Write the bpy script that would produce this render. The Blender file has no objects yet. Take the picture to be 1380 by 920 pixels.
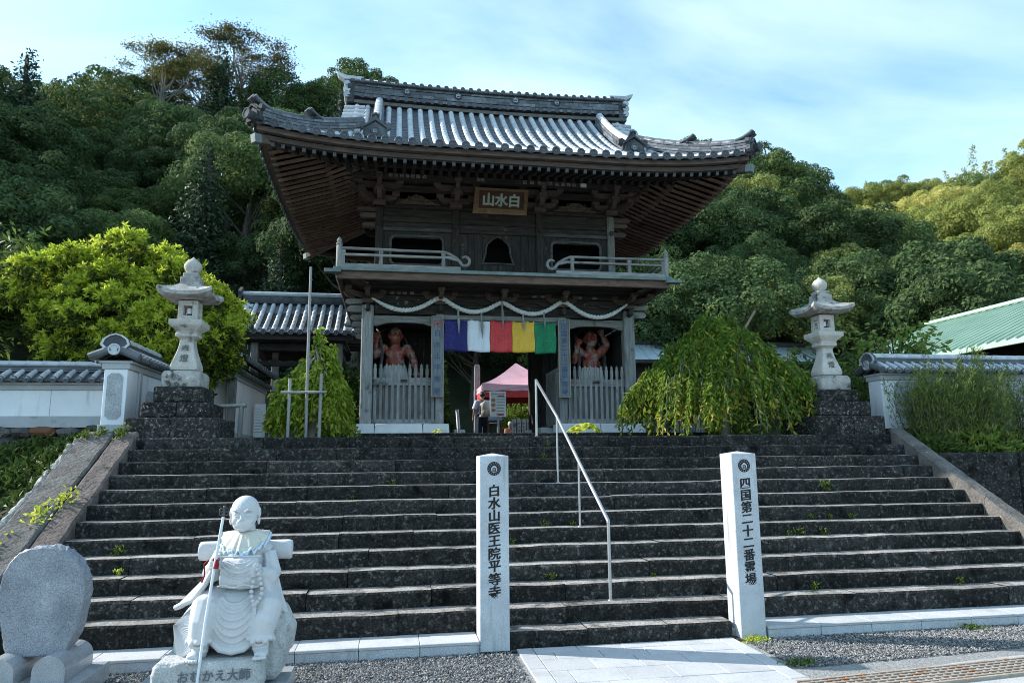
import bpy, bmesh, math, random
import numpy as np
from mathutils import Vector, Matrix
random.seed(11)
RNG = np.random.default_rng(5)
SC = bpy.context.scene
COL = SC.collection
R = math.radians

# ---------------------------------------------------------------- camera
cam_data = bpy.data.cameras.new("camera")
cam = bpy.data.objects.new("camera", cam_data)
COL.objects.link(cam)
EYE = 1.79
yaw, pitch, roll = 0.1655658, 0.1601236, -0.0093294
fwd = Vector((math.sin(yaw) * math.cos(pitch), math.cos(yaw) * math.cos(pitch), math.sin(pitch)))
rgt = Vector((math.cos(yaw), -math.sin(yaw), 0))
upv = rgt.cross(fwd)
r2 = math.cos(roll) * rgt + math.sin(roll) * upv
u2 = -math.sin(roll) * rgt + math.cos(roll) * upv
cam.matrix_world = Matrix(((r2.x, u2.x, -fwd.x, 0), (r2.y, u2.y, -fwd.y, 0), (r2.z, u2.z, -fwd.z, EYE), (0, 0, 0, 1)))
cam_data.sensor_width = 36
cam_data.lens = 959.18 / 1380 * 36
cam_data.clip_start = 0.05
cam_data.clip_end = 3000
SC.camera = cam

# ---------------------------------------------------------------- light
SUN_ELEV = R(30)
SUN_DIR = Vector((-0.935, 0.355, 0)).normalized()      # horizontal direction towards the sun
to_sun = Vector((SUN_DIR.x * math.cos(SUN_ELEV), SUN_DIR.y * math.cos(SUN_ELEV), math.sin(SUN_ELEV)))
sun_data = bpy.data.lights.new("sun", 'SUN')
sun = bpy.data.objects.new("sun", sun_data)
COL.objects.link(sun)
sun_data.energy = 4.8
sun_data.angle = R(0.53)
sun_data.color = (1.0, 0.955, 0.885)
sun.rotation_euler = (-to_sun).to_track_quat('-Z', 'Y').to_euler()
sun.location = (-30, 10, 30)

world = bpy.data.worlds.new("World")
SC.world = world
world.use_nodes = True
wt = world.node_tree
for n in list(wt.nodes): wt.nodes.remove(n)
def wn(t, **kw):
    n = wt.nodes.new(t)
    for k, v in kw.items(): setattr(n, k, v)
    return n
w_out = wn('ShaderNodeOutputWorld'); w_bg = wn('ShaderNodeBackground')
w_sky = wn('ShaderNodeTexSky'); w_sky.sky_type = 'NISHITA'
w_sky.sun_disc = False
w_sky.sun_elevation = SUN_ELEV
w_sky.sun_rotation = math.atan2(SUN_DIR.x, SUN_DIR.y)
w_sky.altitude = 50; w_sky.air_density = 1.0; w_sky.dust_density = 0.6; w_sky.ozone_density = 2.2
w_bg.inputs['Strength'].default_value = 0.122
# thin streaky cirrus, projected on a plane overhead
tc = wn('ShaderNodeTexCoord'); sep = wn('ShaderNodeSeparateXYZ')
wt.links.new(tc.outputs['Generated'], sep.inputs[0])
zz = wn('ShaderNodeMath', operation='MAXIMUM'); zz.inputs[1].default_value = 0.0
wt.links.new(sep.outputs['Z'], zz.inputs[0])
za = wn('ShaderNodeMath', operation='ADD'); za.inputs[1].default_value = 0.22
wt.links.new(zz.outputs[0], za.inputs[0])
dv = []
for ax in 'XY':
    d = wn('ShaderNodeMath', operation='DIVIDE')
    wt.links.new(sep.outputs[ax], d.inputs[0]); wt.links.new(za.outputs[0], d.inputs[1]); dv.append(d)
cmb = wn('ShaderNodeCombineXYZ')
wt.links.new(dv[0].outputs[0], cmb.inputs[0]); wt.links.new(dv[1].outputs[0], cmb.inputs[1])
mp = wn('ShaderNodeMapping'); mp.inputs['Rotation'].default_value = (0, 0, R(28)); mp.inputs['Scale'].default_value = (1.0, 1.9, 1)
wt.links.new(cmb.outputs[0], mp.inputs[0])
n1 = wn('ShaderNodeTexNoise'); n1.inputs['Scale'].default_value = 1.05; n1.inputs['Detail'].default_value = 7; n1.inputs['Roughness'].default_value = 0.52; n1.inputs['Distortion'].default_value = 0.35
wt.links.new(mp.outputs[0], n1.inputs['Vector'])
cr = wn('ShaderNodeValToRGB'); cr.color_ramp.elements[0].position = 0.38; cr.color_ramp.elements[1].position = 0.78
cr.color_ramp.elements[0].color = (0.10, 0.10, 0.10, 1); cr.color_ramp.elements[1].color = (0.86, 0.86, 0.86, 1)
wt.links.new(n1.outputs['Fac'], cr.inputs[0])
tint = wn('ShaderNodeMixRGB', blend_type='MULTIPLY'); tint.inputs[0].default_value = 1.0
tint.inputs[2].default_value = (1.22, 1.62, 1.66, 1)
wt.links.new(w_sky.outputs[0], tint.inputs[1])
cm = wn('ShaderNodeMixRGB'); cm.inputs[2].default_value = (5.7, 7.1, 7.5, 1)
wt.links.new(cr.outputs[0], cm.inputs[0]); wt.links.new(tint.outputs[0], cm.inputs[1])
wt.links.new(cm.outputs[0], w_bg.inputs['Color']); wt.links.new(w_bg.outputs[0], w_out.inputs[0])

SC.view_settings.view_transform = 'Standard'
SC.view_settings.look = 'None'
SC.view_settings.exposure = 0.82
SC.view_settings.gamma = 1.0
SC.render.engine = 'CYCLES'
SC.cycles.max_bounces = 6
SC.cycles.diffuse_bounces = 3
SC.cycles.glossy_bounces = 2
SC.cycles.transmission_bounces = 3
SC.cycles.use_denoising = True
SC.cycles.filter_width = 1.0

# ---------------------------------------------------------------- mesh helpers
def rotz(p, a):
    c, s = math.cos(a), math.sin(a)
    return (p[0] * c - p[1] * s, p[0] * s + p[1] * c, p[2])

class MB:
    """collects shapes into one mesh"""
    def __init__(s): s.v = []; s.f = []; s.sm = []; s.mi = []; s.cur = 0
    def add(s, v, f, smooth=False):
        b = len(s.v); s.v.extend([tuple(p) for p in v])
        for q in f:
            s.f.append(tuple(b + i for i in q)); s.sm.append(smooth); s.mi.append(s.cur)
    def obox(s, o, ex, ey, ez, hx, hy, hz, c=0.0, taper=1.0):
        """box about o on the unit axes ex, ey, ez; c chamfers its edges; taper shrinks the top"""
        o = Vector(o); ex = Vector(ex); ey = Vector(ey); ez = Vector(ez)
        V = []; F = []
        def P(x, y, z):
            t = taper if z > 0 else 1.0
            return o + ex * (x * t) + ey * (y * t) + ez * z
        if c <= 0:
            for z in (-1, 1):
                for y in (-1, 1):
                    for x in (-1, 1): V.append(P(x * hx, y * hy, z * hz))
            F = [(0, 2, 3, 1), (4, 5, 7, 6), (0, 1, 5, 4), (2, 6, 7, 3), (0, 4, 6, 2), (1, 3, 7, 5)]
        else:
            c = min(c, hx * .9, hy * .9, hz * .9)
            idx = {}
            for x in (-1, 1):
                for y in (-1, 1):
                    for z in (-1, 1):
                        for k in range(3):
                            q = [x * (hx - (0 if k == 0 else c)), y * (hy - (0 if k == 1 else c)), z * (hz - (0 if k == 2 else c))]
                            idx[(x, y, z, k)] = len(V); V.append(P(*q))
            for sx in (-1, 1):
                q = [idx[(sx, -1, -1, 0)], idx[(sx, 1, -1, 0)], idx[(sx, 1, 1, 0)], idx[(sx, -1, 1, 0)]]
                F.append(q if sx > 0 else q[::-1])
                q = [idx[(-1, sx, -1, 1)], idx[(-1, sx, 1, 1)], idx[(1, sx, 1, 1)], idx[(1, sx, -1, 1)]]
                F.append(q if sx > 0 else q[::-1])
                q = [idx[(-1, -1, sx, 2)], idx[(1, -1, sx, 2)], idx[(1, 1, sx, 2)], idx[(-1, 1, sx, 2)]]
                F.append(q if sx > 0 else q[::-1])
            for a in (-1, 1):
                for b in (-1, 1):
                    q = [idx[(-1, a, b, 1)], idx[(-1, a, b, 2)], idx[(1, a, b, 2)], idx[(1, a, b, 1)]]
                    F.append(q if a * b < 0 else q[::-1])
                    q = [idx[(a, -1, b, 0)], idx[(a, -1, b, 2)], idx[(a, 1, b, 2)], idx[(a, 1, b, 0)]]
                    F.append(q if a * b > 0 else q[::-1])
                    q = [idx[(a, b, -1, 0)], idx[(a, b, -1, 1)], idx[(a, b, 1, 1)], idx[(a, b, 1, 0)]]
                    F.append(q if a * b < 0 else q[::-1])
            for x in (-1, 1):
                for y in (-1, 1):
                    for z in (-1, 1):
                        q = [idx[(x, y, z, 0)], idx[(x, y, z, 1)], idx[(x, y, z, 2)]]
                        F.append(q if x * y * z > 0 else q[::-1])
        s.add(V, F)
    def box(s, x0, x1, y0, y1, z0, z1, c=0.0, taper=1.0):
        s.obox(((x0 + x1) / 2, (y0 + y1) / 2, (z0 + z1) / 2), (1, 0, 0), (0, 1, 0), (0, 0, 1), abs(x1 - x0) / 2, abs(y1 - y0) / 2, abs(z1 - z0) / 2, c, taper)
    def bar(s, a, b, w, h, up=(0, 0, 1), c=0.0):
        """square bar from a to b, w across and h along up"""
        a = Vector(a); b = Vector(b); d = (b - a); L = d.length; d.normalize()
        u = Vector(up); u = (u - d * u.dot(d)).normalized(); sd = u.cross(d)
        s.obox((a + b) / 2, d, sd, u, L / 2, w / 2, h / 2, c)
    def tube(s, path, rad, n=8, cap=True, smooth=True, squash=1.0, twist=None):
        path = [Vector(p) for p in path]; m = len(path)
        if not hasattr(rad, '__len__'): rad = [rad] * m
        ref = Vector((0, 0, 1)); V = []; F = []
        pv = None
        for i, p in enumerate(path):
            t = (path[min(i + 1, m - 1)] - path[max(i - 1, 0)]).normalized()
            if pv is None:
                a = ref if abs(t.z) < .95 else Vector((1, 0, 0))
                sd = t.cross(a).normalized()
            else:
                sd = (pv - t * pv.dot(t)).normalized()
            pv = sd; up = sd.cross(t)
            for k in range(n):
                an = 2 * math.pi * k / n + (twist * i if twist else 0)
                V.append(p + (sd * math.cos(an) + up * math.sin(an) * squash) * rad[i])
        for i in range(m - 1):
            for k in range(n):
                F.append((i * n + k, i * n + (k + 1) % n, (i + 1) * n + (k + 1) % n, (i + 1) * n + k))
        s.add(V, F, smooth)
        if cap:
            s.add([V[k] for k in range(n)], [tuple(range(n))[::-1]])
            s.add([V[(m - 1) * n + k] for k in range(n)], [tuple(range(n))])
    def lathe(s, o, prof, n=16, smooth=True, axis=None, rot=0.0):
        """prof: (radius, height) pairs; axis: (ex, ey, ez)"""
        o = Vector(o)
        ex, ey, ez = [Vector(a) for a in (axis or ((1, 0, 0), (0, 1, 0), (0, 0, 1)))]
        V = []; F = []; m = len(prof)
        for r, z in prof:
            for k in range(n):
                a = 2 * math.pi * k / n + rot
                V.append(o + ex * (r * math.cos(a)) + ey * (r * math.sin(a)) + ez * z)
        for i in range(m - 1):
            for k in range(n):
                F.append((i * n + k, i * n + (k + 1) % n, (i + 1) * n + (k + 1) % n, (i + 1) * n + k))
        s.add(V, F, smooth)
        s.add(V[:n], [tuple(range(n))[::-1]]); s.add(V[-n:], [tuple(range(n))])
    def prism(s, poly, o, ex, ey, ez, d):
        """polygon (u, v) in the ex, ey plane, carried d along ez"""
        o = Vector(o); ex = Vector(ex); ey = Vector(ey); ez = Vector(ez); n = len(poly)
        A = [o + ex * u + ey * v for u, v in poly]; B = [p + ez * d for p in A]
        s.add(A + B, [tuple(range(n))[::-1], tuple(range(n, 2 * n))] + [(i, (i + 1) % n, n + (i + 1) % n, n + i) for i in range(n)])
    def ring(s, outer, inner, o, ex, ey, ez, d):
        """frame between two outlines with the same number of points"""
        o = Vector(o); ex = Vector(ex); ey = Vector(ey); ez = Vector(ez); n = len(outer)
        A = [o + ex * u + ey * v for u, v in outer]; B = [o + ex * u + ey * v for u, v in inner]
        A2 = [p + ez * d for p in A]; B2 = [p + ez * d for p in B]
        F = []
        for i in range(n):
            j = (i + 1) % n
            F += [(i, n + i, n + j, j), (2 * n + i, 2 * n + j, 3 * n + j, 3 * n + i), (i, j, 2 * n + j, 2 * n + i), (n + i, 3 * n + i, 3 * n + j, n + j)]
        s.add(A + B + A2 + B2, F)
    def grid(s, rows, smooth=True, flip=False):
        m = len(rows); n = len(rows[0]); V = [p for r in rows for p in r]; F = []
        for i in range(m - 1):
            for k in range(n - 1):
                q = (i * n + k, i * n + k + 1, (i + 1) * n + k + 1, (i + 1) * n + k)
                F.append(q[::-1] if flip else q)
        s.add(V, F, smooth)
    def ball(s, o, r, nu=10, nv=7, smooth=True):
        o = Vector(o); rr = r if hasattr(r, '__len__') else (r, r, r)
        prof = []
        V = [o + Vector((0, 0, -rr[2]))]; F = []
        for i in range(1, nv):
            b = -math.pi / 2 + math.pi * i / nv
            for k in range(nu):
                a = 2 * math.pi * k / nu
                V.append(o + Vector((rr[0] * math.cos(b) * math.cos(a), rr[1] * math.cos(b) * math.sin(a), rr[2] * math.sin(b))))
        V.append(o + Vector((0, 0, rr[2]))); top = len(V) - 1
        for k in range(nu):
            F.append((0, 1 + (k + 1) % nu, 1 + k)); F.append((top, top - nu + k, top - nu + (k + 1) % nu))
        for i in range(nv - 2):
            for k in range(nu):
                F.append((1 + i * nu + k, 1 + i * nu + (k + 1) % nu, 1 + (i + 1) * nu + (k + 1) % nu, 1 + (i + 1) * nu + k))
        s.add(V, F, smooth)

PW = {}
def wloc(o): return PW.get(o.name, Vector((0, 0, 0)))
def tag(o, label=None, cat=None, group=None, kind=None):
    if label: o['label'] = label
    if cat: o['category'] = cat
    if group: o['group'] = group
    if kind: o['kind'] = kind
    return o
def to_mesh(name, mb, off):
    me = bpy.data.meshes.new(name)
    me.from_pydata([(p[0] - off.x, p[1] - off.y, p[2] - off.z) for p in mb.v], [], mb.f)
    me.polygons.foreach_set('use_smooth', mb.sm)
    me.polygons.foreach_set('material_index', mb.mi)
    me.update()
    return me
def ob(name, mb, m, parent=None, loc=None, angle=None, **kw):
    """one mesh object; the shapes are in world coordinates, the origin goes to loc or to the parent's origin"""
    off = wloc(parent) if parent else Vector(loc or (0, 0, 0))
    me = mb if isinstance(mb, bpy.types.Mesh) else to_mesh(name, mb, off)
    for q in (m if isinstance(m, (list, tuple)) else [m]): me.materials.append(q)
    if angle:
        me.polygons.foreach_set('use_smooth', [True] * len(me.polygons)); me.set_sharp_from_angle(angle=R(angle))
    o = bpy.data.objects.new(name, me); COL.objects.link(o)
    if parent: o.parent = parent
    else: o.location = off
    PW[o.name] = off
    return tag(o, **kw)
def thing(name, label, cat, loc=(0, 0, 0), group=None):
    o = bpy.data.objects.new(name, None); COL.objects.link(o); o.location = loc
    o.empty_display_size = .2; PW[o.name] = Vector(loc)
    return tag(o, label, cat, group)
def dup(src, off, parent=None, scale=None, rz=None):
    c = src.copy(); COL.objects.link(c); c.location = Vector(src.location) + Vector(off)
    if parent: c.parent = parent
    if scale is not None: c.scale = scale
    if rz is not None: c.rotation_euler = (0, 0, rz)
    PW[c.name] = wloc(src)
    return c
def dup_tree(root, loc, rz=0, scale=1.0, label=None, group=None):
    c = root.copy(); COL.objects.link(c); c.location = loc; c.rotation_euler = (0, 0, rz); c.scale = (scale,) * 3 if not hasattr(scale, '__len__') else scale
    if label: c['label'] = label
    if group: c['group'] = group
    for ch in root.children:
        d = ch.copy(); COL.objects.link(d); d.parent = c
        for g in ch.children:
            e = g.copy(); COL.objects.link(e); e.parent = d
    PW[c.name] = Vector(loc)
    return c
def fast_mesh(name, V, F, smooth=False):
    """V (n,3), F (m,k) numpy arrays"""
    me = bpy.data.meshes.new(name); m, k = F.shape
    me.vertices.add(len(V)); me.vertices.foreach_set('co', np.asarray(V, np.float32).ravel())
    me.loops.add(m * k); me.loops.foreach_set('vertex_index', F.astype(np.int32).ravel())
    me.polygons.add(m); me.polygons.foreach_set('loop_start', np.arange(0, m * k, k, dtype=np.int32))
    me.polygons.foreach_set('use_smooth', np.full(m, smooth))
    me.update(calc_edges=True); me.validate()
    return me

# ---------------------------------------------------------------- materials
def mat(name, cols, scale=8.0, rough=0.8, bump=0.0, bscale=None, stretch=(1, 1, 1), detail=6, spec=0.3, pos=(0.3, 0.7), rnd=0.12,
        spots=None, metallic=0.0, world=True, dist=0.02, fine=None):
    """noise-mixed colours over world position, tone varied from object to object, optional spots and fine speckle"""
    m = bpy.data.materials.new(name); m.use_nodes = True; t = m.node_tree; b = t.nodes['Principled BSDF']
    def N(k): return t.nodes.new(k)
    L = t.links.new
    g = N('ShaderNodeNewGeometry') if world else N('ShaderNodeTexCoord')
    vec = g.outputs['Position'] if world else g.outputs['Object']
    mp = N('ShaderNodeMapping'); mp.inputs['Scale'].default_value = stretch; L(vec, mp.inputs[0])
    no = N('ShaderNodeTexNoise'); no.inputs['Scale'].default_value = scale; no.inputs['Detail'].default_value = detail; no.inputs['Roughness'].default_value = .62
    L(mp.outputs[0], no.inputs['Vector'])
    r = N('ShaderNodeValToRGB'); e = r.color_ramp.elements
    e[0].position, e[1].position = pos
    e[0].color = (*cols[0], 1); e[1].color = (*cols[-1], 1)
    for i, c in enumerate(cols[1:-1]):
        q = e.new(pos[0] + (pos[1] - pos[0]) * (i + 1) / (len(cols) - 1)); q.color = (*c, 1)
    L(no.outputs['Fac'], r.inputs[0]); col = r.outputs[0]
    if fine:   # (scale, amount): speckle
        f2 = N('ShaderNodeTexNoise'); f2.inputs['Scale'].default_value = fine[0]; f2.inputs['Detail'].default_value = 2
        L(vec, f2.inputs['Vector'])
        mr = N('ShaderNodeMapRange'); mr.inputs[1].default_value = .3; mr.inputs[2].default_value = .7
        mr.inputs[3].default_value = 1 - fine[1]; mr.inputs[4].default_value = 1 + fine[1]; L(f2.outputs['Fac'], mr.inputs[0])
        mx = N('ShaderNodeMixRGB'); mx.blend_type = 'MULTIPLY'; mx.inputs[0].default_value = 1; L(col, mx.inputs[1]); L(mr.outputs[0], mx.inputs[2]); col = mx.outputs[0]
    for sp in (spots or []):   # (colour, scale, threshold, width, stretch)
        s1 = N('ShaderNodeTexNoise'); s1.inputs['Scale'].default_value = sp[1]; s1.inputs['Detail'].default_value = 5; s1.inputs['Roughness'].default_value = .6
        m2 = N('ShaderNodeMapping'); m2.inputs['Scale'].default_value = sp[4] if len(sp) > 4 else (1, 1, 1); m2.inputs['Location'].default_value = (sp[1] * 3.7, 1.3, sp[2] * 9)
        L(vec, m2.inputs[0]); L(m2.outputs[0], s1.inputs['Vector'])
        mr = N('ShaderNodeMapRange'); mr.inputs[1].default_value = sp[2]; mr.inputs[2].default_value = sp[2] + sp[3]; L(s1.outputs['Fac'], mr.inputs[0])
        mx = N('ShaderNodeMixRGB'); L(mr.outputs[0], mx.inputs[0]); L(col, mx.inputs[1]); mx.inputs[2].default_value = (*sp[0], 1); col = mx.outputs[0]
    if rnd:
        oi = N('ShaderNodeObjectInfo'); mr = N('ShaderNodeMapRange'); mr.inputs[3].default_value = 1 - rnd; mr.inputs[4].default_value = 1 + rnd
        L(oi.outputs['Random'], mr.inputs[0])
        mx = N('ShaderNodeMixRGB'); mx.blend_type = 'MULTIPLY'; mx.inputs[0].default_value = 1; L(col, mx.inputs[1]); L(mr.outputs[0], mx.inputs[2]); col = mx.outputs[0]
    L(col, b.inputs['Base Color'])
    b.inputs['Roughness'].default_value = rough; b.inputs['Metallic'].default_value = metallic
    b.inputs['Specular IOR Level'].default_value = spec
    if bump:
        bn = N('ShaderNodeTexNoise'); bn.inputs['Scale'].default_value = bscale or scale * 3; bn.inputs['Detail'].default_value = 5
        L(mp.outputs[0], bn.inputs['Vector'])
        bp = N('ShaderNodeBump'); bp.inputs['Strength'].default_value = bump; bp.inputs['Distance'].default_value = dist
        L(bn.outputs['Fac'], bp.inputs['Height']); L(bp.outputs[0], b.inputs['Normal'])
    return m
def leaf_mat(name, cols, trans=0.28, rnd=0.25, rough=0.55, spec=0.25, hue=0.0):
    """colour differs from leaf to leaf and from plant to plant"""
    m = bpy.data.materials.new(name); m.use_nodes = True; t = m.node_tree; b = t.nodes['Principled BSDF']; out = t.nodes['Material Output']
    N = t.nodes.new; L = t.links.new
    g = N('ShaderNodeNewGeometry'); oi = N('ShaderNodeObjectInfo')
    r = N('ShaderNodeValToRGB'); e = r.color_ramp.elements; e[0].position = 0; e[1].position = 1
    e[0].color = (*cols[0], 1); e[1].color = (*cols[-1], 1)
    for i, c in enumerate(cols[1:-1]):
        q = e.new((i + 1) / (len(cols) - 1)); q.color = (*c, 1)
    L(g.outputs['Random Per Island'], r.inputs[0])
    mr = N('ShaderNodeMapRange'); mr.inputs[3].default_value = 1 - rnd; mr.inputs[4].default_value = 1 + rnd; L(oi.outputs['Random'], mr.inputs[0])
    mx = N('ShaderNodeMixRGB'); mx.blend_type = 'MULTIPLY'; mx.inputs[0].default_value = 1; L(r.outputs[0], mx.inputs[1]); L(mr.outputs[0], mx.inputs[2])
    L(mx.outputs[0], b.inputs['Base Color']); b.inputs['Roughness'].default_value = rough; b.inputs['Specular IOR Level'].default_value = spec
    tr = N('ShaderNodeBsdfTranslucent'); L(mx.outputs[0], tr.inputs[0])
    ms = N('ShaderNodeMixShader'); ms.inputs[0].default_value = trans; L(b.outputs[0], ms.inputs[1]); L(tr.outputs[0], ms.inputs[2]); L(ms.outputs[0], out.inputs[0])
    return m
def flat(name, c, rough=0.7, spec=0.3, metallic=0.0, rnd=0.0):
    return mat(name, [tuple(x * .93 for x in c), c], scale=20, rough=rough, spec=spec, metallic=metallic, rnd=rnd)

M_ = {}
M_['granite'] = mat('granite', [(.38, .40, .43), (.52, .55, .58)], 3, .7, .05, 200, fine=(190, .38), rnd=.05, spots=[((.30, .31, .33), 2.2, .56, .2), ((.26, .265, .27), 4.5, .56, .18, (2.2, 2.2, .22)), ((.2, .21, .22), 90, .62, .06)])
M_['granite_white'] = mat('granite_white', [(.60, .61, .61), (.74, .74, .73)], 5, .75, .1, 120, fine=(160, .16), rnd=.06, spots=[((.42, .42, .40), 3.5, .62, .2)])
M_['granite_path'] = mat('granite_path', [(.37, .38, .39), (.48, .48, .48)], 1.6, .8, .08, 150, fine=(130, .2), rnd=.06, spots=[((.30, .30, .30), 2.6, .56, .22), ((.22, .22, .21), 7, .66, .12)])
M_['granite_polish'] = mat('granite_polish', [(.26, .28, .30), (.36, .38, .40)], 6, .25, 0, fine=(170, .35), rnd=.05, spec=.5)
M_['stele'] = mat('stele', [(.17, .19, .215), (.29, .31, .34)], 4, .6, .12, 90, fine=(140, .4), rnd=0, spots=[((.46, .48, .5), 9, .6, .2), ((.15, .16, .18), 6, .64, .16)])
M_['step'] = mat('step_stone', [(.013, .0135, .013), (.042, .041, .039)], 7, .95, 1.0, 26, rnd=.3, dist=.03, fine=(55, .5), spec=.12,
                 spots=[((.11, .108, .10), 22, .55, .12), ((.15, .148, .14), 14, .645, .07), ((.006, .006, .006), 4, .56, .14), ((.03, .04, .018), 6, .68, .1)])
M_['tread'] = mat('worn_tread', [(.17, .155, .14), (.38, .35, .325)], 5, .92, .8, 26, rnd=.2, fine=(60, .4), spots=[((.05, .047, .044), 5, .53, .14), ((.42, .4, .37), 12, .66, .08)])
M_['step_grey'] = mat('worn_stone', [(.075, .068, .062), (.16, .148, .136)], 4.5, .92, .8, 24, rnd=.1, fine=(60, .3), spots=[((.04, .04, .04), 8, .58, .15), ((.34, .33, .31), 13, .66, .08)])
M_['step_brown'] = mat('brown_stone', [(.085, .068, .06), (.17, .135, .12)], 6, .92, .9, 22, rnd=.1, fine=(50, .3), spots=[((.04, .035, .03), 7, .58, .15)])
M_['lichen'] = mat('lichened_stone', [(.014, .014, .0135), (.05, .048, .045)], 7, .95, 1.0, 30, rnd=.12, fine=(60, .45), spec=.12, spots=[((.16, .155, .145), 20, .54, .12), ((.40, .39, .37), 11, .645, .05), ((.5, .49, .47), 30, .66, .05)])
M_['lantern'] = mat('lantern_stone', [(.38, .36, .33), (.55, .52, .48)], 5, .9, .4, 50, rnd=.05, fine=(90, .2), spots=[((.12, .115, .11), 4.5, .60, .1), ((.62, .6, .56), 16, .66, .06)])
M_['lantern_dark'] = mat('lantern_stone_dark', [(.2, .195, .185), (.46, .44, .41)], 6, .92, .5, 50, rnd=.05, fine=(90, .2), spots=[((.06, .06, .058), 6, .56, .1), ((.62, .6, .57), 15, .66, .05)])
M_['statue'] = mat('statue_stone', [(.46, .47, .48), (.55, .56, .57)], 4, .8, .10, 150, fine=(170, .09), rnd=0, dist=.004, spots=[((.33, .335, .33), 5, .62, .2), ((.24, .24, .23), 13, .70, .12)])
M_['statue_rock'] = mat('statue_rock', [(.32, .33, .33), (.48, .49, .48)], 7, .9, 1.0, 30, rnd=0, fine=(120, .22), spots=[((.3, .3, .28), 9, .6, .12)])
M_['plaster'] = mat('white_plaster', [(.70, .74, .78), (.82, .84, .86)], 1.6, .85, .1, 30, rnd=.02, fine=(60, .05), spots=[((.38, .41, .44), 2.6, .58, .2, (1.6, 1.6, .25)), ((.25, .26, .27), 4, .66, .14, (2.2, 2.2, .22))])
M_['rough_plaster'] = mat('rough_plaster', [(.3, .32, .34), (.44, .46, .48)], 5, .92, .6, 60, rnd=.02, fine=(80, .25))
M_['plaster_base'] = mat('cement_footing', [(.33, .36, .38), (.45, .47, .49)], 2.5, .9, .15, 40, rnd=.04, spots=[((.22, .24, .24), 3, .6, .15)])
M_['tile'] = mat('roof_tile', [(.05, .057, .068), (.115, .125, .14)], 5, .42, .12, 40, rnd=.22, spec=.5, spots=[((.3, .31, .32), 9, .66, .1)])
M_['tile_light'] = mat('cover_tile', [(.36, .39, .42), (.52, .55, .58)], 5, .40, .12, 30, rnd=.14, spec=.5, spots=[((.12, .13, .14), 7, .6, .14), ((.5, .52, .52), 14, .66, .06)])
M_['tile_dark'] = mat('old_ridge_tile', [(.045, .05, .056), (.12, .13, .14)], 4, .85, .2, 30, rnd=.35, spec=.2, spots=[((.26, .27, .28), 8, .66, .08)])
M_['clay'] = mat('clay_plaster', [(.085, .078, .066), (.15, .135, .115)], 8, .95, .3, 40)
def wood(name, c0, c1, ax, **k):
    st = {'x': (.12, 1, 1), 'y': (1, .12, 1), 'z': (1, 1, .12)}[ax]
    return mat(name, [c0, c1], 26, k.pop('rough', .85), k.pop('bump', .35), 60, stretch=st, rnd=k.pop('rnd', .2), dist=.01, **k)
for ax in 'xyz':
    M_['wd' + ax] = wood('dark_wood_' + ax, (.016, .0145, .013), (.058, .052, .047), ax, spots=[((.15, .135, .12), 5, .64, .12), ((.13, .06, .035), 1.7, .68, .1)])
    M_['wg' + ax] = wood('grey_wood_' + ax, (.12, .118, .112), (.33, .325, .31), ax, spots=[((.045, .04, .036), 3.2, .62, .14)], pos=(.25, .75))
    M_['wb' + ax] = wood('brown_wood_' + ax, (.052, .040, .034), (.140, .105, .090), ax, spots=[((.27, .19, .14), 7, .68, .1), ((.03, .02, .016), 3, .64, .14)])
M_['rafd'] = wood('shade_dark_rafter', (.010, .009, .0085), (.034, .030, .027), 'y')  # shade under the front eaves painted into a darker rafter wood
M_['wm' ] = wood('window_frame_wood', (.035, .035, .036), (.12, .12, .12), 'x')
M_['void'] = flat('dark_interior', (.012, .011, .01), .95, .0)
M_['copper'] = mat('copper_patina', [(.10, .135, .13), (.20, .245, .235)], 5, .65, .1, 30, rnd=.1, spots=[((.10, .11, .09), 4, .6, .14), ((.32, .37, .355), 10, .66, .1)])
M_['steel'] = mat('grey_steel', [(.34, .35, .36), (.46, .47, .48)], 9, .38, 0, rnd=.03, metallic=.6, spec=.5)
M_['ink'] = flat('black_ink', (.012, .012, .014), .6)
M_['soil'] = mat('dark_soil', [(.025, .022, .016), (.07, .06, .045)], 2, .95, .6, 10, rnd=0, spots=[((.03, .045, .015), 1.3, .5, .2)])
M_['gravel_bed'] = mat('gravel_bed', [(.18, .18, .175), (.34, .34, .33)], 30, .95, .8, 60, rnd=0)
M_['asphalt'] = mat('concrete_edge', [(.34, .34, .33), (.46, .45, .43)], 3, .9, .3, 80, rnd=0, fine=(120, .2), spots=[((.24, .24, .23), 4, .6, .14)])
# ================================================================ SETTING
D0, R0, Z1 = 7.26, 0.1614, 0.31          # first old step: nosing, riser, its top; tread 0.28
def step_z(k): return Z1 + (k - 1) * R0
def step_y(k): return D0 + (k - 1) * 0.28
LAND = step_z(12)                         # 2.085
POD = 2.30                                # podium of the gate

g = MB(); g.add([(-400, -300, -.02), (400, -300, -.02), (400, 900, -.02), (-400, 900, -.02)], [(0, 1, 2, 3)])
ob('ground', g, M_['soil'], kind='structure')
g = MB(); g.add([(-9, -6, -.008), (16, -6, -.008), (16, 7.3, -.008), (-9, 7.3, -.008)], [(0, 1, 2, 3)])
ob('gravel_ground', g, M_['gravel_bed'], kind='structure')
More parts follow.
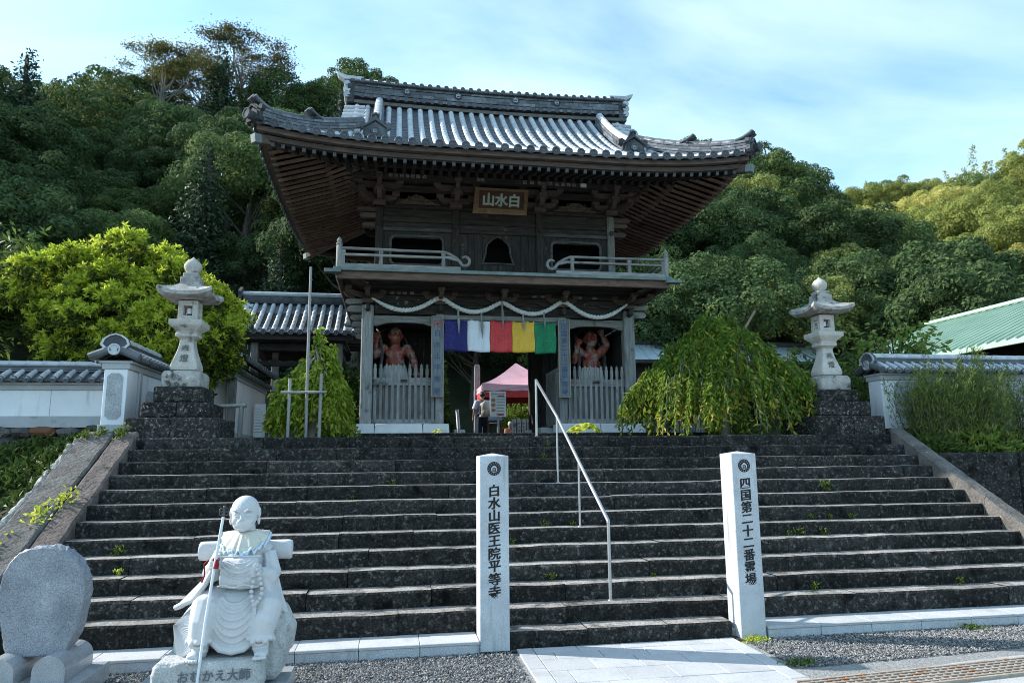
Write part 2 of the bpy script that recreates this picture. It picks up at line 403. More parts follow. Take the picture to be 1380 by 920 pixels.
# loose gravel: real stones where they can be seen
def gravel(name, n, x0, x1, y0, y1, avoid, label):
    X = RNG.uniform(x0, x1, n); Y = RNG.uniform(y0, y1, n); keep = np.ones(n, bool)
    for f in avoid: keep &= ~f(X, Y)
    X = X[keep]; Y = Y[keep]; n = len(X); s = RNG.uniform(.006, .016, n)
    base = np.array([(1, 0, 0), (-1, 0, 0), (0, 1, 0), (0, -1, 0), (0, 0, .8), (0, 0, -.8)], float)
    F = np.array([(0, 2, 4), (2, 1, 4), (1, 3, 4), (3, 0, 4), (2, 0, 5), (1, 2, 5), (3, 1, 5), (0, 3, 5)])
    V = base[None] * RNG.uniform(.6, 1.25, (n, 6, 1)) * s[:, None, None]
    a = RNG.uniform(0, 6.28, n); c, sn = np.cos(a)[:, None], np.sin(a)[:, None]
    b = RNG.uniform(-.7, .7, n); cb, sb = np.cos(b)[:, None], np.sin(b)[:, None]
    y2 = V[..., 1] * cb - V[..., 2] * sb; z2 = V[..., 1] * sb + V[..., 2] * cb
    x3 = V[..., 0] * c - y2 * sn; y3 = V[..., 0] * sn + y2 * c
    V = np.stack([x3 + X[:, None], y3 + Y[:, None], z2 + RNG.uniform(0, .012, n)[:, None]], -1).reshape(-1, 3)
    F = (F[None] + (np.arange(n) * 6)[:, None, None]).reshape(-1, 3)
    me = fast_mesh(name, V, F)
    me.materials.append(M_['gravel_stone'])
    o = bpy.data.objects.new(name, me); COL.objects.link(o); tag(o, label, 'gravel', kind='stuff')
def leafy(name, cols): return leaf_mat(name, cols)
gm = leaf_mat('gravel_stone', [(.06, .06, .062), (.14, .14, .14), (.22, .215, .21), (.34, .335, .325)], trans=0.0, rnd=0, rough=.9)
M_['gravel_stone'] = gm
in_path = lambda X, Y: (X > 1.12) & (X < 3.42) & (Y > 5.5)
gravel('gravel', 24000, -2.7, 1.2, 5.0, 6.88, [in_path], 'pale grey gravel lying before the granite kerb left of the path')
gravel('gravel', 24000, 3.3, 7.2, 5.35, 6.88, [in_path, lambda X, Y: Y < 5.86 + (X - 3.4) * .085 + .05], 'grey gravel strip between the right granite kerb and the drain')

# granite path slabs in front of the steps
path = thing('path', None, None, (2.25, 6.4, 0)); tag(path, kind='structure')
x0p, x1p = 1.175, 3.335
pm = MB(); pm.box(x0p - .004, x1p + .004, 5.62, 6.955, -.05, -.006); ob('mortar_bed', pm, M_['gravel_bed'], path)
rows = [(6.945, 6.78), (6.775, 6.545), (6.54, 6.20), (6.195, 5.86), (5.855, 5.63)]
for i, (ya, yb) in enumerate(rows):
    xs = [x0p + .15]
    x = x0p + .15 + (0.16 if i % 2 else .42)
    while x < x1p - .35: xs.append(x); x += .43
    xs.append(x1p - .15)
    for a, b in zip(xs[:-1], xs[1:]):
        s = MB(); s.box(a + .003, b - .003, yb, ya, -.03, .012 + random.uniform(-.0015, .0015), .003); ob('paving_slab', s, M_['granite_path'], path)
for a, b in ((x0p, x0p + .146), (x1p - .146, x1p)):
    y = 6.945
    while y > 5.7:
        y2 = max(5.63, y - .66); s = MB(); s.box(a, b, y2 + .003, y, -.03, .013, .003); ob('border_slab', s, M_['granite_path'], path); y = y2
s = MB(); s.box(x0p, x1p, 5.47, 5.625, -.03, .013, .003); ob('border_slab', s, M_['granite_path'], path)

# concrete edge strip, drain grating and road
road = MB(); road.add([(-9, -6, .004), (16, -6, .004), (16, 5.62, .004), (3.2, 5.42, .004), (-9, 5.0, .004)], [(0, 1, 2, 3, 4)])
ob('road', road, M_['asphalt'], kind='structure')
e = MB(); e.prism([(3.42, 5.50), (7.6, 5.92), (7.6, 6.07), (5.0, 5.80), (3.9, 5.60)], (0, 0, -.03), (1, 0, 0), (0, 1, 0), (0, 0, 1), .042)
ob('drain_kerb', e, M_['asphalt'], kind='structure')
dr = thing('drain_grate', 'rusty steel slotted drain grating at the right roadside', 'drain grate', (5.3, 5.55, .01))
gd = Vector((.995, .1, 0)).normalized(); gn = Vector((-gd.y, gd.x, 0))
M_['rust'] = mat('rusty_steel', [(.25, .2, .16), (.38, .33, .28)], 9, .7, .2, 60, rnd=.15, spots=[((.30, .13, .05), 7, .55, .12)])
fr = MB(); o0 = Vector((3.2, 5.18, .016))
fr.obox(o0 + gd * 2.4 + gn * .005, gd, gn, (0, 0, 1), 2.4, .012, .012); fr.obox(o0 + gd * 2.4 + gn * .34, gd, gn, (0, 0, 1), 2.4, .012, .012)
fr.obox(o0 + gd * 2.4 + gn * .17 + Vector((0, 0, -.03)), gd, gn, (0, 0, 1), 2.4, .16, .004)
ob('grate_frame', fr, M_['rust'], dr)
for k in range(5):
    b = MB(); b.obox(o0 + gd * 2.4 + gn * (.055 + k * .058), gd, gn, (0, 0, 1), 2.4, .011, .011); ob('bearing_bar', b, M_['rust'], dr)
cb = MB(); cb.obox(o0 + gd * .05 + gn * .17, gd, gn, (0, 0, 1), .008, .165, .007); c0 = ob('cross_bar', cb, M_['rust'], dr)
for k in range(1, 60): dup(c0, gd * (.08 * k), dr)

# granite kerb in front of the steps
kerb = thing('kerb', None, None, (2.25, 6.9, 0)); tag(kerb, kind='structure')
def kerb_run(xs, y1):
    for a, b in zip(xs[:-1], xs[1:]):
        s = MB(); s.box(a + .003, b - .003, 6.875, 6.99, -.06, .084, .003); ob('kerb_stone', s, M_['granite'], kerb)
        s = MB(); s.box(a + .002, b - .002, 6.868, y1, .086, .112 + random.uniform(-.001, .001), .004); ob('kerb_slab', s, M_['granite_path'], kerb)
kerb_run([-3.62, -3.06, -2.5, -1.94, -1.38, -.825, -.273, .274, .822], 7.262)
kerb_run([3.685, 4.254, 4.814, 5.377, 5.955, 6.513, 7.07, 7.63, 8.2], 7.262)
s = MB(); s.box(-3.62, 8.2, 7.0, 7.3, -.06, .083); ob('kerb_core', s, M_['gravel_bed'], kerb)

# ---------------------------------------------------------------- stone steps: every block an object
steps = thing('steps', None, None, (2.25, 8.8, 0)); tag(steps, kind='structure')
def step_block(x0, x1, yf, yb, z0, z1, m, name='step_stone'):
    """hewn block with a worn, uneven front edge"""
    n = max(3, int((x1 - x0) / .16)); V = []; prof = []
    ox = random.uniform(0, 9)
    for i in range(n + 1):
        t = i / n; x = x0 + (x1 - x0) * t
        w = .008 * math.sin(x * 7 + ox) + random.uniform(-.006, .006)
        h = random.uniform(-.004, .004) + .003 * math.sin(x * 3 + ox)
        c = .014 + random.uniform(0, .012)
        V += [(x, yf + w, z0), (x, yf + w - .004, z0 + (z1 - z0) * .5), (x, yf + w, z1 + h - c), (x, yf + w + c * .9, z1 + h), (x, yb, z1 + h * .4), (x, yb, z0)]
    mb = MB(); base = []
    for i in range(n):
        for k in range(6):
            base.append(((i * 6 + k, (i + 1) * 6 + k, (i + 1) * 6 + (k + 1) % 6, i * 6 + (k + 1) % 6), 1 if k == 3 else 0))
    base.append(((0, 1, 2, 3, 4, 5), 0)); base.append((tuple(n * 6 + k for k in (5, 4, 3, 2, 1, 0)), 0))
    mb.v = V
    for f_, mi_ in base: mb.f.append(f_); mb.sm.append(False); mb.mi.append(mi_)
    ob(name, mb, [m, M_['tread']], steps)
core = MB()
prof = [(D0 + .06, -.05)]
for k in range(1, 13): prof += [(step_y(k) + .06, step_z(k) - .05), (step_y(k + 1) + .06, step_z(k) - .05)]
prof += [(step_y(13) + .06, -.05)]
core.prism(prof, (-3.62, 0, 0), (0, 1, 0), (0, 0, 1), (1, 0, 0), 11.62); ob('step_core', core, M_['step'], steps)
for k in range(1, 13):
    x = -3.5; z1 = step_z(k); z0 = (z1 - R0 - .02) if k > 1 else .06
    while x < 7.95:
        L = random.uniform(.75, 1.75); x2 = x + L
        if 7.95 - x2 < .5: x2 = 7.95
        dz = random.uniform(-.005, .005)
        step_block(x + .003, x2 - .003, step_y(k) + random.uniform(-.007, .007), step_y(k + 1) + .03, z0, z1 + dz, M_['step']); x = x2
# bottom step, only between the two pillars
x = 1.1
for L in (.78, .82, .66):
    step_block(x + .003, x + L - .003, 6.985, 7.28, -.03, .152 + random.uniform(-.004, .004), M_['step']); x += L
# ---------------------------------------------------------------- sloping cheek walls of the steps
SL = R0 / .28
def cheek(name, label, strips, y0, y1, zoff, joints, depth, m_side):
    root = thing(name, label, 'cheek wall', (strips[0][0], y0, 0))
    for (xa, xb, m, dz, pname) in strips:
        ys = [y0] + [y0 + (y1 - y0) * t for t in joints] + [y1]
        for a, b in zip(ys[:-1], ys[1:]):
            mb = MB(); n = max(3, int((b - a) / .14)); rows = []
            for i in range(n + 1):
                y = a + .004 + (b - a - .008) * i / n; zt = LAND + zoff + dz + (y - 10.34) * SL
                j = [random.uniform(-.008, .008) for _ in range(4)]
                rows.append([(xa + j[0], y, zt - depth), (xa + j[0], y, zt - .03 + j[1]), (xa + .03 + j[0], y, zt + j[1]), ((xa + xb) / 2, y, zt + j[2]), (xb - .025 + j[3], y, zt + j[2]), (xb + j[3], y, zt - .03), (xb + j[3], y, zt - depth)])
            mb.grid(rows, smooth=False)
            r0 = rows[0]; r1 = rows[-1]
            mb.add(r0, [tuple(range(7))]); mb.add(r1, [tuple(range(7))[::-1]])
            ob(pname, mb, m, root)
    return root
cheek('cheek_wall', 'broad sloping cheek wall with grey and brown strips left of the steps', [(-4.09, -3.69, M_['step_grey'], .02, 'cope_slab'), (-3.68, -3.4, M_['step_brown'], .012, 'brown_slab')], 6.55, 10.42, .02, [.3, .62], 1.0, None)
cheek('cheek_wall', 'narrow sloping cheek wall of stone right of the steps', [(7.86, 8.10, M_['step_grey'], .035, 'cope_stone')], 6.9, 10.35, .06, [.16, .33, .5, .68, .84], .5, None)
# ---------------------------------------------------------------- terrace behind the steps
t = MB()
t.box(-40, -4.08, 12.5, 60, -.1, 2.08); t.box(-4.08, 40, 10.63, 60, -.1, 2.075)
ob('terrace', t, M_['soil'], kind='structure')
pod = thing('podium', None, None, (2.36, 16, 2.0)); tag(pod, kind='structure')
x = -1.6
while x < 6.2:
    L = random.uniform(1.1, 1.9); x2 = min(6.3, x + L)
    step_b = MB(); step_b.box(x + .003, x2 - .003, 13.6, 14.05, 2.05, POD - .06 + random.uniform(-.004, .004), .012); ob('edge_stone', step_b, M_['step'], pod); x = x2
f = MB(); f.box(-1.5, 6.2, 14.06, 22.0, 2.05, POD - .065); ob('floor_slab', f, M_['step_grey'], pod)
# ground right of the steps: retaining block, dark bed behind it
rt = thing('retaining_wall', 'dark low retaining wall of mossy stone below the bushes at the right', 'retaining wall', (10, 9.6, 0))
x = 8.13
for L in (1.3, 1.5, 1.4, 1.6, 2.0):
    b = MB(); b.box(x + .004, x + L - .004, 9.6, 10.0, -.05, 1.785 + random.uniform(-.006, .006), .02); ob('wall_stone', b, M_['step'], rt); x += L
b = MB(); b.box(8.12, 16, 10.005, 11.4, -.05, 1.74); ob('planting_bed', b, M_['soil'], kind='structure')

# ---------------------------------------------------------------- lettering
def glyph_mesh(ch, size, offset):
    cu = bpy.data.curves.new('glyph', 'FONT'); cu.body = ch; cu.size = size; cu.align_x = 'CENTER'; cu.align_y = 'CENTER'; cu.offset = offset; cu.extrude = .0012; cu.resolution_u = 3
    o = bpy.data.objects.new('glyph', cu); COL.objects.link(o)
    dg = bpy.context.evaluated_depsgraph_get(); dg.update()
    me = bpy.data.meshes.new_from_object(o.evaluated_get(dg))
    bpy.data.objects.remove(o); bpy.data.curves.remove(cu)
    V = [tuple(v.co) for v in me.vertices]; F = [tuple(p.vertices) for p in me.polygons]; bpy.data.meshes.remove(me)
    if V:
        cx = (min(v[0] for v in V) + max(v[0] for v in V)) / 2; cy = (min(v[1] for v in V) + max(v[1] for v in V)) / 2
        V = [(v[0] - cx, v[1] - cy, v[2]) for v in V]
    return V, F
def lettering(name, text, o, ex, ey, size, pitch, m, parent, vertical=True, offset=0.0, slant=0.0, tall=1.0, bold=0.0):
    """text from o along -ey (vertical) or ex"""
    o = Vector(o); ex = Vector(ex).normalized(); ey = Vector(ey).normalized(); ez = ex.cross(ey); mb = MB()
    for i, ch in enumerate(text):
        if ch == ' ': continue
        V, F = glyph_mesh(ch, size, offset)
        c = o - ey * (pitch * i) if vertical else o + ex * (pitch * i)
        for k_, (bu, bv) in enumerate(((0, 0), (bold, .3 * bold), (-bold, -.3 * bold)) if bold else ((0, 0),)):
            mb.add([c + ex * (v[0] + bu) + ey * (v[1] * tall + v[0] * slant + bv) + ez * (v[2] + .0002 * k_) for v in V], F)
    return ob(name, mb, m, parent)
def crest(parent, o, ex, ey, r, m_dark, m_light):
    """round crest: dark disc with pale petals and a drop holding a small character"""
    o = Vector(o); ex = Vector(ex); ey = Vector(ey); ez = ex.cross(ey)
    a = MB(); a.lathe(o, [(r, 0), (r, .001)], 40, axis=(ex, ey, ez)); root = ob('crest', a, m_dark, parent)
    p = MB()
    for k in range(16):
        an = 2 * math.pi * (k + .5) / 16
        d = ex * math.cos(an) + ey * math.sin(an); q = Vector(-ex * math.sin(an) + ey * math.cos(an))
        w = .10
        p.add([o + ez * .0022 + d * (r * u) + q * (r * v) for u, v in ((.60, -.012), (.92, -.022), (.95, 0), (.92, .022), (.60, .012))], [(0, 1, 2, 3, 4)])
    n = 26; ring = []
    for k in range(n):
        an = 2 * math.pi * k / n
        ring.append(o + ez * .0022 + ex * (r * .55 * math.cos(an)) + ey * (r * (.55 * math.sin(an))))
    ctr = o + ez * .0022
    drop = []
    for k in range(n):
        an = 2 * math.pi * k / n
        rr = .46 * (1 - .25 * max(0, math.sin(an)) ** 6); drop.append(ctr + ex * (r * rr * math.cos(an) * (1 if math.sin(an) < .2 else 1 - .45 * (math.sin(an) - .2))) + ey * (r * (.50 * math.sin(an) - .05)))
    p.add(drop, [tuple(range(n))])
    ob('petals', p, m_light, root)
    lettering('character', '白', o + ez * .004 - ey * r * .12, ex, ey, r * .62, 1, m_dark, root, offset=.0015)

# ---------------------------------------------------------------- the two inscribed pillars
def pillar(x0, x1, yf, label, text, h, top):
    root = thing('stone_pillar', label, 'stone pillar', ((x0 + x1) / 2, yf + .13, 0), 'inscribed stone pillars at the foot of the steps')
    w = x1 - x0; b = MB()
    b.obox(((x0 + x1) / 2, yf + w / 2, h / 2 - .03), (1, 0, 0), (0, 1, 0), (0, 0, 1), w / 2, w / 2, h / 2 + .03 - .012, .006)
    cx, cy = (x0 + x1) / 2, yf + w / 2; q = w / 2 - .006
    b.add([(cx - q, cy - q, h - .014), (cx + q, cy - q, h - .014), (cx + q, cy + q, h - .014), (cx - q, cy + q, h - .014), (cx, cy, h + .012)], [(0, 1, 4), (1, 2, 4), (2, 3, 4), (3, 0, 4)])
    ob('shaft', b, M_['granite'], root)
    f = MB(); f.box(x0 - .05, x1 + .06, yf - .03, yf + w + .05, -.05, .012, .004); ob('foot_slab', f, M_['step'], root)
    crest(root, (cx, yf - .0006, h - .135), (1, 0, 0), (0, 0, 1), .066, M_['ink'], M_['granite'])
    lettering('inscription', text, (cx, yf - .001, top), (1, 0, 0), (0, 0, 1), .121, .1165, M_['ink'], root, offset=.0018, bold=.0028, slant=.10, tall=.98)
    return root
pillar(.826, 1.107, 6.90, 'pale granite pillar left of the path with nine painted characters ending in temple', '白水山医王院平等寺', 1.812, 1.47)
pillar(3.405, 3.672, 6.885, 'pale granite pillar right of the path, number twenty-two in its painted line', '四国第二十二番霊場', 1.812, 1.50)

# ---------------------------------------------------------------- handrail up the middle
hr = thing('handrail', 'slim grey steel handrail running up the middle of the steps', 'handrail', (2.25, 7.5, .31))
posts = [(2.262, 7.465, Z1), (2.225, 8.50, step_z(5)), (2.195, 9.50, step_z(8)), (2.115, 10.50, LAND)]
def railtop(y): return (LAND + .84) - (10.50 - y) * (LAND + .84 - (Z1 + .80)) / (10.50 - 7.465)
tops = []
for i, (x, y, z) in enumerate(posts):
    zt = railtop(y); b = MB(); r = .017 if i in (0, 3) else .0125
    b.tube([(x, y, z - .02), (x, y, zt)], r, 10, True); p = ob('post', b, M_['steel'], hr)
    fl = MB(); fl.lathe((x, y, z - .003), [(.032, 0), (.032, .008), (.02, .012)], 12); ob('flange', fl, M_['steel'], p)
    tops.append((x, y, zt))
b = MB(); b.tube([(tops[0][0], tops[0][1] - .0, tops[0][2] - .02)] + tops[:1] + tops[1:] + [(tops[3][0], tops[3][1] + .0, tops[3][2] - .02)], .02, 10, True); ob('rail', b, M_['steel'], hr)
# ================================================================ TEMPLE GATE (two storeys, hip-and-gable tile roof)
CX = 2.355
GX = lambda u: CX + u                      # mirrored measures: u from the centre line
gate = thing('temple_gate', 'two-storey weathered timber temple gate with a curving grey tile roof', 'temple gate', (CX, 17.3, POD))
YF, YM, YB = 15.5, 17.3, 19.1              # front, middle and back column lines of the lower storey
X = (1, 0, 0); Y = (0, 1, 0); Z = (0, 0, 1)
def gp(name, mb, m, parent=None, **k): return ob(name, mb, m, parent or gate, **k)
def gbox(name, x0, x1, y0, y1, z0, z1, m, c=.008, parent=None, **k):
    b = MB(); b.box(x0, x1, y0, y1, z0, z1, c); return gp(name, b, M_[m], parent, **k)

# -- lower storey: plinth stones, columns
for s in (-1, 1):
    a, b = sorted((GX(s * 3.10), GX(s * 1.24)))
    xs = [a - .06, a + .36 if s < 0 else a + .9, b - .50 if s < 0 else b - .36, b + .06]
    for p, q in zip(xs[:-1], xs[1:]):
        m = MB(); m.obox(((p + q) / 2, 15.45, 2.385), X, Y, Z, (q - p) / 2 - .002, .29, .10, .012, taper=.975); gp('plinth_stone', m, M_['granite_white'])
    for yy in (YM, YB):
        m = MB(); m.obox(((a + b) / 2, yy, 2.385), X, Y, Z, (b - a) / 2 + .05, .26, .10, .012); gp('plinth_stone', m, M_['granite_white'])
for s in (-1, 1):
    for yy in (YF, YM, YB):
        gbox('column', GX(s * 2.94) - .125, GX(s * 2.94) + .125, yy - .125, yy + .125, 2.475, 5.06, 'wgz', .02)
        gbox('column', GX(s * 1.375) - .09, GX(s * 1.375) + .09, yy - .09, yy + .09, 2.475, 4.90, 'wgz' if yy == YF else 'wdz', .02)
# -- tie beams, lintels, frieze boards
for yy in (YF, YB):
    gbox('head_beam', GX(-2.8), GX(2.8), yy - .07, yy + .07, 4.88, 5.10, 'wgx' if 0 else 'wdx', .012)
    for s in (-1, 1):
        a, b = sorted((GX(s * 2.815), GX(s * 1.465)))
        # rainbow lintel with its shaped underside
        m = MB(); n = 16; pts = []
        for i in range(n + 1):
            t = i / n; u = a + (b - a) * t
            dip = .075 if t < .12 or t > .88 else (.075 * (1 - math.sin((t - .12) / .76 * math.pi) ** .3))
            pts.append((u, 4.70 - dip))
        m.prism(pts + [(b, 4.84), (a, 4.84)], (0, yy - .06, 0), X, Z, Y, .12); L_ = gp('rainbow_lintel', m, M_['wgx'])
        for e in (-1, 1):   # carved scrolls at both ends
            m = MB(); cxs = (a + b) / 2 + e * (b - a) * .36
            for k in range(3):
                pth = [(cxs - e * (.16 - .10 * k) + .12 * e * math.cos(v) * (1 - k * .2), yy - .062, 4.765 + .035 * math.sin(v) * (1 - k * .2)) for v in np.linspace(0, 5.2, 12)]
                m.tube(pth, .007, 5)
            gp('scroll_carving', m, M_['wgx'], L_)
    m = MB(); pts = []; n = 20; a, b = GX(-1.285), GX(1.285)
    for i in range(n + 1):
        t = i / n; pts.append((a + (b - a) * t, 4.74 - .05 * (1 - min(1, math.sin(t * math.pi) * 3))))
    m.prism(pts + [(b, 4.90), (a, 4.90)], (0, yy - .062, 0), X, Z, Y, .12); gp('rainbow_lintel', m, M_['wgx'])
    gbox('frieze_board', GX(-2.8), GX(2.8), yy - .03, yy + .03, 5.105, 5.30, 'wdx', .005)
    gbox('plate_beam', GX(-3.35), GX(3.35), yy - .09, yy + .07, 5.305, 5.40, 'wdx', .012)
    for i in range(4):
        xa = GX(-2.8 + 1.4 * i); m = MB()
        # frog-leg struts between the bracket sets
        pts = [(-.42, 0), (-.40, .05), (-.2, .09), (-.12, .16), (.12, .16), (.2, .09), (.40, .05), (.42, 0), (.25, 0), (.1, .07), (-.1, .07), (-.25, 0)]
        m.prism([(xa + .7 + u, 5.115 + v) for u, v in pts], (0, yy - .075, 0), X, Z, Y, .045); gp('frog_leg_strut', m, M_['wdx'])
for s in (-1, 1):
    for yy0, yy1 in ((YF, YM), (YM, YB)):
        gbox('side_beam', GX(s * 2.94) - .06, GX(s * 2.94) + .06, yy0 + .12, yy1 - .12, 4.88, 5.06, 'wdy', .01)
        gbox('side_beam', GX(s * 2.94) - .05, GX(s * 2.94) + .05, yy0 + .12, yy1 - .12, 4.62, 4.76, 'wdy', .01)
        # wall boards of the outer sides and of the inner passage
        n = 9
        for i in range(n):
            y0 = yy0 + .13 + (yy1 - yy0 - .26) * i / n; y1 = yy0 + .13 + (yy1 - yy0 - .26) * (i + 1) / n
            gbox('wall_board', GX(s * 2.94) - .02, GX(s * 2.94) + .02, y0 + .003, y1 - .003, 2.49, 4.615, 'wdz', .004)
            if yy0 == YM:
                gbox('wall_board', GX(s * 1.40) - .02, GX(s * 1.40) + .02, y0 + .003, y1 - .003, 2.49, 4.75, 'wdz', .004)
    for yy in (YM,):
        n = 8; a, b = sorted((GX(s * 2.81), GX(s * 1.48)))
        for i in range(n):
            gbox('wall_board', a + (b - a) * i / n + .003, a + (b - a) * (i + 1) / n - .003, yy - .02, yy + .02, 2.49, 4.85, 'wdz', .004)
    gbox('ceiling_board', *sorted((GX(s * 2.9), GX(s * 1.3))), YF + .08, YM - .03, 4.79, 4.82, 'wdx', .003)
gbox('ceiling_board', GX(-1.28), GX(1.28), YF + .08, YB - .08, 4.93, 4.96, 'wdx', .003)
# door leaf folded back in the passage at the right
for s in (1,):
    dl = gbox('door_leaf', GX(s * 1.30) - .03, GX(s * 1.30) + .03, YM + .1, YM + 1.35, 2.40, 4.70, 'wdz', .006)
    for zz_ in (2.9, 3.6, 4.3): gbox('door_rail', GX(s * 1.26) - .025, GX(s * 1.26) - .002, YM + .1, YM + 1.35, zz_, zz_ + .09, 'wdy', .004, dl)
# beam noses that stick out sideways
def nose(x, y, z, sx, L, h, w):
    m = MB(); n = 7
    pts = [(0, -h / 2), (L * .72, -h / 2)] + [(L * .72 + L * .28 * math.sin(t), -h / 2 * math.cos(t)) for t in np.linspace(.3, math.pi - .3, n)] + [(L * .72, h / 2), (0, h / 2)]
    m.prism([(sx * u, v) for u, v in pts], (x, y - w / 2, z), X, Z, Y, w)
    return gp('beam_nose', m, M_['wgx' if z < 6 else 'wbx'])
for s in (-1, 1):
    for yy in (YF, YM, YB):
        nose(GX(s * 3.06), yy, 5.145, s, .36, .11, .16); nose(GX(s * 3.06), yy, 4.98, s, .32, .13, .13)
    for yy, sy in ((YF, -1),):
        for u in (1.375, 2.94):
            m = MB(); m.obox((GX(s * u), yy - .2, 4.99), X, Y, Z, .055, .12, .075, .03); gp('beam_nose', m, M_['wdy'])
# bracket sets under the balcony
def bracket(x, y, z, dirs, sc=1.0, m='wdx', top=True):
    b = MB()
    b.obox((x, y, z + .05 * sc), X, Y, Z, .12 * sc, .12 * sc, .05 * sc, .01)
    for dx, dy in dirs:
        d = Vector((dx, dy, 0)); L = d.length; d.normalize(); sd = Vector((-d.y, d.x, 0))
        pts = [(0, 0), (L * .7, 0), (L * .92, .05 * sc), (L, .11 * sc), (0, .11 * sc)]
        b.prism(pts, Vector((x, y, z + .10 * sc)) - sd * .045 * sc, d, Z, sd, .09 * sc)
        e = Vector((x, y, 0)) + d * (L * .88); b.obox((e.x, e.y, z + .255 * sc), X, Y, Z, .075 * sc, .075 * sc, .045 * sc, .008)
    return gp('bracket_set', b, M_[m])
for u in (-2.94, -1.375, 0, 1.375, 2.94):
    dirs = [(-.36, 0), (.36, 0), (0, -.5)]
    if abs(u) > 2: dirs += [(math.copysign(.45, u), -.45), (math.copysign(.5, u), 0)]
    bracket(GX(u), YF - .06, 5.10, dirs, 1.0, 'wbx')
    bracket(GX(u), YB, 5.10, [(-.36, 0), (.36, 0)], .9)
for s in (-1, 1): bracket(GX(s * 2.94), YM, 5.10, [(s * .5, 0), (0, -.36), (0, .36)], .9)
# small carved and pale paper pilgrims' slips
M_['slip'] = mat('paper_slip', [(.06, .058, .052), (.3, .29, .27)], 40, .9, 0, pos=(.4, .6), rnd=.3)
def slip(x, y, z, w, h):
    b = MB(); b.box(x - w / 2, x + w / 2, y - .004, y, z - h / 2, z + h / 2); gp('paper_slip', b, M_['slip'])
for x, z, w, h in ((.05, 5.19, .07, .16), (.24, 5.19, .075, .17), (.50, 5.20, .06, .05)): slip(x, YF - .034, z, w, h)
for x in (-.07, .07, .2, .36, .62): slip(x, YF - .092, 5.352, .085, .07)
for x in (3.1, 3.3, 4.15, 4.5): slip(x, YF - .092, 5.352, .1, .07)

# -- picket fences of the guardian niches
def picket_mesh():
    m = MB(); w = .032
    m.obox((0, 0, .5), X, Y, Z, w, .02, .50, .006)                       # 0 .. 1.0
    m.prism([(-.024, 1.0), (-.034, 1.03), (-.034, 1.16), (-.018, 1.185), (-.03, 1.215), (0, 1.27), (.03, 1.215), (.018, 1.185), (.034, 1.16), (.034, 1.03), (.024, 1.0)], (0, -.016, 0), X, Z, Y, .032)
    return m
pk = None
for s in (-1, 1):
    a, b = sorted((GX(s * 2.815), GX(s * 1.465)))
    gbox('fence_rail', a, b, YF - .05, YF + .03, 3.32, 3.49, 'wgx', .01)
    gbox('fence_sill', a - .0, b, YF - .05, YF + .05, 2.49, 2.60, 'wgx', .01)
    for k in range(6):
        gbox('fence_board', a + (b - a) * k / 6 + .003, a + (b - a) * (k + 1) / 6 - .003, YF + .02, YF + .04, 2.60, 3.32, 'wgz', .003)
    n = 11
    for k in range(n):
        x = a + .06 + (b - a - .12) * k / (n - 1)
        if pk is None:
            me = to_mesh('picket', picket_mesh(), Vector((0, 0, 0))); me.materials.append(M_['wgz'])
            pk = bpy.data.objects.new('picket', me); COL.objects.link(pk); pk.parent = gate; PW[pk.name] = wloc(gate)
            pk.location = Vector((x, YF - .035, 2.53)) - wloc(gate)
        else: dup(pk, Vector((x, YF - .035, 2.53)) - wloc(gate) - pk.location, gate)
    lk = MB(); lk.box(GX(s * 2.14) - .07, GX(s * 2.14) + .07, YF - .085, YF - .052, 3.40, 3.45, .006); gp('latch', lk, M_['wdx'])
    # side of the passage: same fence seen along the passage
    xi = GX(s * 1.40)
    gbox('fence_rail', xi - .04, xi + .04, YF + .1, YM - .1, 3.32, 3.49, 'wgy', .01)
    gbox('fence_sill', xi - .04, xi + .04, YF + .1, YM - .1, 2.49, 2.60, 'wgy', .01)
    for k in range(13):
        o_ = dup(pk, Vector((xi - s * .035, YF + .17 + k * .122, 2.53)) - wloc(gate) - pk.location, gate, rz=math.pi / 2)
    for k in range(6):
        y0 = YF + .1 + k * .265; gbox('fence_board', xi + s * .01, xi + s * .03, y0 + .003, y0 + .262, 2.60, 3.32, 'wgz', .003)

for ax in 'xy': M_['raf' + ax] = wood('rafter_wood_' + ax, (.090, .058, .044), (.22, .148, .115), ax, rnd=.3, spots=[((.34, .25, .18), 7, .68, .1), ((.03, .02, .016), 3, .60, .14)])
# -- balcony
BF, BS = 14.32, 3.60                         # front edge, half width
BZ = 5.60
bal = gbox('balcony_floor', GX(-BS + .04), GX(BS - .04), BF + .04, 20.28, BZ - .05, BZ - .004, 'wgx', .006)
for x0, x1, y0, y1 in ((GX(-BS), GX(BS), BF - .01, BF + .05), (GX(-BS), GX(-BS + .06), BF + .06, 20.3), (GX(BS - .06), GX(BS), BF + .06, 20.3)):
    gbox('copper_edging', x0, x1, y0, y1, BZ - .062, BZ + .008, 'copper', .005, bal)
for s in (-1, 1):
    for yy in (BF - .04, 20.3):
        gbox('corner_cap', *sorted((GX(s * (BS - .16)), GX(s * (BS + .17)))), yy - .05, yy + .14, BZ - .125, BZ - .055, 'copper', .005)
gbox('edge_beam', GX(-BS + .06), GX(BS - .06), BF + .06, BF + .16, BZ - .22, BZ - .055, 'rafx', .012)
for s in (-1, 1): gbox('edge_beam', *sorted((GX(s * (BS - .16)), GX(s * (BS - .06)))), BF + .165, 20.2, BZ - .22, BZ - .055, 'wby', .012)
for s in (-1, 1):
    for i in range(7):
        a = BS - .18 - i * .075
        gbox('soffit_board', *sorted((GX(s * a), GX(s * (a - .07)))), BF + .18, 20.1, BZ - .10 - i * .028, BZ - .082 - i * .028, 'wby', .003)
for i in range(8):
    gbox('soffit_board', GX(-3.0), GX(3.0), BF + .18 + i * .125, BF + .295 + i * .125, BZ - .10 - i * .018, BZ - .082 - i * .018, 'wdx', .003)
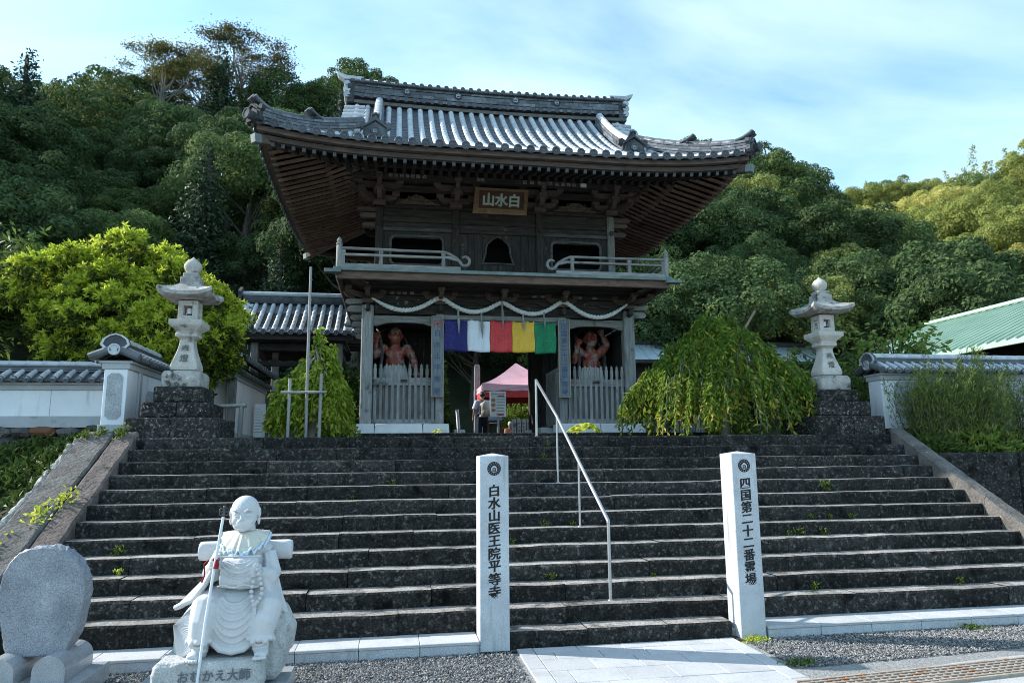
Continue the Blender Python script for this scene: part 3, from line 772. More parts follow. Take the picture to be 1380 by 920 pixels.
# railing with curled ends
def railing(s):
    r = MB()
    xo, xe = GX(s * 3.50), GX(s * 1.10)
    y = BF + .10
    root = gbox('railing_base', *sorted((xo, GX(s * 1.02))), y - .045, y + .045, BZ + .012, BZ + .10, 'wgx', .012)
    m = MB(); m.lathe((xo, y, BZ), [(.06, 0), (.06, .47), (.052, .475), (.052, .49), (.066, .495), (.066, .52), (.034, .53), (.034, .545), (.055, .565), (.05, .60), (.02, .635), (.004, .655)], 12)
    gp('newel_post', m, M_['wgz'], root)
    for u in (3.42, 2.66, 1.38):
        m = MB(); m.obox((GX(s * u), y, BZ + .20), X, Y, Z, .04, .035, .105, .006, taper=.8); m.obox((GX(s * u), y, BZ + .35), X, Y, Z, .045, .04, .04, .012); gp('strut', m, M_['wgz'], root)
    m = MB(); m.box(*sorted((GX(s * 3.45), GX(s * 1.22))), y - .032, y + .032, BZ + .27, BZ + .315, .008); gp('lower_rail', m, M_['wgx'], root)
    # top rail runs on into a curl
    pth = [(3.46, .425), (2.2, .415), (1.50, .415), (1.34, .41), (1.22, .36), (1.10, .285), (1.02, .20)]
    c0 = (.93, .235); 
    for t in np.linspace(3.6, 3.6 + 5.0, 16): pth.append((c0[0] - .105 * math.cos(t) * (1 - (t - 3.6) * .03), c0[1] + .105 * math.sin(t) * (1 - (t - 3.6) * .03)))
    m = MB(); m.tube([(GX(s * u), y, BZ + v) for u, v in pth], [.030] * 5 + [.034] * (len(pth) - 8) + [.03, .026, .02], 8); gp('curled_rail', m, M_['wgx'], root)
    m = MB(); m.prism([(s * u, v) for u, v in ((1.40, .30), (1.28, .33), (1.14, .30), (1.04, .22), (1.12, .23), (1.24, .26))], (CX, y - .025, BZ), X, Z, Y, .05); gp('leaf_carving', m, M_['wgx'], root)
    # side run
    for z, h in ((.27, .045), (.395, .055)):
        m = MB(); m.box(xo - .03, xo + .03, y + .07, 20.1, BZ + z, BZ + z + h, .008); gp('side_rail', m, M_['wgy'], root)
    m = MB(); m.box(xo - .045, xo + .045, y + .07, 20.1, BZ + .012, BZ + .09, .01); gp('side_base', m, M_['wgy'], root)
    for k in range(5):
        m = MB(); m.obox((xo, y + .9 + k * 1.1, BZ + .2), X, Y, Z, .035, .04, .105, .006, taper=.8); gp('strut', m, M_['wgz'], root)
railing(-1); railing(1)

# -- upper storey
YU, YUB = 16.0, 18.6
for u in (-2.75, -.995, .995, 2.75):
    m = 'wgz' if u > 2 else 'wdz'
    gbox('upper_column', GX(u) - .085, GX(u) + .085, YU - .085, YU + .085, BZ, 7.50, m, .015)
    gbox('upper_column', GX(u) - .085, GX(u) + .085, YUB - .085, YUB + .085, BZ, 7.50, 'wdz', .015)
    q = MB(); q.lathe((GX(u), YU - .13, 7.06), [(.055, 0), (.05, .02), (.02, .035)], 10, axis=(X, Z, (0, -1, 0))); gp('boss', q, M_['wdx'])
def rrect(x0, x1, z0, z1, r, n=5, only_top=False):
    P = []
    for cxx, czz, a0 in ((x1 - r, z1 - r, 0), (x0 + r, z1 - r, 90), (x0 + r, z0 + r, 180), (x1 - r, z0 + r, 270)):
        for k in range(n + 1):
            a = R(a0 + 90 * k / n); P.append((cxx + r * math.cos(a), czz + r * math.sin(a)))
    return P
def board_wall(x0, x1, z0, z1, hole, y, n):
    """upright boards round an opening (hole is a polygon inside)"""
    hx0 = min(p[0] for p in hole); hx1 = max(p[0] for p in hole); hz0 = min(p[1] for p in hole); hz1 = max(p[1] for p in hole)
    for i in range(n):
        a = x0 + (x1 - x0) * i / n + .002; b = x0 + (x1 - x0) * (i + 1) / n - .002
        if b < hx0 or a > hx1: gbox('wall_board', a, b, y - .015, y + .015, z0, z1, 'wdz', .003)
        else:
            if hz1 + .01 < z1: gbox('wall_board', a, b, y - .015, y + .015, hz1 - .02, z1, 'wdz', .003)
            if hz0 - .01 > z0: gbox('wall_board', a, b, y - .015, y + .015, z0, hz0 + .02, 'wdz', .003)
            if a < hx0: gbox('wall_board', a, hx0, y - .014, y + .014, hz0 - .02, hz1 + .02, 'wdz', .003)
            if b > hx1: gbox('wall_board', hx1, b, y - .014, y + .014, hz0 - .02, hz1 + .02, 'wdz', .003)
for s in (-1, 1):
    a, b = sorted((GX(s * 2.665), GX(s * 1.08)))
    mid = GX(s * 1.885); hole = rrect(mid - .575, mid + .575, 6.165, 6.795, .11)
    board_wall(a, b, 5.95, 6.93, hole, YU, 9)
    m = MB(); m.ring(rrect(mid - .63, mid + .63, 6.11, 6.85, .15), hole, (0, YU - .05, 0), X, Z, Y, .05); wf = gp('window_frame', m, M_['wm'])
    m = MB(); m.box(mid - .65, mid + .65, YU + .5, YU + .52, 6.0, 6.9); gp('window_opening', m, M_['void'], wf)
    m = MB(); m.box(mid - .56, mid + .56, YU - .01, YU + .02, 6.30, 6.345, .006); gp('window_bar', m, M_['wdx'], wf)
kato = [(-.34, 0), (-.31, .10), (-.27, .24), (-.265, .36), (-.23, .46), (-.16, .52), (-.12, .57), (-.05, .60), (0, .635), (.05, .60), (.12, .57), (.16, .52), (.23, .46), (.265, .36), (.27, .24), (.31, .10), (.34, 0)]
hole = [(CX + u, 6.245 + v) for u, v in kato]
board_wall(GX(-.91), GX(.91), 5.95, 6.93, hole, YU, 10)
sp_o = []
for u, v in hole:
    du, dv2 = u - CX, v - 6.53; k_ = min((.36 / abs(du)) if abs(du) > 1e-6 else 9, ((.37 if dv2 > 0 else .31) / abs(dv2)) if abs(dv2) > 1e-6 else 9); sp_o.append((CX + du * max(1.02, k_), 6.53 + dv2 * max(1.02, k_)))
m = MB(); m.ring(sp_o, [(CX + (u - CX) * .985, v) for u, v in hole], (0, YU - .012, 0), X, Z, Y, .024); gp('wall_spandrel', m, M_['wdz'])
oc = [(CX + u * 1.16, 6.215 + v * 1.07) for u, v in kato]
m = MB(); m.ring(oc, hole, (0, YU - .045, 0), X, Z, Y, .06); wf = gp('bell_window_frame', m, M_['wm'])
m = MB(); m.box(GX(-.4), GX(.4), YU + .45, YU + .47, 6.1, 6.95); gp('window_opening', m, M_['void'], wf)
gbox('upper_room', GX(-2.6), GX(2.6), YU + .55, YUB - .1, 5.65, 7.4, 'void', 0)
for z0, z1, dy, mm in ((5.62, 5.80, .07, 'wdx'), (5.805, 5.945, .03, 'wdx'), (6.935, 7.02, .06, 'wm'), (7.025, 7.15, .03, 'wdx'), (7.155, 7.27, .05, 'wdx'), (7.275, 7.47, .025, 'wdx'), (7.475, 7.56, .075, 'wdx')):
    for i, (u0, u1) in enumerate(((-2.665, -1.08), (-.91, .91), (1.08, 2.665))):
        gbox('wall_rail' if dy > .04 else 'wall_panel', GX(u0), GX(u1), YU - dy, YU + .02, z0, z1, mm if i != 1 or mm == 'wdx' else 'wdx', .008)
for s in (-1, 1):
    for k in range(9):
        y0 = YU + .09 + (YUB - YU - .18) * k / 9
        gbox('wall_board', GX(s * 2.75) - .02, GX(s * 2.75) + .02, y0 + .003, y0 + (YUB - YU - .18) / 9 - .003, 5.62, 7.5, 'wdz', .003)
# upper brackets: three stepping tiers, frog legs and carved panels
for u in (-2.75, -.995, .995, 2.75):
    bracket(GX(u), YU - .07, 7.50, [(-.42, 0), (.42, 0), (0, -.42)], 1.2, 'wbx')
    bracket(GX(u), YU - .32, 7.74, [(-.52, 0), (.52, 0), (0, -.36)], 1.1, 'wbx')
    if abs(u) > 2:
        s = math.copysign(1, u)
        bracket(GX(u), YU, 7.50, [(s * .45, -.45), (s * .46, 0), (0, .38)], 1.15, 'wbx'); bracket(GX(u + s * .26), YU, 7.74, [(s * .5, 0), (0, .45), (s * .4, -.4)], 1.1, 'wbx')
        for zz_, L in ((7.42, .42), (7.28, .36), (7.05, .30)):
            nose(GX(u + s * .085), YU, zz_, s, L, .11, .12)
        for yy in (17.3, 18.6):
            bracket(GX(u), yy, 7.50, [(s * .42, 0), (0, .38), (0, -.38)], 1.0)
M_['carve'] = wood('carved_wood', (.07, .055, .042), (.20, .16, .12), 'x')
def carving(cx_, z, w, h, y, name='cloud_carving'):
    m = MB(); rr = random.Random(int(cx_ * 100) + int(z * 10))
    pts = [(-.5, 0), (-.46, .12), (-.36, .16), (-.30, .42), (-.18, .62), (-.08, .9), (.08, .9), (.18, .62), (.30, .42), (.36, .16), (.46, .12), (.5, 0)]
    m.prism([(cx_ + u * w, z + v * h * .9) for u, v in pts], (0, y, 0), X, Z, Y, .03)
    for k in range(16):
        u = rr.uniform(-.42, .42); v = rr.uniform(.05, .8) * (1 - abs(u) * 1.5)
        if v < .02: continue
        r_ = rr.uniform(.028, .05)
        m.tube([(cx_ + u * w + r_ * math.cos(t) * (1 - t * .1), y - .012, z + v * h + r_ * math.sin(t) * (1 - t * .1)) for t in np.linspace(0, 5.2, 9)], .012, 5)
    return gp(name, m, M_['carve'])
for s in (-1, 1): carving(GX(s * 1.885), 7.565, 1.05, .27, YU - .11)
carving(GX(0), 7.565, .9, .25, YU - .11)
for y_, z0, z1 in ((YU - .02, 7.57, 7.74), (YU - .26, 7.80, 7.96)):
    for i, (u0, u1) in enumerate(((-2.665, -1.08), (-.91, .91), (1.08, 2.665))):
        gbox('bracket_board', GX(u0), GX(u1), y_, y_ + .03, z0 + .0, z1, 'wdx', .004)
# outer purlins that carry the rafters
PZ = 8.03
gbox('purlin', GX(-3.55), GX(3.55), YU - .66, YU - .52, PZ - .07, PZ + .05, 'wdx', .01)
gbox('wall_purlin', GX(-2.9), GX(2.9), YU - .1, YU + .05, PZ + .06, PZ + .3, 'wdx', .01)
for s in (-1, 1):
    gbox('purlin', GX(s * 3.40) - .07, GX(s * 3.40) + .07, YU - .9, 19.4, PZ - .07, PZ + .05, 'wdy', .01)
    gbox('wall_purlin', GX(s * 2.75) - .07, GX(s * 2.75) + .07, YU + .1, 18.6, PZ + .06, PZ + .3, 'wdy', .01)
for x in (-.15, -.03, .1, .22, .34, .46, .6): slip(x, YU - .663, PZ - .012, .085, .085)
for x in (1.83, 1.92): slip(x, YU - .663, PZ - .01, .08, .085)
for x in (2.9, 3.06, 3.25, 3.5, 3.66, 3.8, 3.93, 4.06): slip(x, YU - .663, PZ - .012, .09, .085)
gb = MB(); gb.box(4.22, 4.36, YU - .668, YU - .662, PZ - .06, PZ + .035); gp('paper_slip', gb, M_['plaster'])

# ---------------------------------------------------------------- roof
EY0, EY1, EH = 13.2, 21.4, 5.06            # front and back eave lines, half width
EZ, HD = 7.80, 4.1                         # eave height of the tile bed, half depth
def rise(d):                               # height above the eaves at distance d from them (hollow curve)
    t = max(0.0, d) / HD
    return 2.88 * (.60 * t + .40 * t * t)
def sweep(x, y):
    """upturn towards the corners"""
    a = abs(x - CX) / EH; b = abs(y - 17.3) / HD
    return .27 * (max(0, a - .35) / .65) ** 2.4 * (max(0, b - .1) / .9) ** 2.4 if True else 0
VERGE, GABLE = 3.62, 3.05
def roof_z(x, y):
    """tile bed height"""
    dy = min(y - EY0, EY1 - y); dx = EH - abs(x - CX)
    d = dy if (dx >= EH - VERGE or dx >= dy) else dx
    if abs(x - CX) <= VERGE and dy >= EH - VERGE - .0: d = dy
    elif abs(x - CX) > VERGE: d = min(dx, dy)
    return EZ + rise(d) + sweep(x, y)
tiles = gp
# pan tiles: overlapping courses
def pan_front(sgn):
    m = MB(); nco = 17; y_e = EY0 if sgn > 0 else EY1
    for c in range(nco):
        d0 = HD * c / nco; d1 = HD * (c + 1) / nco + .03
        if d1 > HD: d1 = HD
        # clip to the hip line at low d, to the verge above
        def xlim(d): return EH - d if d < EH - VERGE else VERGE
        rows = []
        nx = 60
        for d, lift in ((d0, .0), (d0, .028), (d1, .004)):
            w = xlim(min(d, d0 + .1)); rows.append([(CX + w * (2 * i / nx - 1), y_e + sgn * d, EZ + rise(d) + sweep(CX + w * (2 * i / nx - 1), y_e + sgn * d) + lift) for i in range(nx + 1)])
        m.grid(rows, smooth=False, flip=(sgn < 0))
    return m
def pan_side(s):
    m = MB(); D = EH - GABLE; nco = 8
    for c in range(nco):
        d0 = D * c / nco; d1 = min(D, D * (c + 1) / nco + .03); rows = []; ny = 48
        for d, lift in ((d0, 0), (d0, .028), (d1, .004)):
            w = HD - min(d, d0 + .1); x = CX + s * (EH - d)
            rows.append([(x, 17.3 + w * (2 * i / ny - 1), EZ + rise(d) + sweep(x, 17.3 + w * (2 * i / ny - 1)) + lift) for i in range(ny + 1)])
        m.grid(rows, smooth=False, flip=(s > 0))
    return m
for sg in (1, -1): gp('pan_tiles', pan_front(sg), M_['tile'], kind='stuff')
for s in (-1, 1): gp('pan_tiles', pan_side(s), M_['tile'], kind='stuff')
# rows of round cover tiles, with their end discs
CR = .064
def roll_path(pts):
    """scalloped half tube: one slight swelling per tile"""
    m = MB(); n = 7; rings = []
    L = [0]
    for a, b in zip(pts[:-1], pts[1:]): L.append(L[-1] + (Vector(b) - Vector(a)).length)
    tot = L[-1]; nt = max(2, int(tot / .27)); out = []
    def at(s):
        for i in range(len(L) - 1):
            if s <= L[i + 1] or i == len(L) - 2:
                t = (s - L[i]) / max(1e-6, L[i + 1] - L[i]); return Vector(pts[i]).lerp(Vector(pts[i + 1]), t)
    st = []
    for k in range(nt):
        st += [(tot * k / nt, CR * 1.03), (tot * (k + .94) / nt, CR * .985), (tot * (k + 1) / nt - .001, CR * .98)]
    P = [at(a) for a, _ in st]
    rows = []
    for i, (p, (_, r)) in enumerate(zip(P, st)):
        t = (P[min(i + 1, len(P) - 1)] - P[max(0, i - 1)]).normalized(); sd = t.cross(Vector(Z)).normalized(); up = sd.cross(t)
        rows.append([p + sd * (r * math.cos(a)) + up * (r * math.sin(a)) for a in np.linspace(-.25, math.pi + .25, n + 1)])
    m.grid(rows, smooth=True, flip=False)
    return m
def cap_mesh():
    m = MB(); r = .088
    m.lathe((0, 0, 0), [(r * .9, -.05), (r, -.03), (r, .0), (r * .93, .008), (r * .80, .008), (r * .74, -.004), (r * .34, -.004), (r * .3, .004), (r * .12, .006)], 16, axis=(X, Z, (0, -1, 0)))
    for k in range(8):
        a = 2 * math.pi * k / 8; m.box(r * .56 * math.cos(a) - .006, r * .56 * math.cos(a) + .006, -.006, .0, r * .56 * math.sin(a) - .006, r * .56 * math.sin(a) + .006)
    return to_mesh('eave_disc', m, Vector((0, 0, 0)))
CAPM = cap_mesh(); CAPM.materials.append(M_['tile'])
def eave_disc(p, ang, parent, scale=1.0):
    o = bpy.data.objects.new('eave_disc', CAPM); COL.objects.link(o); o.parent = parent; o.location = Vector(p) - wloc(parent)
    o.rotation_euler = (0, 0, ang); o.scale = (scale,) * 3; PW[o.name] = wloc(parent); return o
NR = 39; SP = 2 * EH / NR
for sg, ye in ((1, EY0), (-1, EY1)):
    for i in range(NR):
        x = CX - EH + SP * (i + .5); u = abs(x - CX)
        dmax = HD - .22 if u < VERGE - .05 else EH - u
        if dmax < .12: continue
        pts = [(x, ye + sg * d, EZ + rise(d) + sweep(x, ye + sg * d) + .030) for d in np.linspace(-.03, dmax, max(3, int(dmax / .22)))]
        r_ = gp('cover_tile_row', roll_path(pts), M_['tile_light'])
        if sg > 0: eave_disc((x, ye - .045, pts[0][2] + .01), 0, gate)
for s in (-1, 1):
    n = 31; sp = 2 * HD / n
    for i in range(n):
        y = 17.3 - HD + sp * (i + .5); v = abs(y - 17.3); dmax = min(EH - GABLE - .08, HD - v)
        if dmax < .12: continue
        pts = [(CX + s * (EH - d), y, EZ + rise(d) + sweep(CX + s * (EH - d), y) + .03) for d in np.linspace(-.03, dmax, max(3, int(dmax / .22)))]
        gp('cover_tile_row', roll_path(pts), M_['tile_light'])
        eave_disc((CX + s * (EH + .045), y, pts[0][2] + .01), s * math.pi / 2, gate)
# drip edge under the discs: curved pan-tile lips
def lip(front=True, s=1):
    m = MB()
    n = NR if front else 31
    for i in range(n + 1):
        for k in range(2):
            pass
    rows = []
    N = 6 * n
    for j in range(N + 1):
        t = j / N; ph = (t * n) % 1.0
        dz = -.055 * math.sin(math.pi * ph) ** .8
        if front: x = CX - EH + 2 * EH * t; y = EY0 - .02; p = (x, y)
        else: y = 17.3 - HD + 2 * HD * t; x = CX + s * (EH + .02); p = (x, y)
        z = EZ + sweep(x, y)
        rows.append([(p[0], p[1], z + .04), (p[0], p[1], z - .035 + dz * .3 + .03)])
    m.grid(rows, smooth=False); return m
gp('drip_tiles', lip(True), M_['tile'])
for s in (-1, 1): gp('drip_tiles', lip(False, s), M_['tile'])
# roof underlay
def underside(drop, inset, name, m_):
    m = MB(); rows = []
    for y in np.linspace(EY0 + inset, EY1 - inset, 25):
        rows.append([(x, y, EZ - drop + sweep(x, y) + rise(min(y - EY0, EY1 - y, EH - abs(x - CX), 1.6)) * .62) for x in np.linspace(CX - EH + inset, CX + EH - inset, 31)])
    m.grid(rows, smooth=True); return gp(name, m, M_[m_])
underside(.085, .12, 'sheathing', 'void')  # near-black: shade of the rafter gaps put into the board colour
# eave boards (two stepped tiers)
def eave_board(name, inset, z0, z1, th, mm):
    out = []
    for kind in ('f', 'l', 'r', 'b'):
        m = MB(); N = 30; rows = []
        for j in range(N + 1):
            t = 2 * j / N - 1
            if kind in 'fb':
                x = CX + t * (EH - inset); y = EY0 + inset if kind == 'f' else EY1 - inset; nx, ny = 0, (1 if kind == 'f' else -1)
            else:
                s = -1 if kind == 'l' else 1; x = CX + s * (EH - inset); y = 17.3 + t * (HD - inset); nx, ny = -s, 0
            z = EZ + sweep(x, y)
            rows.append([(x, y, z + z0), (x, y, z + z1), (x + nx * th, y + ny * th, z + z1), (x + nx * th, y + ny * th, z + z0), (x, y, z + z0)])
        m.grid(rows, smooth=False, flip=kind in 'rb'); out.append(gp(name, m, M_[mm + ('x' if kind in 'fb' else 'y')]))
    return out
eave_board('eave_board', .06, -.105, -.005, .12, 'wb')
eave_board('eave_board', .16, -.215, -.120, .12, 'wb')
# rafters: flying rafters outside, base rafters inside
def rafter(p, q, w, h, m, name):
    b = MB(); b.bar(p, q, w, h, Z); return gp(name, b, M_[m])
M_['sheath'] = flat('dark_sheathing', (.012, .010, .009), .95, .05)
M_['rafter_tip'] = flat('pale_rafter_tip', (.085, .098, .115), .8)
def rafters(side):
    n = 50 if side in 'fb' else 33
    for i in range(n):
        if side in 'fb':
            u = -EH + .34 + (2 * EH - .68) * i / (n - 1); x = CX + u; ye = EY0 + .22 if side == 'f' else EY1 - .22; sg = 1 if side == 'f' else -1
            lim = min(1.0, max(.0, EH - .22 - abs(u))); 
            P = lambda d: (x, ye + sg * d, EZ + sweep(x, ye) * (1 - min(1, d / 2.2) * .55) - .255 + .31 * d)
            far = min(2.55, EH - .2 - abs(u) + .02)
        else:
            v = -HD + .34 + (2 * HD - .68) * i / (n - 1); y = 17.3 + v; s = -1 if side == 'l' else 1; xe = CX + s * (EH - .22)
            P = lambda d: (xe - s * d, y, EZ + sweep(xe, y) * (1 - min(1, d / 2.2) * .55) - .255 + .31 * d)
            far = min(2.1, HD - .2 - abs(v) + .02)
        ax = 'y' if side in 'fb' else 'x'
        d1 = min(1.02, far)
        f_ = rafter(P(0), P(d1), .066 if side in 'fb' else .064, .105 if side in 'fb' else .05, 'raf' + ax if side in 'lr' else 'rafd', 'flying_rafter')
        a_ = Vector(P(0)); b_ = Vector(P(.05)); dd = (a_ - b_).normalized()
        t = MB(); t.bar(a_ + dd * .008, a_ - dd * .001, .066, .075, Z); gp('rafter_tip', t, M_['rafter_tip'], f_)
        if far > 1.1:
            a = Vector(P(.98)) - Vector((0, 0, .10)); b = Vector(P(far)) + Vector((0, 0, .02 * (far - 1)))
            rafter(a, b, .078 if side in 'fb' else .062, .11 if side in 'fb' else .05, 'raf' + ax if side in 'lr' else 'rafd', 'base_rafter')
for sd_ in 'flr': rafters(sd_)
# boards that part the two rafter tiers
for s in (-1, 1):
    m = MB(); rows = []
    for j in range(25):
        t = 2 * j / 24 - 1; x = CX + s * (EH - .22 - 1.0); y = 17.3 + t * (HD - 1.2); z = EZ + sweep(CX + s * EH, y) * .6 - .22 + .31
        rows.append([(x, y, z - .06), (x, y, z + .06), (x - s * .07, y, z + .06), (x - s * .07, y, z - .06), (x, y, z - .06)])
    m.grid(rows, smooth=False, flip=s > 0); gp('rafter_support', m, M_['wby'])
m = MB(); rows = []
for j in range(25):
    t = 2 * j / 24 - 1; y = EY0 + 1.22; x = CX + t * (EH - 1.2); z = EZ + sweep(x, EY0) * .6 - .22 + .31
    rows.append([(x, y, z - .06), (x, y, z + .06), (x, y + .07, z + .06), (x, y + .07, z - .06), (x, y, z - .06)])
m.grid(rows, smooth=False); gp('rafter_support', m, M_['wdx'])
# hip rafters at the four corners with copper caps
for s in (-1, 1):
    for ye, sg in ((EY0, 1), (EY1, -1)):
        m = MB(); a = Vector((CX + s * (EH - .02), ye + sg * .02, EZ + .27 - .33)); b = Vector((CX + s * (EH - 2.3), ye + sg * 2.3, EZ + .40))
        m.bar(a, b, .14, .16, Z, .01); hrf = gp('hip_rafter', m, M_['wbx'])
        m = MB(); d = (a - b).normalized(); m.bar(a + d * .012, a - d * .14, .15, .17, Z, .006); gp('copper_cap', m, M_['copper'], hrf)

# gable ends
for s in (-1, 1):
    m = MB(); zb = EZ + rise(EH - GABLE) - .05
    m.prism([(17.3 - 1.95, zb), (17.3 + 1.95, zb), (17.3 + 1.0, EZ + rise(3.1)), (17.3, EZ + rise(4.1)), (17.3 - 1.0, EZ + rise(3.1))], (CX + s * GABLE, 0, 0), Y, Z, X, s * .08)
    gp('gable_wall', m, M_['wdz'])
    m = MB(); rows = []
    for t in np.linspace(-1, 1, 21):
        y = 17.3 + t * (HD - (EH - VERGE) + .1); d = HD - abs(y - 17.3); z = EZ + rise(d)
        x = CX + s * (VERGE + .0)
        rows.append([(x, y, z - .30), (x, y, z - .03), (x - s * .07, y, z - .03), (x - s * .07, y, z - .30), (x, y, z - .30)])
    m.grid(rows, smooth=False, flip=s > 0); gp('bargeboard', m, M_['wgy'])
    for k in range(9):   # gable verge: round tiles laid across
        for sg in (-1, 1):
            y = 17.3 + sg * (.45 + k * .25); d = HD - abs(y - 17.3)
            if d < EH - VERGE + .1: continue
            z = EZ + rise(d) + .03
            m = MB(); m.tube([(CX + s * (VERGE - .45), y, z + .05), (CX + s * (VERGE + .06), y, z + .02)], .065, 9); gp('verge_tile', m, M_['tile_light'])
# stacked ridges (courses of flat tiles under a round capping)
M_['tile_ridge'] = mat('ridge_tile', [(.06, .07, .082), (.16, .175, .195)], 6, .45, .15, 40, rnd=.5, spec=.5, spots=[((.30, .32, .34), 9, .64, .1)])
def core_(path, h, w):
    m = MB(); rows = []; path = [Vector(p) for p in path]
    for i, p in enumerate(path):
        t = (path[min(i + 1, len(path) - 1)] - path[max(0, i - 1)]).normalized(); q = t.cross(Vector(Z)).normalized() * (w / 2)
        rows.append([p - q, p - q + Vector((0, 0, h - .01)), p + q + Vector((0, 0, h - .01)), p + q, p - q])
    m.grid(rows, smooth=False); return m
def ridge(path, h, w, name, cap_r=.085, courses=6, cap_scallop=True, mm='tile_dark', top='tile_light', split=0):
    """path of base points; each course one object, uneven and stepping in"""
    path = [Vector(p) for p in path]
    root = None
    n = len(path)
    def frame(i):
        t = (path[min(i + 1, n - 1)] - path[max(0, i - 1)]).normalized(); sd = t.cross(Vector(Z)).normalized(); return t, sd
    for c in range(courses):
        z0 = h * c / courses; z1 = h * (c + 1) / courses - .014; ww = w * (1 - .10 * c / courses) * (1 if c % 2 else .92); m = MB(); rows = []
        for i in range(n):
            t, sd = frame(i); p = path[i]; q = sd * (ww / 2)
            j = random.uniform(-.004, .004)
            rows.append([p - q + Vector((0, 0, z0)), p - q + Vector((0, 0, z1 + j)), p + q + Vector((0, 0, z1 + j)), p + q + Vector((0, 0, z0)), p - q + Vector((0, 0, z0))])
        if split and root is None: root = gp(name, core_(path, h, w * .80), M_['tile_dark'])
        if split:
            tot = n - 1; Lp = sum((b - a).length for a, b in zip(path[:-1], path[1:])); cur = -random.uniform(0, split) ; sp_ = split * tot / Lp
            cur = cur * tot / Lp
            while cur < tot - 1e-6:
                nx_ = cur + sp_ * random.uniform(.85, 1.15); a_, b_ = max(0, cur), min(tot, nx_ - .006 * tot / Lp)
                if b_ - a_ > .05 * sp_:
                    m = MB(); dq = random.uniform(-.006, .006)
                    def at_(s_): i0 = min(int(s_), tot - 1); return [V_a.lerp(V_b, s_ - i0) for V_a, V_b in zip([Vector(p) for p in rows[i0][:4]], [Vector(p) for p in rows[i0 + 1][:4]])]
                    A_, B_ = at_(a_), at_(b_); t_, sd_0 = frame(min(int(a_), tot)); off_ = sd_0 * dq
                    m.add([p + off_ for p in A_ + B_], [(0, 1, 2, 3), (7, 6, 5, 4), (0, 4, 5, 1), (1, 5, 6, 2), (2, 6, 7, 3)]); gp('ridge_tile', m, M_['tile_ridge'], root)
                cur = nx_
            continue
        m.grid(rows, smooth=False); m.add(rows[0][:4], [(0, 1, 2, 3)]); m.add(rows[-1][:4], [(3, 2, 1, 0)])
        o = gp(name if root is None else 'ridge_course', m, M_[mm], root)
        if root is None: root = o
    m = MB(); P = [p + Vector((0, 0, h)) for p in path]
    L = sum((b - a).length for a, b in zip(P[:-1], P[1:])); k = max(2, int(L / .27)); pts = []; rad = []
    for i in range(k):
        for t, r in ((0.0, 1.06), (.93, .95), (.999, .94)):
            s_ = (i + t) / k * (n - 1); i0 = min(int(s_), n - 2); pts.append(P[i0].lerp(P[i0 + 1], s_ - i0)); rad.append(cap_r * r)
    m.tube(pts, rad, 10); gp('ridge_capping', m, M_[top], root)
    return root
def oni(p, d, sc=1.0, name='ridge_end_tile'):
    """crested end tile facing along d"""
    p = Vector(p); d = Vector(d).normalized(); sd = d.cross(Vector(Z)).normalized() * -1
    m = MB()
    pts = [(-.26, 0), (-.30, .06), (-.25, .12), (-.25, .22), (-.33, .27), (-.34, .35), (-.26, .39), (-.19, .34), (-.14, .40), (-.06, .46), (0, .56), (.06, .46), (.14, .40), (.19, .34), (.26, .39), (.34, .35), (.33, .27), (.25, .22), (.25, .12), (.30, .06), (.26, 0)]
    m.prism([(u * sc, v * sc) for u, v in pts], p - d * .06 * sc, sd, Z, d, .10 * sc)
    m.prism([(u * sc, v * sc) for u, v in ((-.22, .02), (-.20, .22), (0, .36), (.20, .22), (.22, .02))], p + d * .04 * sc, sd, Z, d, .04 * sc)
    for e in (-1, 1):
        m.prism([(e * u * sc, v * sc) for u, v in ((0, .40), (.24, .235), (.24, .275), (0, .44))], p + d * .04 * sc, sd, Z, d, .07 * sc)
    o = gp(name, m, M_['tile_dark'])
    q = MB(); q.lathe(p + d * .082 * sc + Vector((0, 0, .16 * sc)), [(.085 * sc, 0), (.085 * sc, .02 * sc), (.07 * sc, .02 * sc), (.065 * sc, .008 * sc)], 16, axis=(sd, Z, d)); c_ = gp('crest_disc', q, M_['tile'], o)
    q = MB(); b_ = p + d * .094 * sc + Vector((0, 0, .16 * sc))
    for u0, u1, v0, v1 in ((-.035, .035, -.04, -.03), (-.035, .035, .02, .03), (-.035, .035, -.005, .004), (-.038, -.028, -.04, .03), (.028, .038, -.04, .03)):
        q.prism([(u0 * sc, v0 * sc), (u1 * sc, v0 * sc), (u1 * sc, v1 * sc), (u0 * sc, v1 * sc)], b_, sd, Z, d, .006)
    gp('crest_mark', q, M_['tile_light'], c_)
    return o
def horns(p, d, sc, parent):
    """three bird-perch tubes that rise forward over an end tile"""
    p = Vector(p); d = Vector(d).normalized(); sd = d.cross(Vector(Z)).normalized()
    for k in (-1, 0, 1):
        m = MB(); b = p + sd * (.10 * k * sc) + Vector((0, 0, .03 * sc if k == 0 else 0))
        m.tube([b - d * .26 * sc - Vector((0, 0, .05 * sc)), b - d * .05 * sc - Vector((0, 0, .01 * sc)), b + d * .12 * sc + Vector((0, 0, .06 * sc)), b + d * .19 * sc + Vector((0, 0, .11 * sc))], [.045 * sc, .05 * sc, .056 * sc, .06 * sc], 9)
        gp('perch_tile', m, M_['tile'], parent)
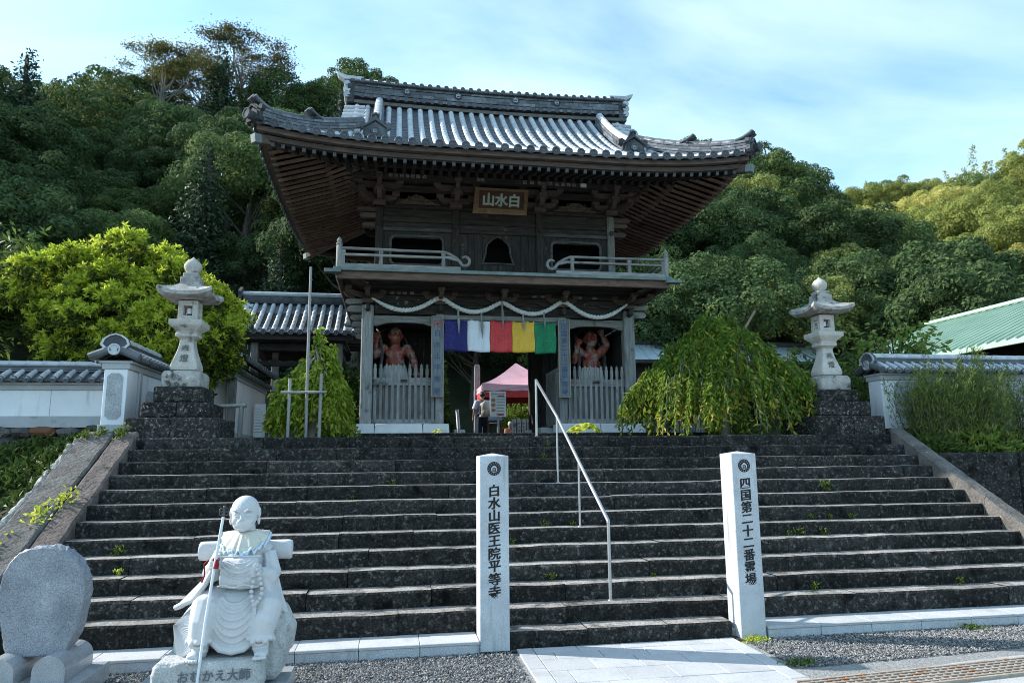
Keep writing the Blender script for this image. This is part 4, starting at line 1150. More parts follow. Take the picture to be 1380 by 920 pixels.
# main ridge
RB = EZ + rise(HD) + .03
pm_ = [(CX + t * 3.56, 17.3, RB + .08 * t * t) for t in np.linspace(-1, 1, 25)]
mr_ = ridge(pm_, .47, .46, 'main_ridge', .10, 5, split=.34)
for sg in (-1, 1):
    # eaves-tile band along the top and the bottom of the ridge
    for z, sp, r, lst in ((.40, .225, .06, 'ridge_disc'), (.02, .232, .062, 'ridge_disc')):
        n = int(7.2 / sp)
        for k in range(n):
            x = CX - 3.36 + (k + .5) * 6.72 / n
            if sg > 0: continue
            o = eave_disc((x, 17.3 - (.30 if z > .3 else .335), RB + z + (.0 if z > .3 else -.05) + .08 * ((x - CX) / 3.72) ** 2), 0, mr_, r / .088)
            o.name = 'ridge_disc'
    m = MB(); rows = []
    for t in np.linspace(-1, 1, 25):
        x = CX + t * 3.54; z = RB + .345 + .08 * t * t
        rows.append([(x, 17.3 + sg * .20, z - .02), (x, 17.3 + sg * .28, z + .0), (x, 17.3 + sg * .28, z + .03), (x, 17.3 + sg * .20, z + .06)])
    m.grid(rows, smooth=False); gp('ridge_course', m, M_['tile_dark'], mr_)
    m = MB(); rows = []
    for t in np.linspace(-1, 1, 25):
        x = CX + t * 3.46; z = RB - .04 + .06 * t * t
        rows.append([(x, 17.3 + sg * .34, z - .20), (x, 17.3 + sg * .29, z - .09), (x, 17.3 + sg * .18, z - .05)])
    m.grid(rows, smooth=False); gp('mortar_fillet', m, M_['clay'], mr_)
for x in (CX - 2.15, CX - .85, CX + .65, CX + 1.75):
    q = MB(); zc = RB + .235 + .08 * ((x - CX) / 3.72) ** 2
    q.lathe((x, 17.3 - .225, zc), [(.095, 0), (.095, .03), (.08, .03), (.075, .015)], 20, axis=(X, Z, (0, -1, 0))); c_ = gp('crest_disc', q, M_['tile_dark'], mr_)
    q = MB()
    for u0, u1, v0, v1 in ((-.05, .05, -.055, -.042), (-.05, .05, .03, .043), (-.05, .05, -.008, .005), (-.055, -.042, -.055, .043), (.042, .055, -.055, .043), (-.006, .006, .043, .07)):
        q.box(x + u0, x + u1, 17.3 - .262, 17.3 - .235, zc + v0, zc + v1)
    gp('crest_mark', q, M_['tile_light'], c_)
for s in (-1, 1):   # ridge ends: tall stacked end tile with a beak
    xe = CX + s * 3.58
    o = oni((xe, 17.3, RB - .02), (s, 0, 0), .98, 'main_ridge_end_tile')
    for k, (z, r, L) in enumerate(((.07, .08, .30), (.22, .09, .34), (.36, .08, .30))):
        m = MB(); m.tube([(xe + s * .06, 17.3 - .28, RB + z), (xe + s * .06, 17.3 + .28, RB + z)], r, 10); gp('end_roll', m, M_['tile_light'], o)
    m = MB(); m.prism([(-.34 * s, .47), (.05 * s, .49), (.30 * s, .66), (.33 * s, .74), (.10 * s, .66), (-.34 * s, .64)], (xe, 17.3 - .12, RB), X, Z, Y, .24); gp('beak_tile', m, M_['tile_light'], o)
    m = MB(); m.prism([(-.30 * s, .40), (.10 * s, .40), (.14 * s, .52), (-.30 * s, .54)], (xe, 17.3 - .18, RB), X, Z, Y, .36); gp('end_block', m, M_['tile_dark'], o)
    m = MB(); m.obox((xe - s * .02, 17.3, RB + .16), X, Y, Z, .10, .24, .29, .02); gp('end_block', m, M_['tile_dark'], o)
# descending ridges on the front and back slopes
for s in (-1, 1):
    for ye, sg in ((EY0, 1), (EY1, -1)):
        P = [(CX + s * 2.83, ye + sg * d, EZ + rise(d) + .05) for d in np.linspace(3.62, 1.22, 12)]
        ridge(P, .26, .26, 'descending_ridge', .09, 3, mm='tile_light', split=.27 if sg > 0 else 0)
        pe = Vector(P[-1]); o = oni((pe.x, pe.y - sg * .05, pe.z - .08), (0, -sg, 0), 1.0)
        horns((pe.x, pe.y, pe.z + .42), (0, -sg, 0), .55, o)
# corner ridges, swept up to the tips
for s in (-1, 1):
    for ye, sg in ((EY0, 1), (EY1, -1)):
        def hip(d): 
            x = CX + s * (EH - d); y = ye + sg * d
            return Vector((x, y, EZ + rise(d) + sweep(x, y) + .04))
        P = [hip(d) for d in np.linspace(1.9, .06, 14)]
        ridge(P, .26, .27, 'corner_ridge', .085, 4, top='tile', split=.27 if sg > 0 else 0)
        dv_ = Vector((s, -sg, 0)).normalized()
        o = oni(hip(.02) - Vector((0, 0, .06)), dv_, .8); horns(hip(.08) + Vector((0, 0, .33)), dv_, .85, o)
        pm2 = hip(.98); o = oni(pm2 + Vector((0, 0, .16)) , dv_, .42, 'mid_end_tile'); horns(pm2 + Vector((0, 0, .37)), dv_, .72, o)
        m = MB(); c = hip(0) + dv_ * .10 + Vector((0, 0, .06)); m.tube([c - dv_ * .2, c + dv_ * .03], .085, 12); gp('corner_tile', m, M_['tile_dark'], o)
        q = MB(); q.lathe(c + dv_ * .03, [(.105, 0), (.105, .03), (.085, .03), (.08, .018)], 16, axis=(dv_.cross(Vector(Z)), Z, dv_)); gp('corner_disc', q, M_['tile_dark'], o)

# ================================================================ things that hang on the gate
M_['rope'] = mat('straw_rope', [(.52, .53, .52), (.74, .75, .74)], 30, .9, .4, 120, rnd=0)
rp = thing('sacred_rope', 'thick twisted pale rope swagged in four loops across the gate', 'rope', (CX, 15.28, 5.0))
anch = [(-.50, 5.19), (.97, 5.27), (2.34, 5.19), (3.74, 5.26), (5.24, 5.20)]; sag = [.30, .30, .31, .36]
cl = []
for (xa, za), (xb, zb), sg_ in zip(anch[:-1], anch[1:], sag):
    for t in np.linspace(0, 1, 25)[:-1]:
        s_ = 4 * t * (1 - t); s_ = s_ ** 1.15
        cl.append(Vector((xa + (xb - xa) * t, 15.30 - .03 * s_, za + (zb - za) * t - sg_ * s_)))
cl.append(Vector((5.24, 15.30, 5.20)))
# smooth the kinks over the pegs
for _ in range(3): cl = [cl[0]] + [(cl[i - 1] + cl[i] * 2 + cl[i + 1]) / 4 for i in range(1, len(cl) - 1)] + [cl[-1]]
dense = []
for a, b in zip(cl[:-1], cl[1:]):
    for t in (0, .25, .5, .75): dense.append(a.lerp(b, t))
dense.append(cl[-1]); nD = len(dense)
for st in range(3):
    m = MB(); P = []; rad = []
    for i, c in enumerate(dense):
        e = min(i, nD - 1 - i) / nD; th = .030 * min(1, .45 + e * 9)
        t = (dense[min(i + 1, nD - 1)] - dense[max(0, i - 1)]).normalized(); sd = t.cross(Vector(Y)).normalized(); up = sd.cross(t)
        a = i * .42 + st * 2 * math.pi / 3; P.append(c + (sd * math.cos(a) + up * math.sin(a)) * th * .8); rad.append(th)
    m.tube(P, rad, 6); ob('strand', m, M_['rope'], rp)
M_['straw'] = mat('straw_tassel', [(.16, .17, .17), (.34, .35, .34)], 40, .9, .3, stretch=(1, 1, .1), rnd=.2)
for x, z0, z1 in ((1.36, 4.99, 4.43), (1.87, 4.91, 4.33), (2.33, 5.16, 4.56), (2.80, 4.90, 4.50), (3.27, 4.96, 4.57)):
    m = MB(); m.tube([(x, 15.24, z0), (x, 15.22, z0 - .15), (x + .01, 15.2, (z0 + z1) / 2), (x + .015, 15.2, z1)], [.02, .022, .034, .004], 8); ob('straw_tassel', m, M_['straw'], rp)
# five-colour curtain
fl = thing('curtain', 'five-coloured temple curtain in blue, white, red, yellow and green hung in the gateway', 'curtain', (CX, 15.27, 4.7))
def cloth_mat(name, c, c2):
    """silk with a thin woven swirl pattern"""
    m = mat(name, [c, c2], 3, .55, .2, 9, rnd=0, dist=.05); t = m.node_tree; b = t.nodes['Principled BSDF']; L = t.links.new
    src = b.inputs['Base Color'].links[0].from_socket; g_ = t.nodes.new('ShaderNodeNewGeometry')
    no = t.nodes.new('ShaderNodeTexNoise'); no.inputs['Scale'].default_value = 8.5; no.inputs['Detail'].default_value = 1.0; no.inputs['Distortion'].default_value = 1.6; L(g_.outputs['Position'], no.inputs['Vector'])
    s1 = t.nodes.new('ShaderNodeMath'); s1.operation = 'MULTIPLY'; s1.inputs[1].default_value = 7.0; L(no.outputs['Fac'], s1.inputs[0])
    fr_ = t.nodes.new('ShaderNodeMath'); fr_.operation = 'FRACT'; L(s1.outputs[0], fr_.inputs[0])
    a_ = t.nodes.new('ShaderNodeMath'); a_.operation = 'SUBTRACT'; a_.inputs[1].default_value = .5; L(fr_.outputs[0], a_.inputs[0])
    ab = t.nodes.new('ShaderNodeMath'); ab.operation = 'ABSOLUTE'; L(a_.outputs[0], ab.inputs[0])
    mr = t.nodes.new('ShaderNodeMapRange'); mr.inputs[1].default_value = .13; mr.inputs[2].default_value = .03; mr.inputs[3].default_value = 0; mr.inputs[4].default_value = .30; L(ab.outputs[0], mr.inputs[0])
    mx = t.nodes.new('ShaderNodeMixRGB'); L(mr.outputs[0], mx.inputs[0]); L(src, mx.inputs[1]); mx.inputs[2].default_value = (*[min(1, v * 1.6 + .12) for v in c2], 1); L(mx.outputs[0], b.inputs['Base Color'])
    return m
cols = [('blue', (.006, .006, .085), (.012, .012, .16)), ('white', (.62, .66, .70), (.72, .75, .78)), ('red', (.48, .028, .035), (.60, .05, .05)), ('yellow', (.66, .36, .03), (.78, .47, .05)), ('green', (.0, .14, .055), (.004, .22, .09))]
xs = [1.065, 1.562, 2.06, 2.556, 3.06, 3.545]
for i, (nm, c, c2) in enumerate(cols):
    mm = cloth_mat(nm + '_silk', c, c2); m = MB(); rows = []
    nz, nx = 14, 16
    for a in range(nz + 1):
        v = a / nz; rows.append([(xs[i] + (xs[i + 1] - xs[i]) * u + .006 * math.sin(v * 7 + i), 15.27 + .020 * math.sin(u * 9 + i * 2 + v * 1.5) * (.3 + v) + .012 * math.sin(u * 21 + i), 4.735 - (.02 if i == 4 else 0) * 1 - v * .685 + .012 * math.sin(u * 5 + i)) for u in np.linspace(0.004, .996, nx + 1)])
    m.grid(rows, smooth=True); o = ob(nm + '_panel', m, mm, fl); sm_ = o.modifiers.new('thick', 'SOLIDIFY'); sm_.thickness = .004
m = MB(); m.tube([(1.03, 15.275, 4.745), (3.58, 15.275, 4.735)], .011, 8); ob('curtain_rod', m, M_['wdx'], fl)
# plank signs on the inner posts
M_['sign_wood'] = wood('bleached_sign_board', (.10, .115, .125), (.22, .245, .265), 'z', rnd=.06)
M_['sign_rim'] = wood('sign_rim', (.26, .20, .15), (.42, .35, .28), 'z')
M_['faded_blue'] = flat('faded_blue_paint', (.07, .10, .17), .8); M_['faded_red'] = flat('faded_red_paint', (.42, .10, .08), .8)
def plank(x0, x1, label, text, red):
    yb_ = 15.33
    t = thing('plank_sign', label, 'sign board', ((x0 + x1) / 2, yb_, 3.06), 'plank signs on the gate posts')
    m = MB(); m.box(x0 + .014, x1 - .014, yb_, yb_ + .035, 3.085, 4.815, .004); ob('board', m, M_['sign_wood'], t)
    for a, b in ((x0, x0 + .02), (x1 - .02, x1)):
        m = MB(); m.box(a, b, yb_ - .014, yb_ + .04, 3.065, 4.835, .005); ob('rim', m, M_['sign_rim'], t)
    for a, b in ((3.065, 3.085), (4.815, 4.835)):
        m = MB(); m.box(x0 + .021, x1 - .021, yb_ - .014, yb_ + .04, a, b, .004); ob('rim', m, M_['sign_rim'], t)
    cx_ = (x0 + x1) / 2; z = 4.66
    if red:
        m = MB(); r = .075                      # temple mark: left-turning cross
        for a in range(4):
            c, s = [(1, 0), (0, 1), (-1, 0), (0, -1)][a]
            def q(u, v): return (cx_ + (u * c - v * s), z + (u * s + v * c))
            for u0, u1, v0, v1 in ((-.01, r, -.011, .011), (r - .022, r, .011, r)):
                p = [q(u0, v0), q(u1, v0), q(u1, v1), q(u0, v1)]
                m.prism(p, (0, yb_ - .003, 0), X, Z, Y, .003)
        ob('temple_mark', m, M_['faded_red'], t); z -= .20
    lettering('inscription', text, (cx_, yb_ - .002, z), X, Z, .15, (z - 3.2) / (len(text) - 1), M_['faded_blue'], t, offset=.002)
    return t
plank(.785, 1.055, 'weathered plank sign with a red temple mark on the post left of the curtain', '白水山平等寺', True)
plank(3.61, 3.88, 'weathered plank sign with a full blue line of writing right of the curtain', '四国第二十二番平等寺', False)
# name board over the upper windows
pq = thing('name_plaque', 'carved name board with pale green characters under the upper eaves', 'plaque', (2.37, 15.62, 7.34))
M_['gilt'] = wood('gilded_frame', (.13, .08, .045), (.25, .17, .10), 'x'); M_['board_brown'] = wood('plaque_field', (.05, .025, .018), (.10, .05, .035), 'x'); M_['verdigris'] = mat('verdigris_letter', [(.30, .42, .38), (.52, .62, .56)], 30, .7, rnd=0, spots=[((.10, .34, .26), 12, .58, .1)])
th_ = R(22); ey_ = Vector((0, -math.sin(th_), math.cos(th_))); ez_ = Vector((0, -math.cos(th_), -math.sin(th_)))
oc_ = Vector((2.37, 15.60, 7.34))
def pl(name, poly, d0, d, m_, par=pq):
    q = MB(); q.prism(poly, oc_ + ez_ * d0, X, ey_, ez_, d); return ob(name, q, m_, par)
pl('field', [(-.52, .10), (.52, .10), (.52, .50), (-.52, .50)], 0, .02, M_['board_brown'])
for nm, poly in (('frame_rail', [(-.66, -.02), (.60, -.02), (.52, .10), (-.52, .10)]), ('frame_rail', [(-.62, .56), (.62, .56), (.52, .50), (-.52, .50)]), ('frame_stile', [(-.66, -.02), (-.52, .10), (-.52, .50), (-.62, .56)]), ('frame_stile', [(.60, -.02), (.52, .10), (.52, .50), (.62, .56)])):
    pl(nm, poly, .0, .06, M_['gilt'])
for a in (-.42, -.14, .14, .42): pl('frame_boss', [(a - .10, .0), (a + .10, .0), (a + .085, .075), (a - .085, .075)], .06, .014, M_['gilt'])
lettering('inscription', '山水白', oc_ + ez_ * .022 + ey_ * .30 - Vector(X) * .30, X, ey_, .30, .30, M_['verdigris'], pq, vertical=False, offset=.012)
# ================================================================ STONE LANTERNS
def loft_square(rows, o, cham=0.0):
    """stack of squares (half width, height), optionally with cut corners"""
    m = MB(); ring = []
    def sq(h, z):
        if cham: 
            c = h * cham; P = [(h, -h + c), (h, h - c), (h - c, h), (-h + c, h), (-h, h - c), (-h, -h + c), (-h + c, -h), (h - c, -h)]
        else: P = [(h, -h), (h, h), (-h, h), (-h, -h)]
        return [(o[0] + a, o[1] + b, o[2] + z) for a, b in P]
    V = []; n = 8 if cham else 4
    for h, z in rows: V += sq(h, z)
    F = []
    for i in range(len(rows) - 1):
        for k in range(n): F.append((i * n + k, i * n + (k + 1) % n, (i + 1) * n + (k + 1) % n, (i + 1) * n + k))
    F.append(tuple(range(n))[::-1]); F.append(tuple(range((len(rows) - 1) * n, len(rows) * n)))
    m.add(V, F); return m
M_['carved_grey'] = flat('carved_grey', (.12, .115, .105), .9)
def stone_lantern(cx, cy, tiers, label, ch):
    root = thing('stone_lantern', label, 'stone lantern', (cx, cy, LAND), 'stone lanterns flanking the top of the steps')
    for (hw, z0, z1, nb) in tiers:                 # stepped base: several blocks to a side
        xs = [cx - hw] + sorted(cx - hw + 2 * hw * (i + 1) / nb + random.uniform(-.05, .05) for i in range(nb - 1)) + [cx + hw]
        for a, b in zip(xs[:-1], xs[1:]):
            m = MB(); m.box(a + .003, b - .003, cy - hw + random.uniform(-.008, .008), cy + hw, z0, z1 + random.uniform(-.006, .004), .018); ob('base_block', m, M_['lichen'], root)
    z = tiers[-1][2]
    m = loft_square([(.262, 0), (.27, .03), (.27, .19), (.245, .235), (.22, .245)], (cx, cy, z), .06); ob('plinth', m, M_['lantern_dark'], root, angle=30); z += .245
    prof = [(.155, 0), (.182, .02), (.19, .06), (.182, .11), (.152, .20), (.124, .30), (.106, .38), (.098, .44), (.096, .475)]
    m = loft_square(prof + [(.115, .50), (.15, .525), (.155, .565), (.145, .575)], (cx, cy, z), .10); sh = ob('shaft', m, M_['lantern'], root, angle=32)
    lettering('inscription', '奉' + ch, (cx, cy - .136, z + .34), X, Vector((0, .22, .97)), .125, .150, M_['carved_grey'], sh, offset=.0006, tall=1.05); z += .575
    m = loft_square([(.135, 0), (.145, .03), (.228, .11), (.232, .12), (.232, .185), (.225, .19)], (cx, cy, z)); ob('platform', m, M_['lantern'], root, angle=25); z += .19
    # fire box with windows cut through
    h = .138; H = .30; fb = MB(); w = .075
    for sx in (-1, 1):
        for sy in (-1, 1): fb.box(cx + sx * (h - .038) - .038, cx + sx * (h - .038) + .038, cy + sy * (h - .038) - .038, cy + sy * (h - .038) + .038, z, z + H, .006)
    fb.box(cx - h + .003, cx + h - .003, cy - h + .003, cy + h - .003, z, z + .075); fb.box(cx - h + .003, cx + h - .003, cy - h + .003, cy + h - .003, z + .225, z + H)
    fbo = ob('fire_box', fb, M_['lantern'], root)
    for sx in (-1, 1):
        m = MB(); pts = [(-.08, 0), (.08, 0), (.08, .16), (-.08, .16)]; n = 16
        out = []; inn = []
        for k in range(n):
            a = 2 * math.pi * (k + .5) / n; c, s = math.cos(a), math.sin(a); q = .063 / max(abs(c), abs(s)); out.append((q * c, q * s)); inn.append(((.03 * c), (.04 * s)))
        m.ring(out, inn, (cx + sx * (h - .03), cy, z + .15), Y, Z, X, sx * .022); ob('side_window', m, M_['lantern'], fbo)
    m = MB(); m.lathe((cx, cy - .03, z + .075), [(.045, 0), (.045, .035)], 14); ob('lamp_base', m, M_['ink'], fbo)
    m = MB(); m.lathe((cx, cy - .03, z + .11), [(.042, 0), (.042, .085), (.02, .09)], 14); ob('lamp_glass', m, M_['plaster'], fbo); z += H
    # roof: square, hollow slopes, corners turned up
    m = MB(); N = 20; RWS = []
    def sqp(t):
        t = (t % 1) * 4; k = int(t); f = t - k; a = -1 + 2 * f
        return [(1, a), (-a, 1), (-1, -a), (a, -1)][k]
    lev = [(.13, .02, 0), (.325, .035, .0), (.372, .05, .9), (.368, .105, .85), (.295, .15, .45), (.205, .205, .12), (.14, .26, 0), (.135, .30, 0)]
    for hw, zz_, up in lev:
        row = []
        for j in range(4 * N + 1):
            a, b = sqp(j / (4 * N)); cr_ = (abs(a) * abs(b)) ** 3
            f = 1 + .05 * cr_ * up
            row.append((cx + a * hw * f, cy + b * hw * f, z + zz_ + .085 * cr_ * up))
        RWS.append(row)
    m.grid(RWS, smooth=True, flip=False); m.add(RWS[0][:-1], [tuple(range(4 * N))[::-1]]); m.add(RWS[-1][:-1], [tuple(range(4 * N))]); ob('roof', m, M_['lantern_dark'], root, angle=38); z += .285
    m = loft_square([(.135, 0), (.14, .01), (.14, .085), (.13, .09), (.108, .09), (.108, .15), (.095, .16)], (cx, cy, z), .12); ob('finial_base', m, M_['lantern_dark'], root, angle=28); z += .15
    m = MB(); m.lathe((cx, cy, z), [(.07, 0), (.075, .02), (.105, .05), (.128, .10), (.125, .15), (.09, .20), (.04, .235), (.012, .265), (.002, .275)], 20); ob('finial', m, M_['lantern'], root)
    return root
stone_lantern(-3.06, 11.22, [(.61, LAND - .02, 2.375, 2), (.46, 2.38, 2.60, 2), (.34, 2.605, 2.83, 1)], 'stone lantern on a dark stepped base left of the gate, beside the wing wall', '燈')
stone_lantern(7.40, 11.22, [(.60, LAND - .02, 2.40, 2), (.46, 2.405, 2.65, 2), (.34, 2.655, 2.86, 1)], 'stone lantern on a dark stepped base right of the gate, beside the weeping tree', '燈')

# ================================================================ TILE-COPED WALLS
def coped_wall(root, A, B, z0, zt, th=.32, body='plaster', foot=None, sp=.17, both=True, end_a=True, end_b=False, sc=1.0):
    """plastered wall from A to B in plan with a small tile roof; tiles are parts"""
    A = Vector((A[0], A[1], 0)); B = Vector((B[0], B[1], 0)); d = (B - A); L = d.length; d.normalize(); nrm = Vector((d.y, -d.x, 0))   # nrm: visible side
    def bx(name, s0, s1, t0, t1, za, zb, m, c=.006, parent=root):
        q = MB(); o = A + d * ((s0 + s1) / 2) + nrm * ((t0 + t1) / 2); q.obox((o.x, o.y, (za + zb) / 2), d, nrm, Z, (s1 - s0) / 2, (t1 - t0) / 2, (zb - za) / 2, c); return ob(name, q, M_[m], parent)
    zf = z0
    if foot: bx('footing', -.02, L, -th / 2 - .03, th / 2 + .03, z0 - .05, z0 + foot, 'plaster_base'); zf = z0 + foot
    bx('wall_body', 0, L, -th / 2, th / 2, zf, zt - .12, body)
    bx('cornice', -.02, L, -th / 2 - .035, th / 2 + .035, zt - .12, zt - .04, 'plaster_base'); bx('cornice', -.035, L, -th / 2 - .07, th / 2 + .07, zt - .038, zt, 'plaster_base')
    w = th / 2 + .16 * sc; zr = zt + .17 * sc
    q = MB()
    for sgn in (1, -1):
        rows = []
        for k in range(4):
            f0 = k / 4; f1 = (k + 1) / 4 + .02
            for f, up in ((f0, 0), (f0, .014), (f1, .002)):
                rows.append([A + d * (-.06) + nrm * sgn * (w * (1 - f) + .03 * f) + Vector((0, 0, zt + .01 + (zr - zt) * f + up)), A + d * L + nrm * sgn * (w * (1 - f) + .03 * f) + Vector((0, 0, zt + .01 + (zr - zt) * f + up))])
        q.grid(rows, smooth=False, flip=sgn < 0)
    q.add([A + d * -.06 + nrm * w + Vector((0, 0, zt + .005)), A + d * L + nrm * w + Vector((0, 0, zt + .005)), A + d * L - nrm * w + Vector((0, 0, zt + .005)), A + d * -.06 - nrm * w + Vector((0, 0, zt + .005))], [(0, 1, 2, 3)])
    ob('pan_tiles', q, M_['tile'], root)
    n = int(L / sp); first = None; fd = None
    for sgn in ((1, -1) if both else (1,)):
        for k in range(n):
            c = A + d * (sp * (k + .35))
            if first is None or fd != sgn:
                q = MB(); a = nrm * sgn * (w + .02); b = nrm * sgn * .05
                q.tube([a + Vector((0, 0, zt + .03)), a * .55 + b * .45 + Vector((0, 0, zt + .03 + (zr - zt) * .5)), b + Vector((0, 0, zr + .02))], [.045, .043, .042], 8, cap=True)
                q.v = [tuple(Vector(v) + c) for v in q.v]
                first = ob('cover_tile', q, M_['tile_light'], root); fc = c; fd = sgn
            else: dup(first, c - fc, root)
            o = bpy.data.objects.new('eave_disc', CAPM); COL.objects.link(o); o.parent = root; o.location = c + nrm * sgn * (w + .03) + Vector((0, 0, zt + .035)) - wloc(root)
            o.rotation_euler = (0, 0, math.atan2(nrm.y * sgn, nrm.x * sgn) + math.pi / 2); o.scale = (.62 * sc,) * 3; PW[o.name] = wloc(root)
    for c in range(3):
        bx('ridge_course', -.05, L, -.085 + .012 * c, .085 - .012 * c, zr + .01 + .038 * c, zr + .043 + .038 * c, 'tile')
    q = MB(); k = max(2, int(L / .24)); P = []; rr = []
    for i in range(k):
        for t, r in ((0, .062), (.9, .055), (.999, .054)): P.append(A + d * (-.06 + (L + .06) * (i + t) / k) + Vector((0, 0, zr + .14))); rr.append(r)
    q.tube(P, rr, 9); ob('ridge_capping', q, M_['tile_light'], root)
    for flag, P0, dd in ((end_a, A - d * .06, -d), (end_b, B, d)):
        if not flag: continue
        sd = dd.cross(Vector(Z)).normalized(); q = MB()
        q.prism([(-.15, 0), (-.20, .05), (-.17, .13), (-.09, .19), (0, .215), (.09, .19), (.17, .13), (.20, .05), (.15, 0)], P0 + Vector((0, 0, zr + .0)), sd, Z, dd, .05); e = ob('end_tile', q, M_['tile_dark'], root)
        q = MB(); q.ring([(1.0 * u, v) for u, v in [(-.15, 0), (-.20, .05), (-.17, .13), (-.09, .19), (0, .215), (.09, .19), (.17, .13), (.20, .05), (.15, 0)]], [(.82 * u, .02 + .82 * v) for u, v in [(-.15, 0), (-.20, .05), (-.17, .13), (-.09, .19), (0, .215), (.09, .19), (.17, .13), (.20, .05), (.15, 0)]], P0 + dd * .05 + Vector((0, 0, zr)), sd, Z, dd, .015); ob('end_rim', q, M_['tile_light'], e)
        q = MB(); q.lathe(P0 + dd * .06 + Vector((0, 0, zr - .02)), [(.085, 0), (.085, .03), (.065, .03), (.06, .018)], 16, axis=(sd, Z, dd)); ob('end_disc', q, M_['tile_light'], e)
        for sg in (-1, 1):
            q = MB(); q.tube([P0 + dd * .03 + sd * sg * .05 + Vector((0, 0, zr - .01)), P0 + dd * .03 + sd * sg * (w + .02) + Vector((0, 0, zt + .04))], [.06, .06], 9); ob('verge_tile', q, M_['tile'], e)
    return root
# left wing wall, end-on to the camera
lw = thing('wing_wall', 'white wing wall with tile coping, its end pillar beside the left lantern', 'wall', (-3.96, 11.0, LAND))
coped_wall(lw, (-3.965, 11.02), (-3.965, 15.6), 2.19, 3.21, th=.31, foot=.10, sp=.165)
m = MB(); oct_ = lambda w, h, c: [(-w, -h + c), (-w + c, -h), (w - c, -h), (w, -h + c), (w, h - c), (w - c, h), (-w + c, h), (-w, h - c)]
m.prism([(u, v) for u, v in oct_(.105, .33, .05)], (-3.965, 11.006, 2.70), X, Z, Y, .013); ob('end_panel', m, M_['rough_plaster'], lw)
m = MB(); m.prism([(u, v) for u, v in oct_(.42, .24, .06)], (-3.809, 12.3, 2.62), Y, Z, X, .012); ob('side_panel', m, M_['rough_plaster'], lw)
m = MB(); m.box(-3.81, -3.77, 11.45, 11.56, 2.2, 3.09, .01); ob('pilaster', m, M_['plaster_base'], lw)
# long white wall at the far left, on a rubble footing
fw = thing('boundary_wall', 'long white plastered wall with tile coping behind the yew at the left edge', 'wall', (-9, 12.5, LAND))
coped_wall(fw, (-13.0, 12.6), (-4.15, 12.6), 2.36, 3.03, th=.3, foot=.13, sp=.19, end_a=False)
m = MB()
for xj in (-5.42,): m.box(xj, xj + .006, 12.445, 12.45, 2.5, 2.9)
ob('joint', m, M_['plaster_base'], fw)
rw_ = thing('rubble_wall', 'low rubble stone wall beneath the white boundary wall at the left', 'stone wall', (-8, 12.4, 2.0))
rr_ = random.Random(3)
def rock(mb, o, r, rnd, sq=1.0):
    bm = bmesh.new(); bmesh.ops.create_icosphere(bm, subdivisions=2, radius=1)
    ph = [rnd.uniform(0, 6) for _ in range(6)]
    for v in bm.verts:
        p = v.co; f = 1 + .16 * math.sin(p.x * 3 + ph[0]) * math.cos(p.y * 3.3 + ph[1]) + .13 * math.sin(p.z * 4 + ph[2] + p.x * 2) + rnd.uniform(-.05, .05)
        v.co = Vector((p.x * r[0], p.y * r[1], p.z * r[2])) * f
    mb.add([tuple(v.co + Vector(o)) for v in bm.verts], [tuple(v.index for v in f.verts) for f in bm.faces]); bm.free()
M_['rubble'] = mat('rubble_stone', [(.045, .044, .042), (.14, .135, .125)], 6, .95, .8, 25, rnd=.35, spots=[((.30, .29, .27), 9, .62, .1), ((.05, .06, .03), 4, .6, .15)])
M_['rubble_red'] = mat('rust_stone', [(.12, .05, .03), (.2, .09, .055)], 8, .95, .6, 25)
xx = -9.4
while xx < -4.2:
    w = rr_.uniform(.2, .42); mb = MB(); rock(mb, (xx + w / 2, 12.46, 2.23 + rr_.uniform(-.02, .02)), (w * .56, .16, .115), rr_)
    ob('stone', mb, M_['rubble_red'] if abs(xx + 5.65) < .18 else M_['rubble'], rw_)
    mb = MB(); rock(mb, (xx + w / 2 + .1, 12.42, 2.03 + rr_.uniform(-.02, .02)), (w * .56, .17, .12), rr_); ob('stone', mb, M_['rubble'], rw_); xx += w
# right white wall
rwl = thing('boundary_wall', 'white wall with rough grey panels and tile coping behind the fine-leaved bushes at the right', 'wall', (9.5, 11.2, LAND))
coped_wall(rwl, (8.33, 11.25), (16.0, 11.25), 2.20, 3.16, th=.34, foot=None, sp=.165, end_a=True)
for k in range(4):
    m = MB(); m.prism(oct_(.66, .30, .09), (9.22 + k * 1.55, 11.068, 2.72), X, Z, Y, .013); ob('rough_panel', m, M_['rough_plaster'], rwl)
m = MB(); m.box(8.36, 16, 11.05, 11.45, 2.02, 2.21, .01); ob('footing', m, M_['lichen'], rwl)
# second white wing wall deeper inside, left of the gate
lw2 = thing('wing_wall', 'short white wall with tile coping in front of the bell pavilion', 'wall', (-3.6, 16.2, 2.1))
coped_wall(lw2, (-3.62, 16.1), (-3.62, 20.0), 2.10, 3.62, th=.42, foot=.25, sp=.17)
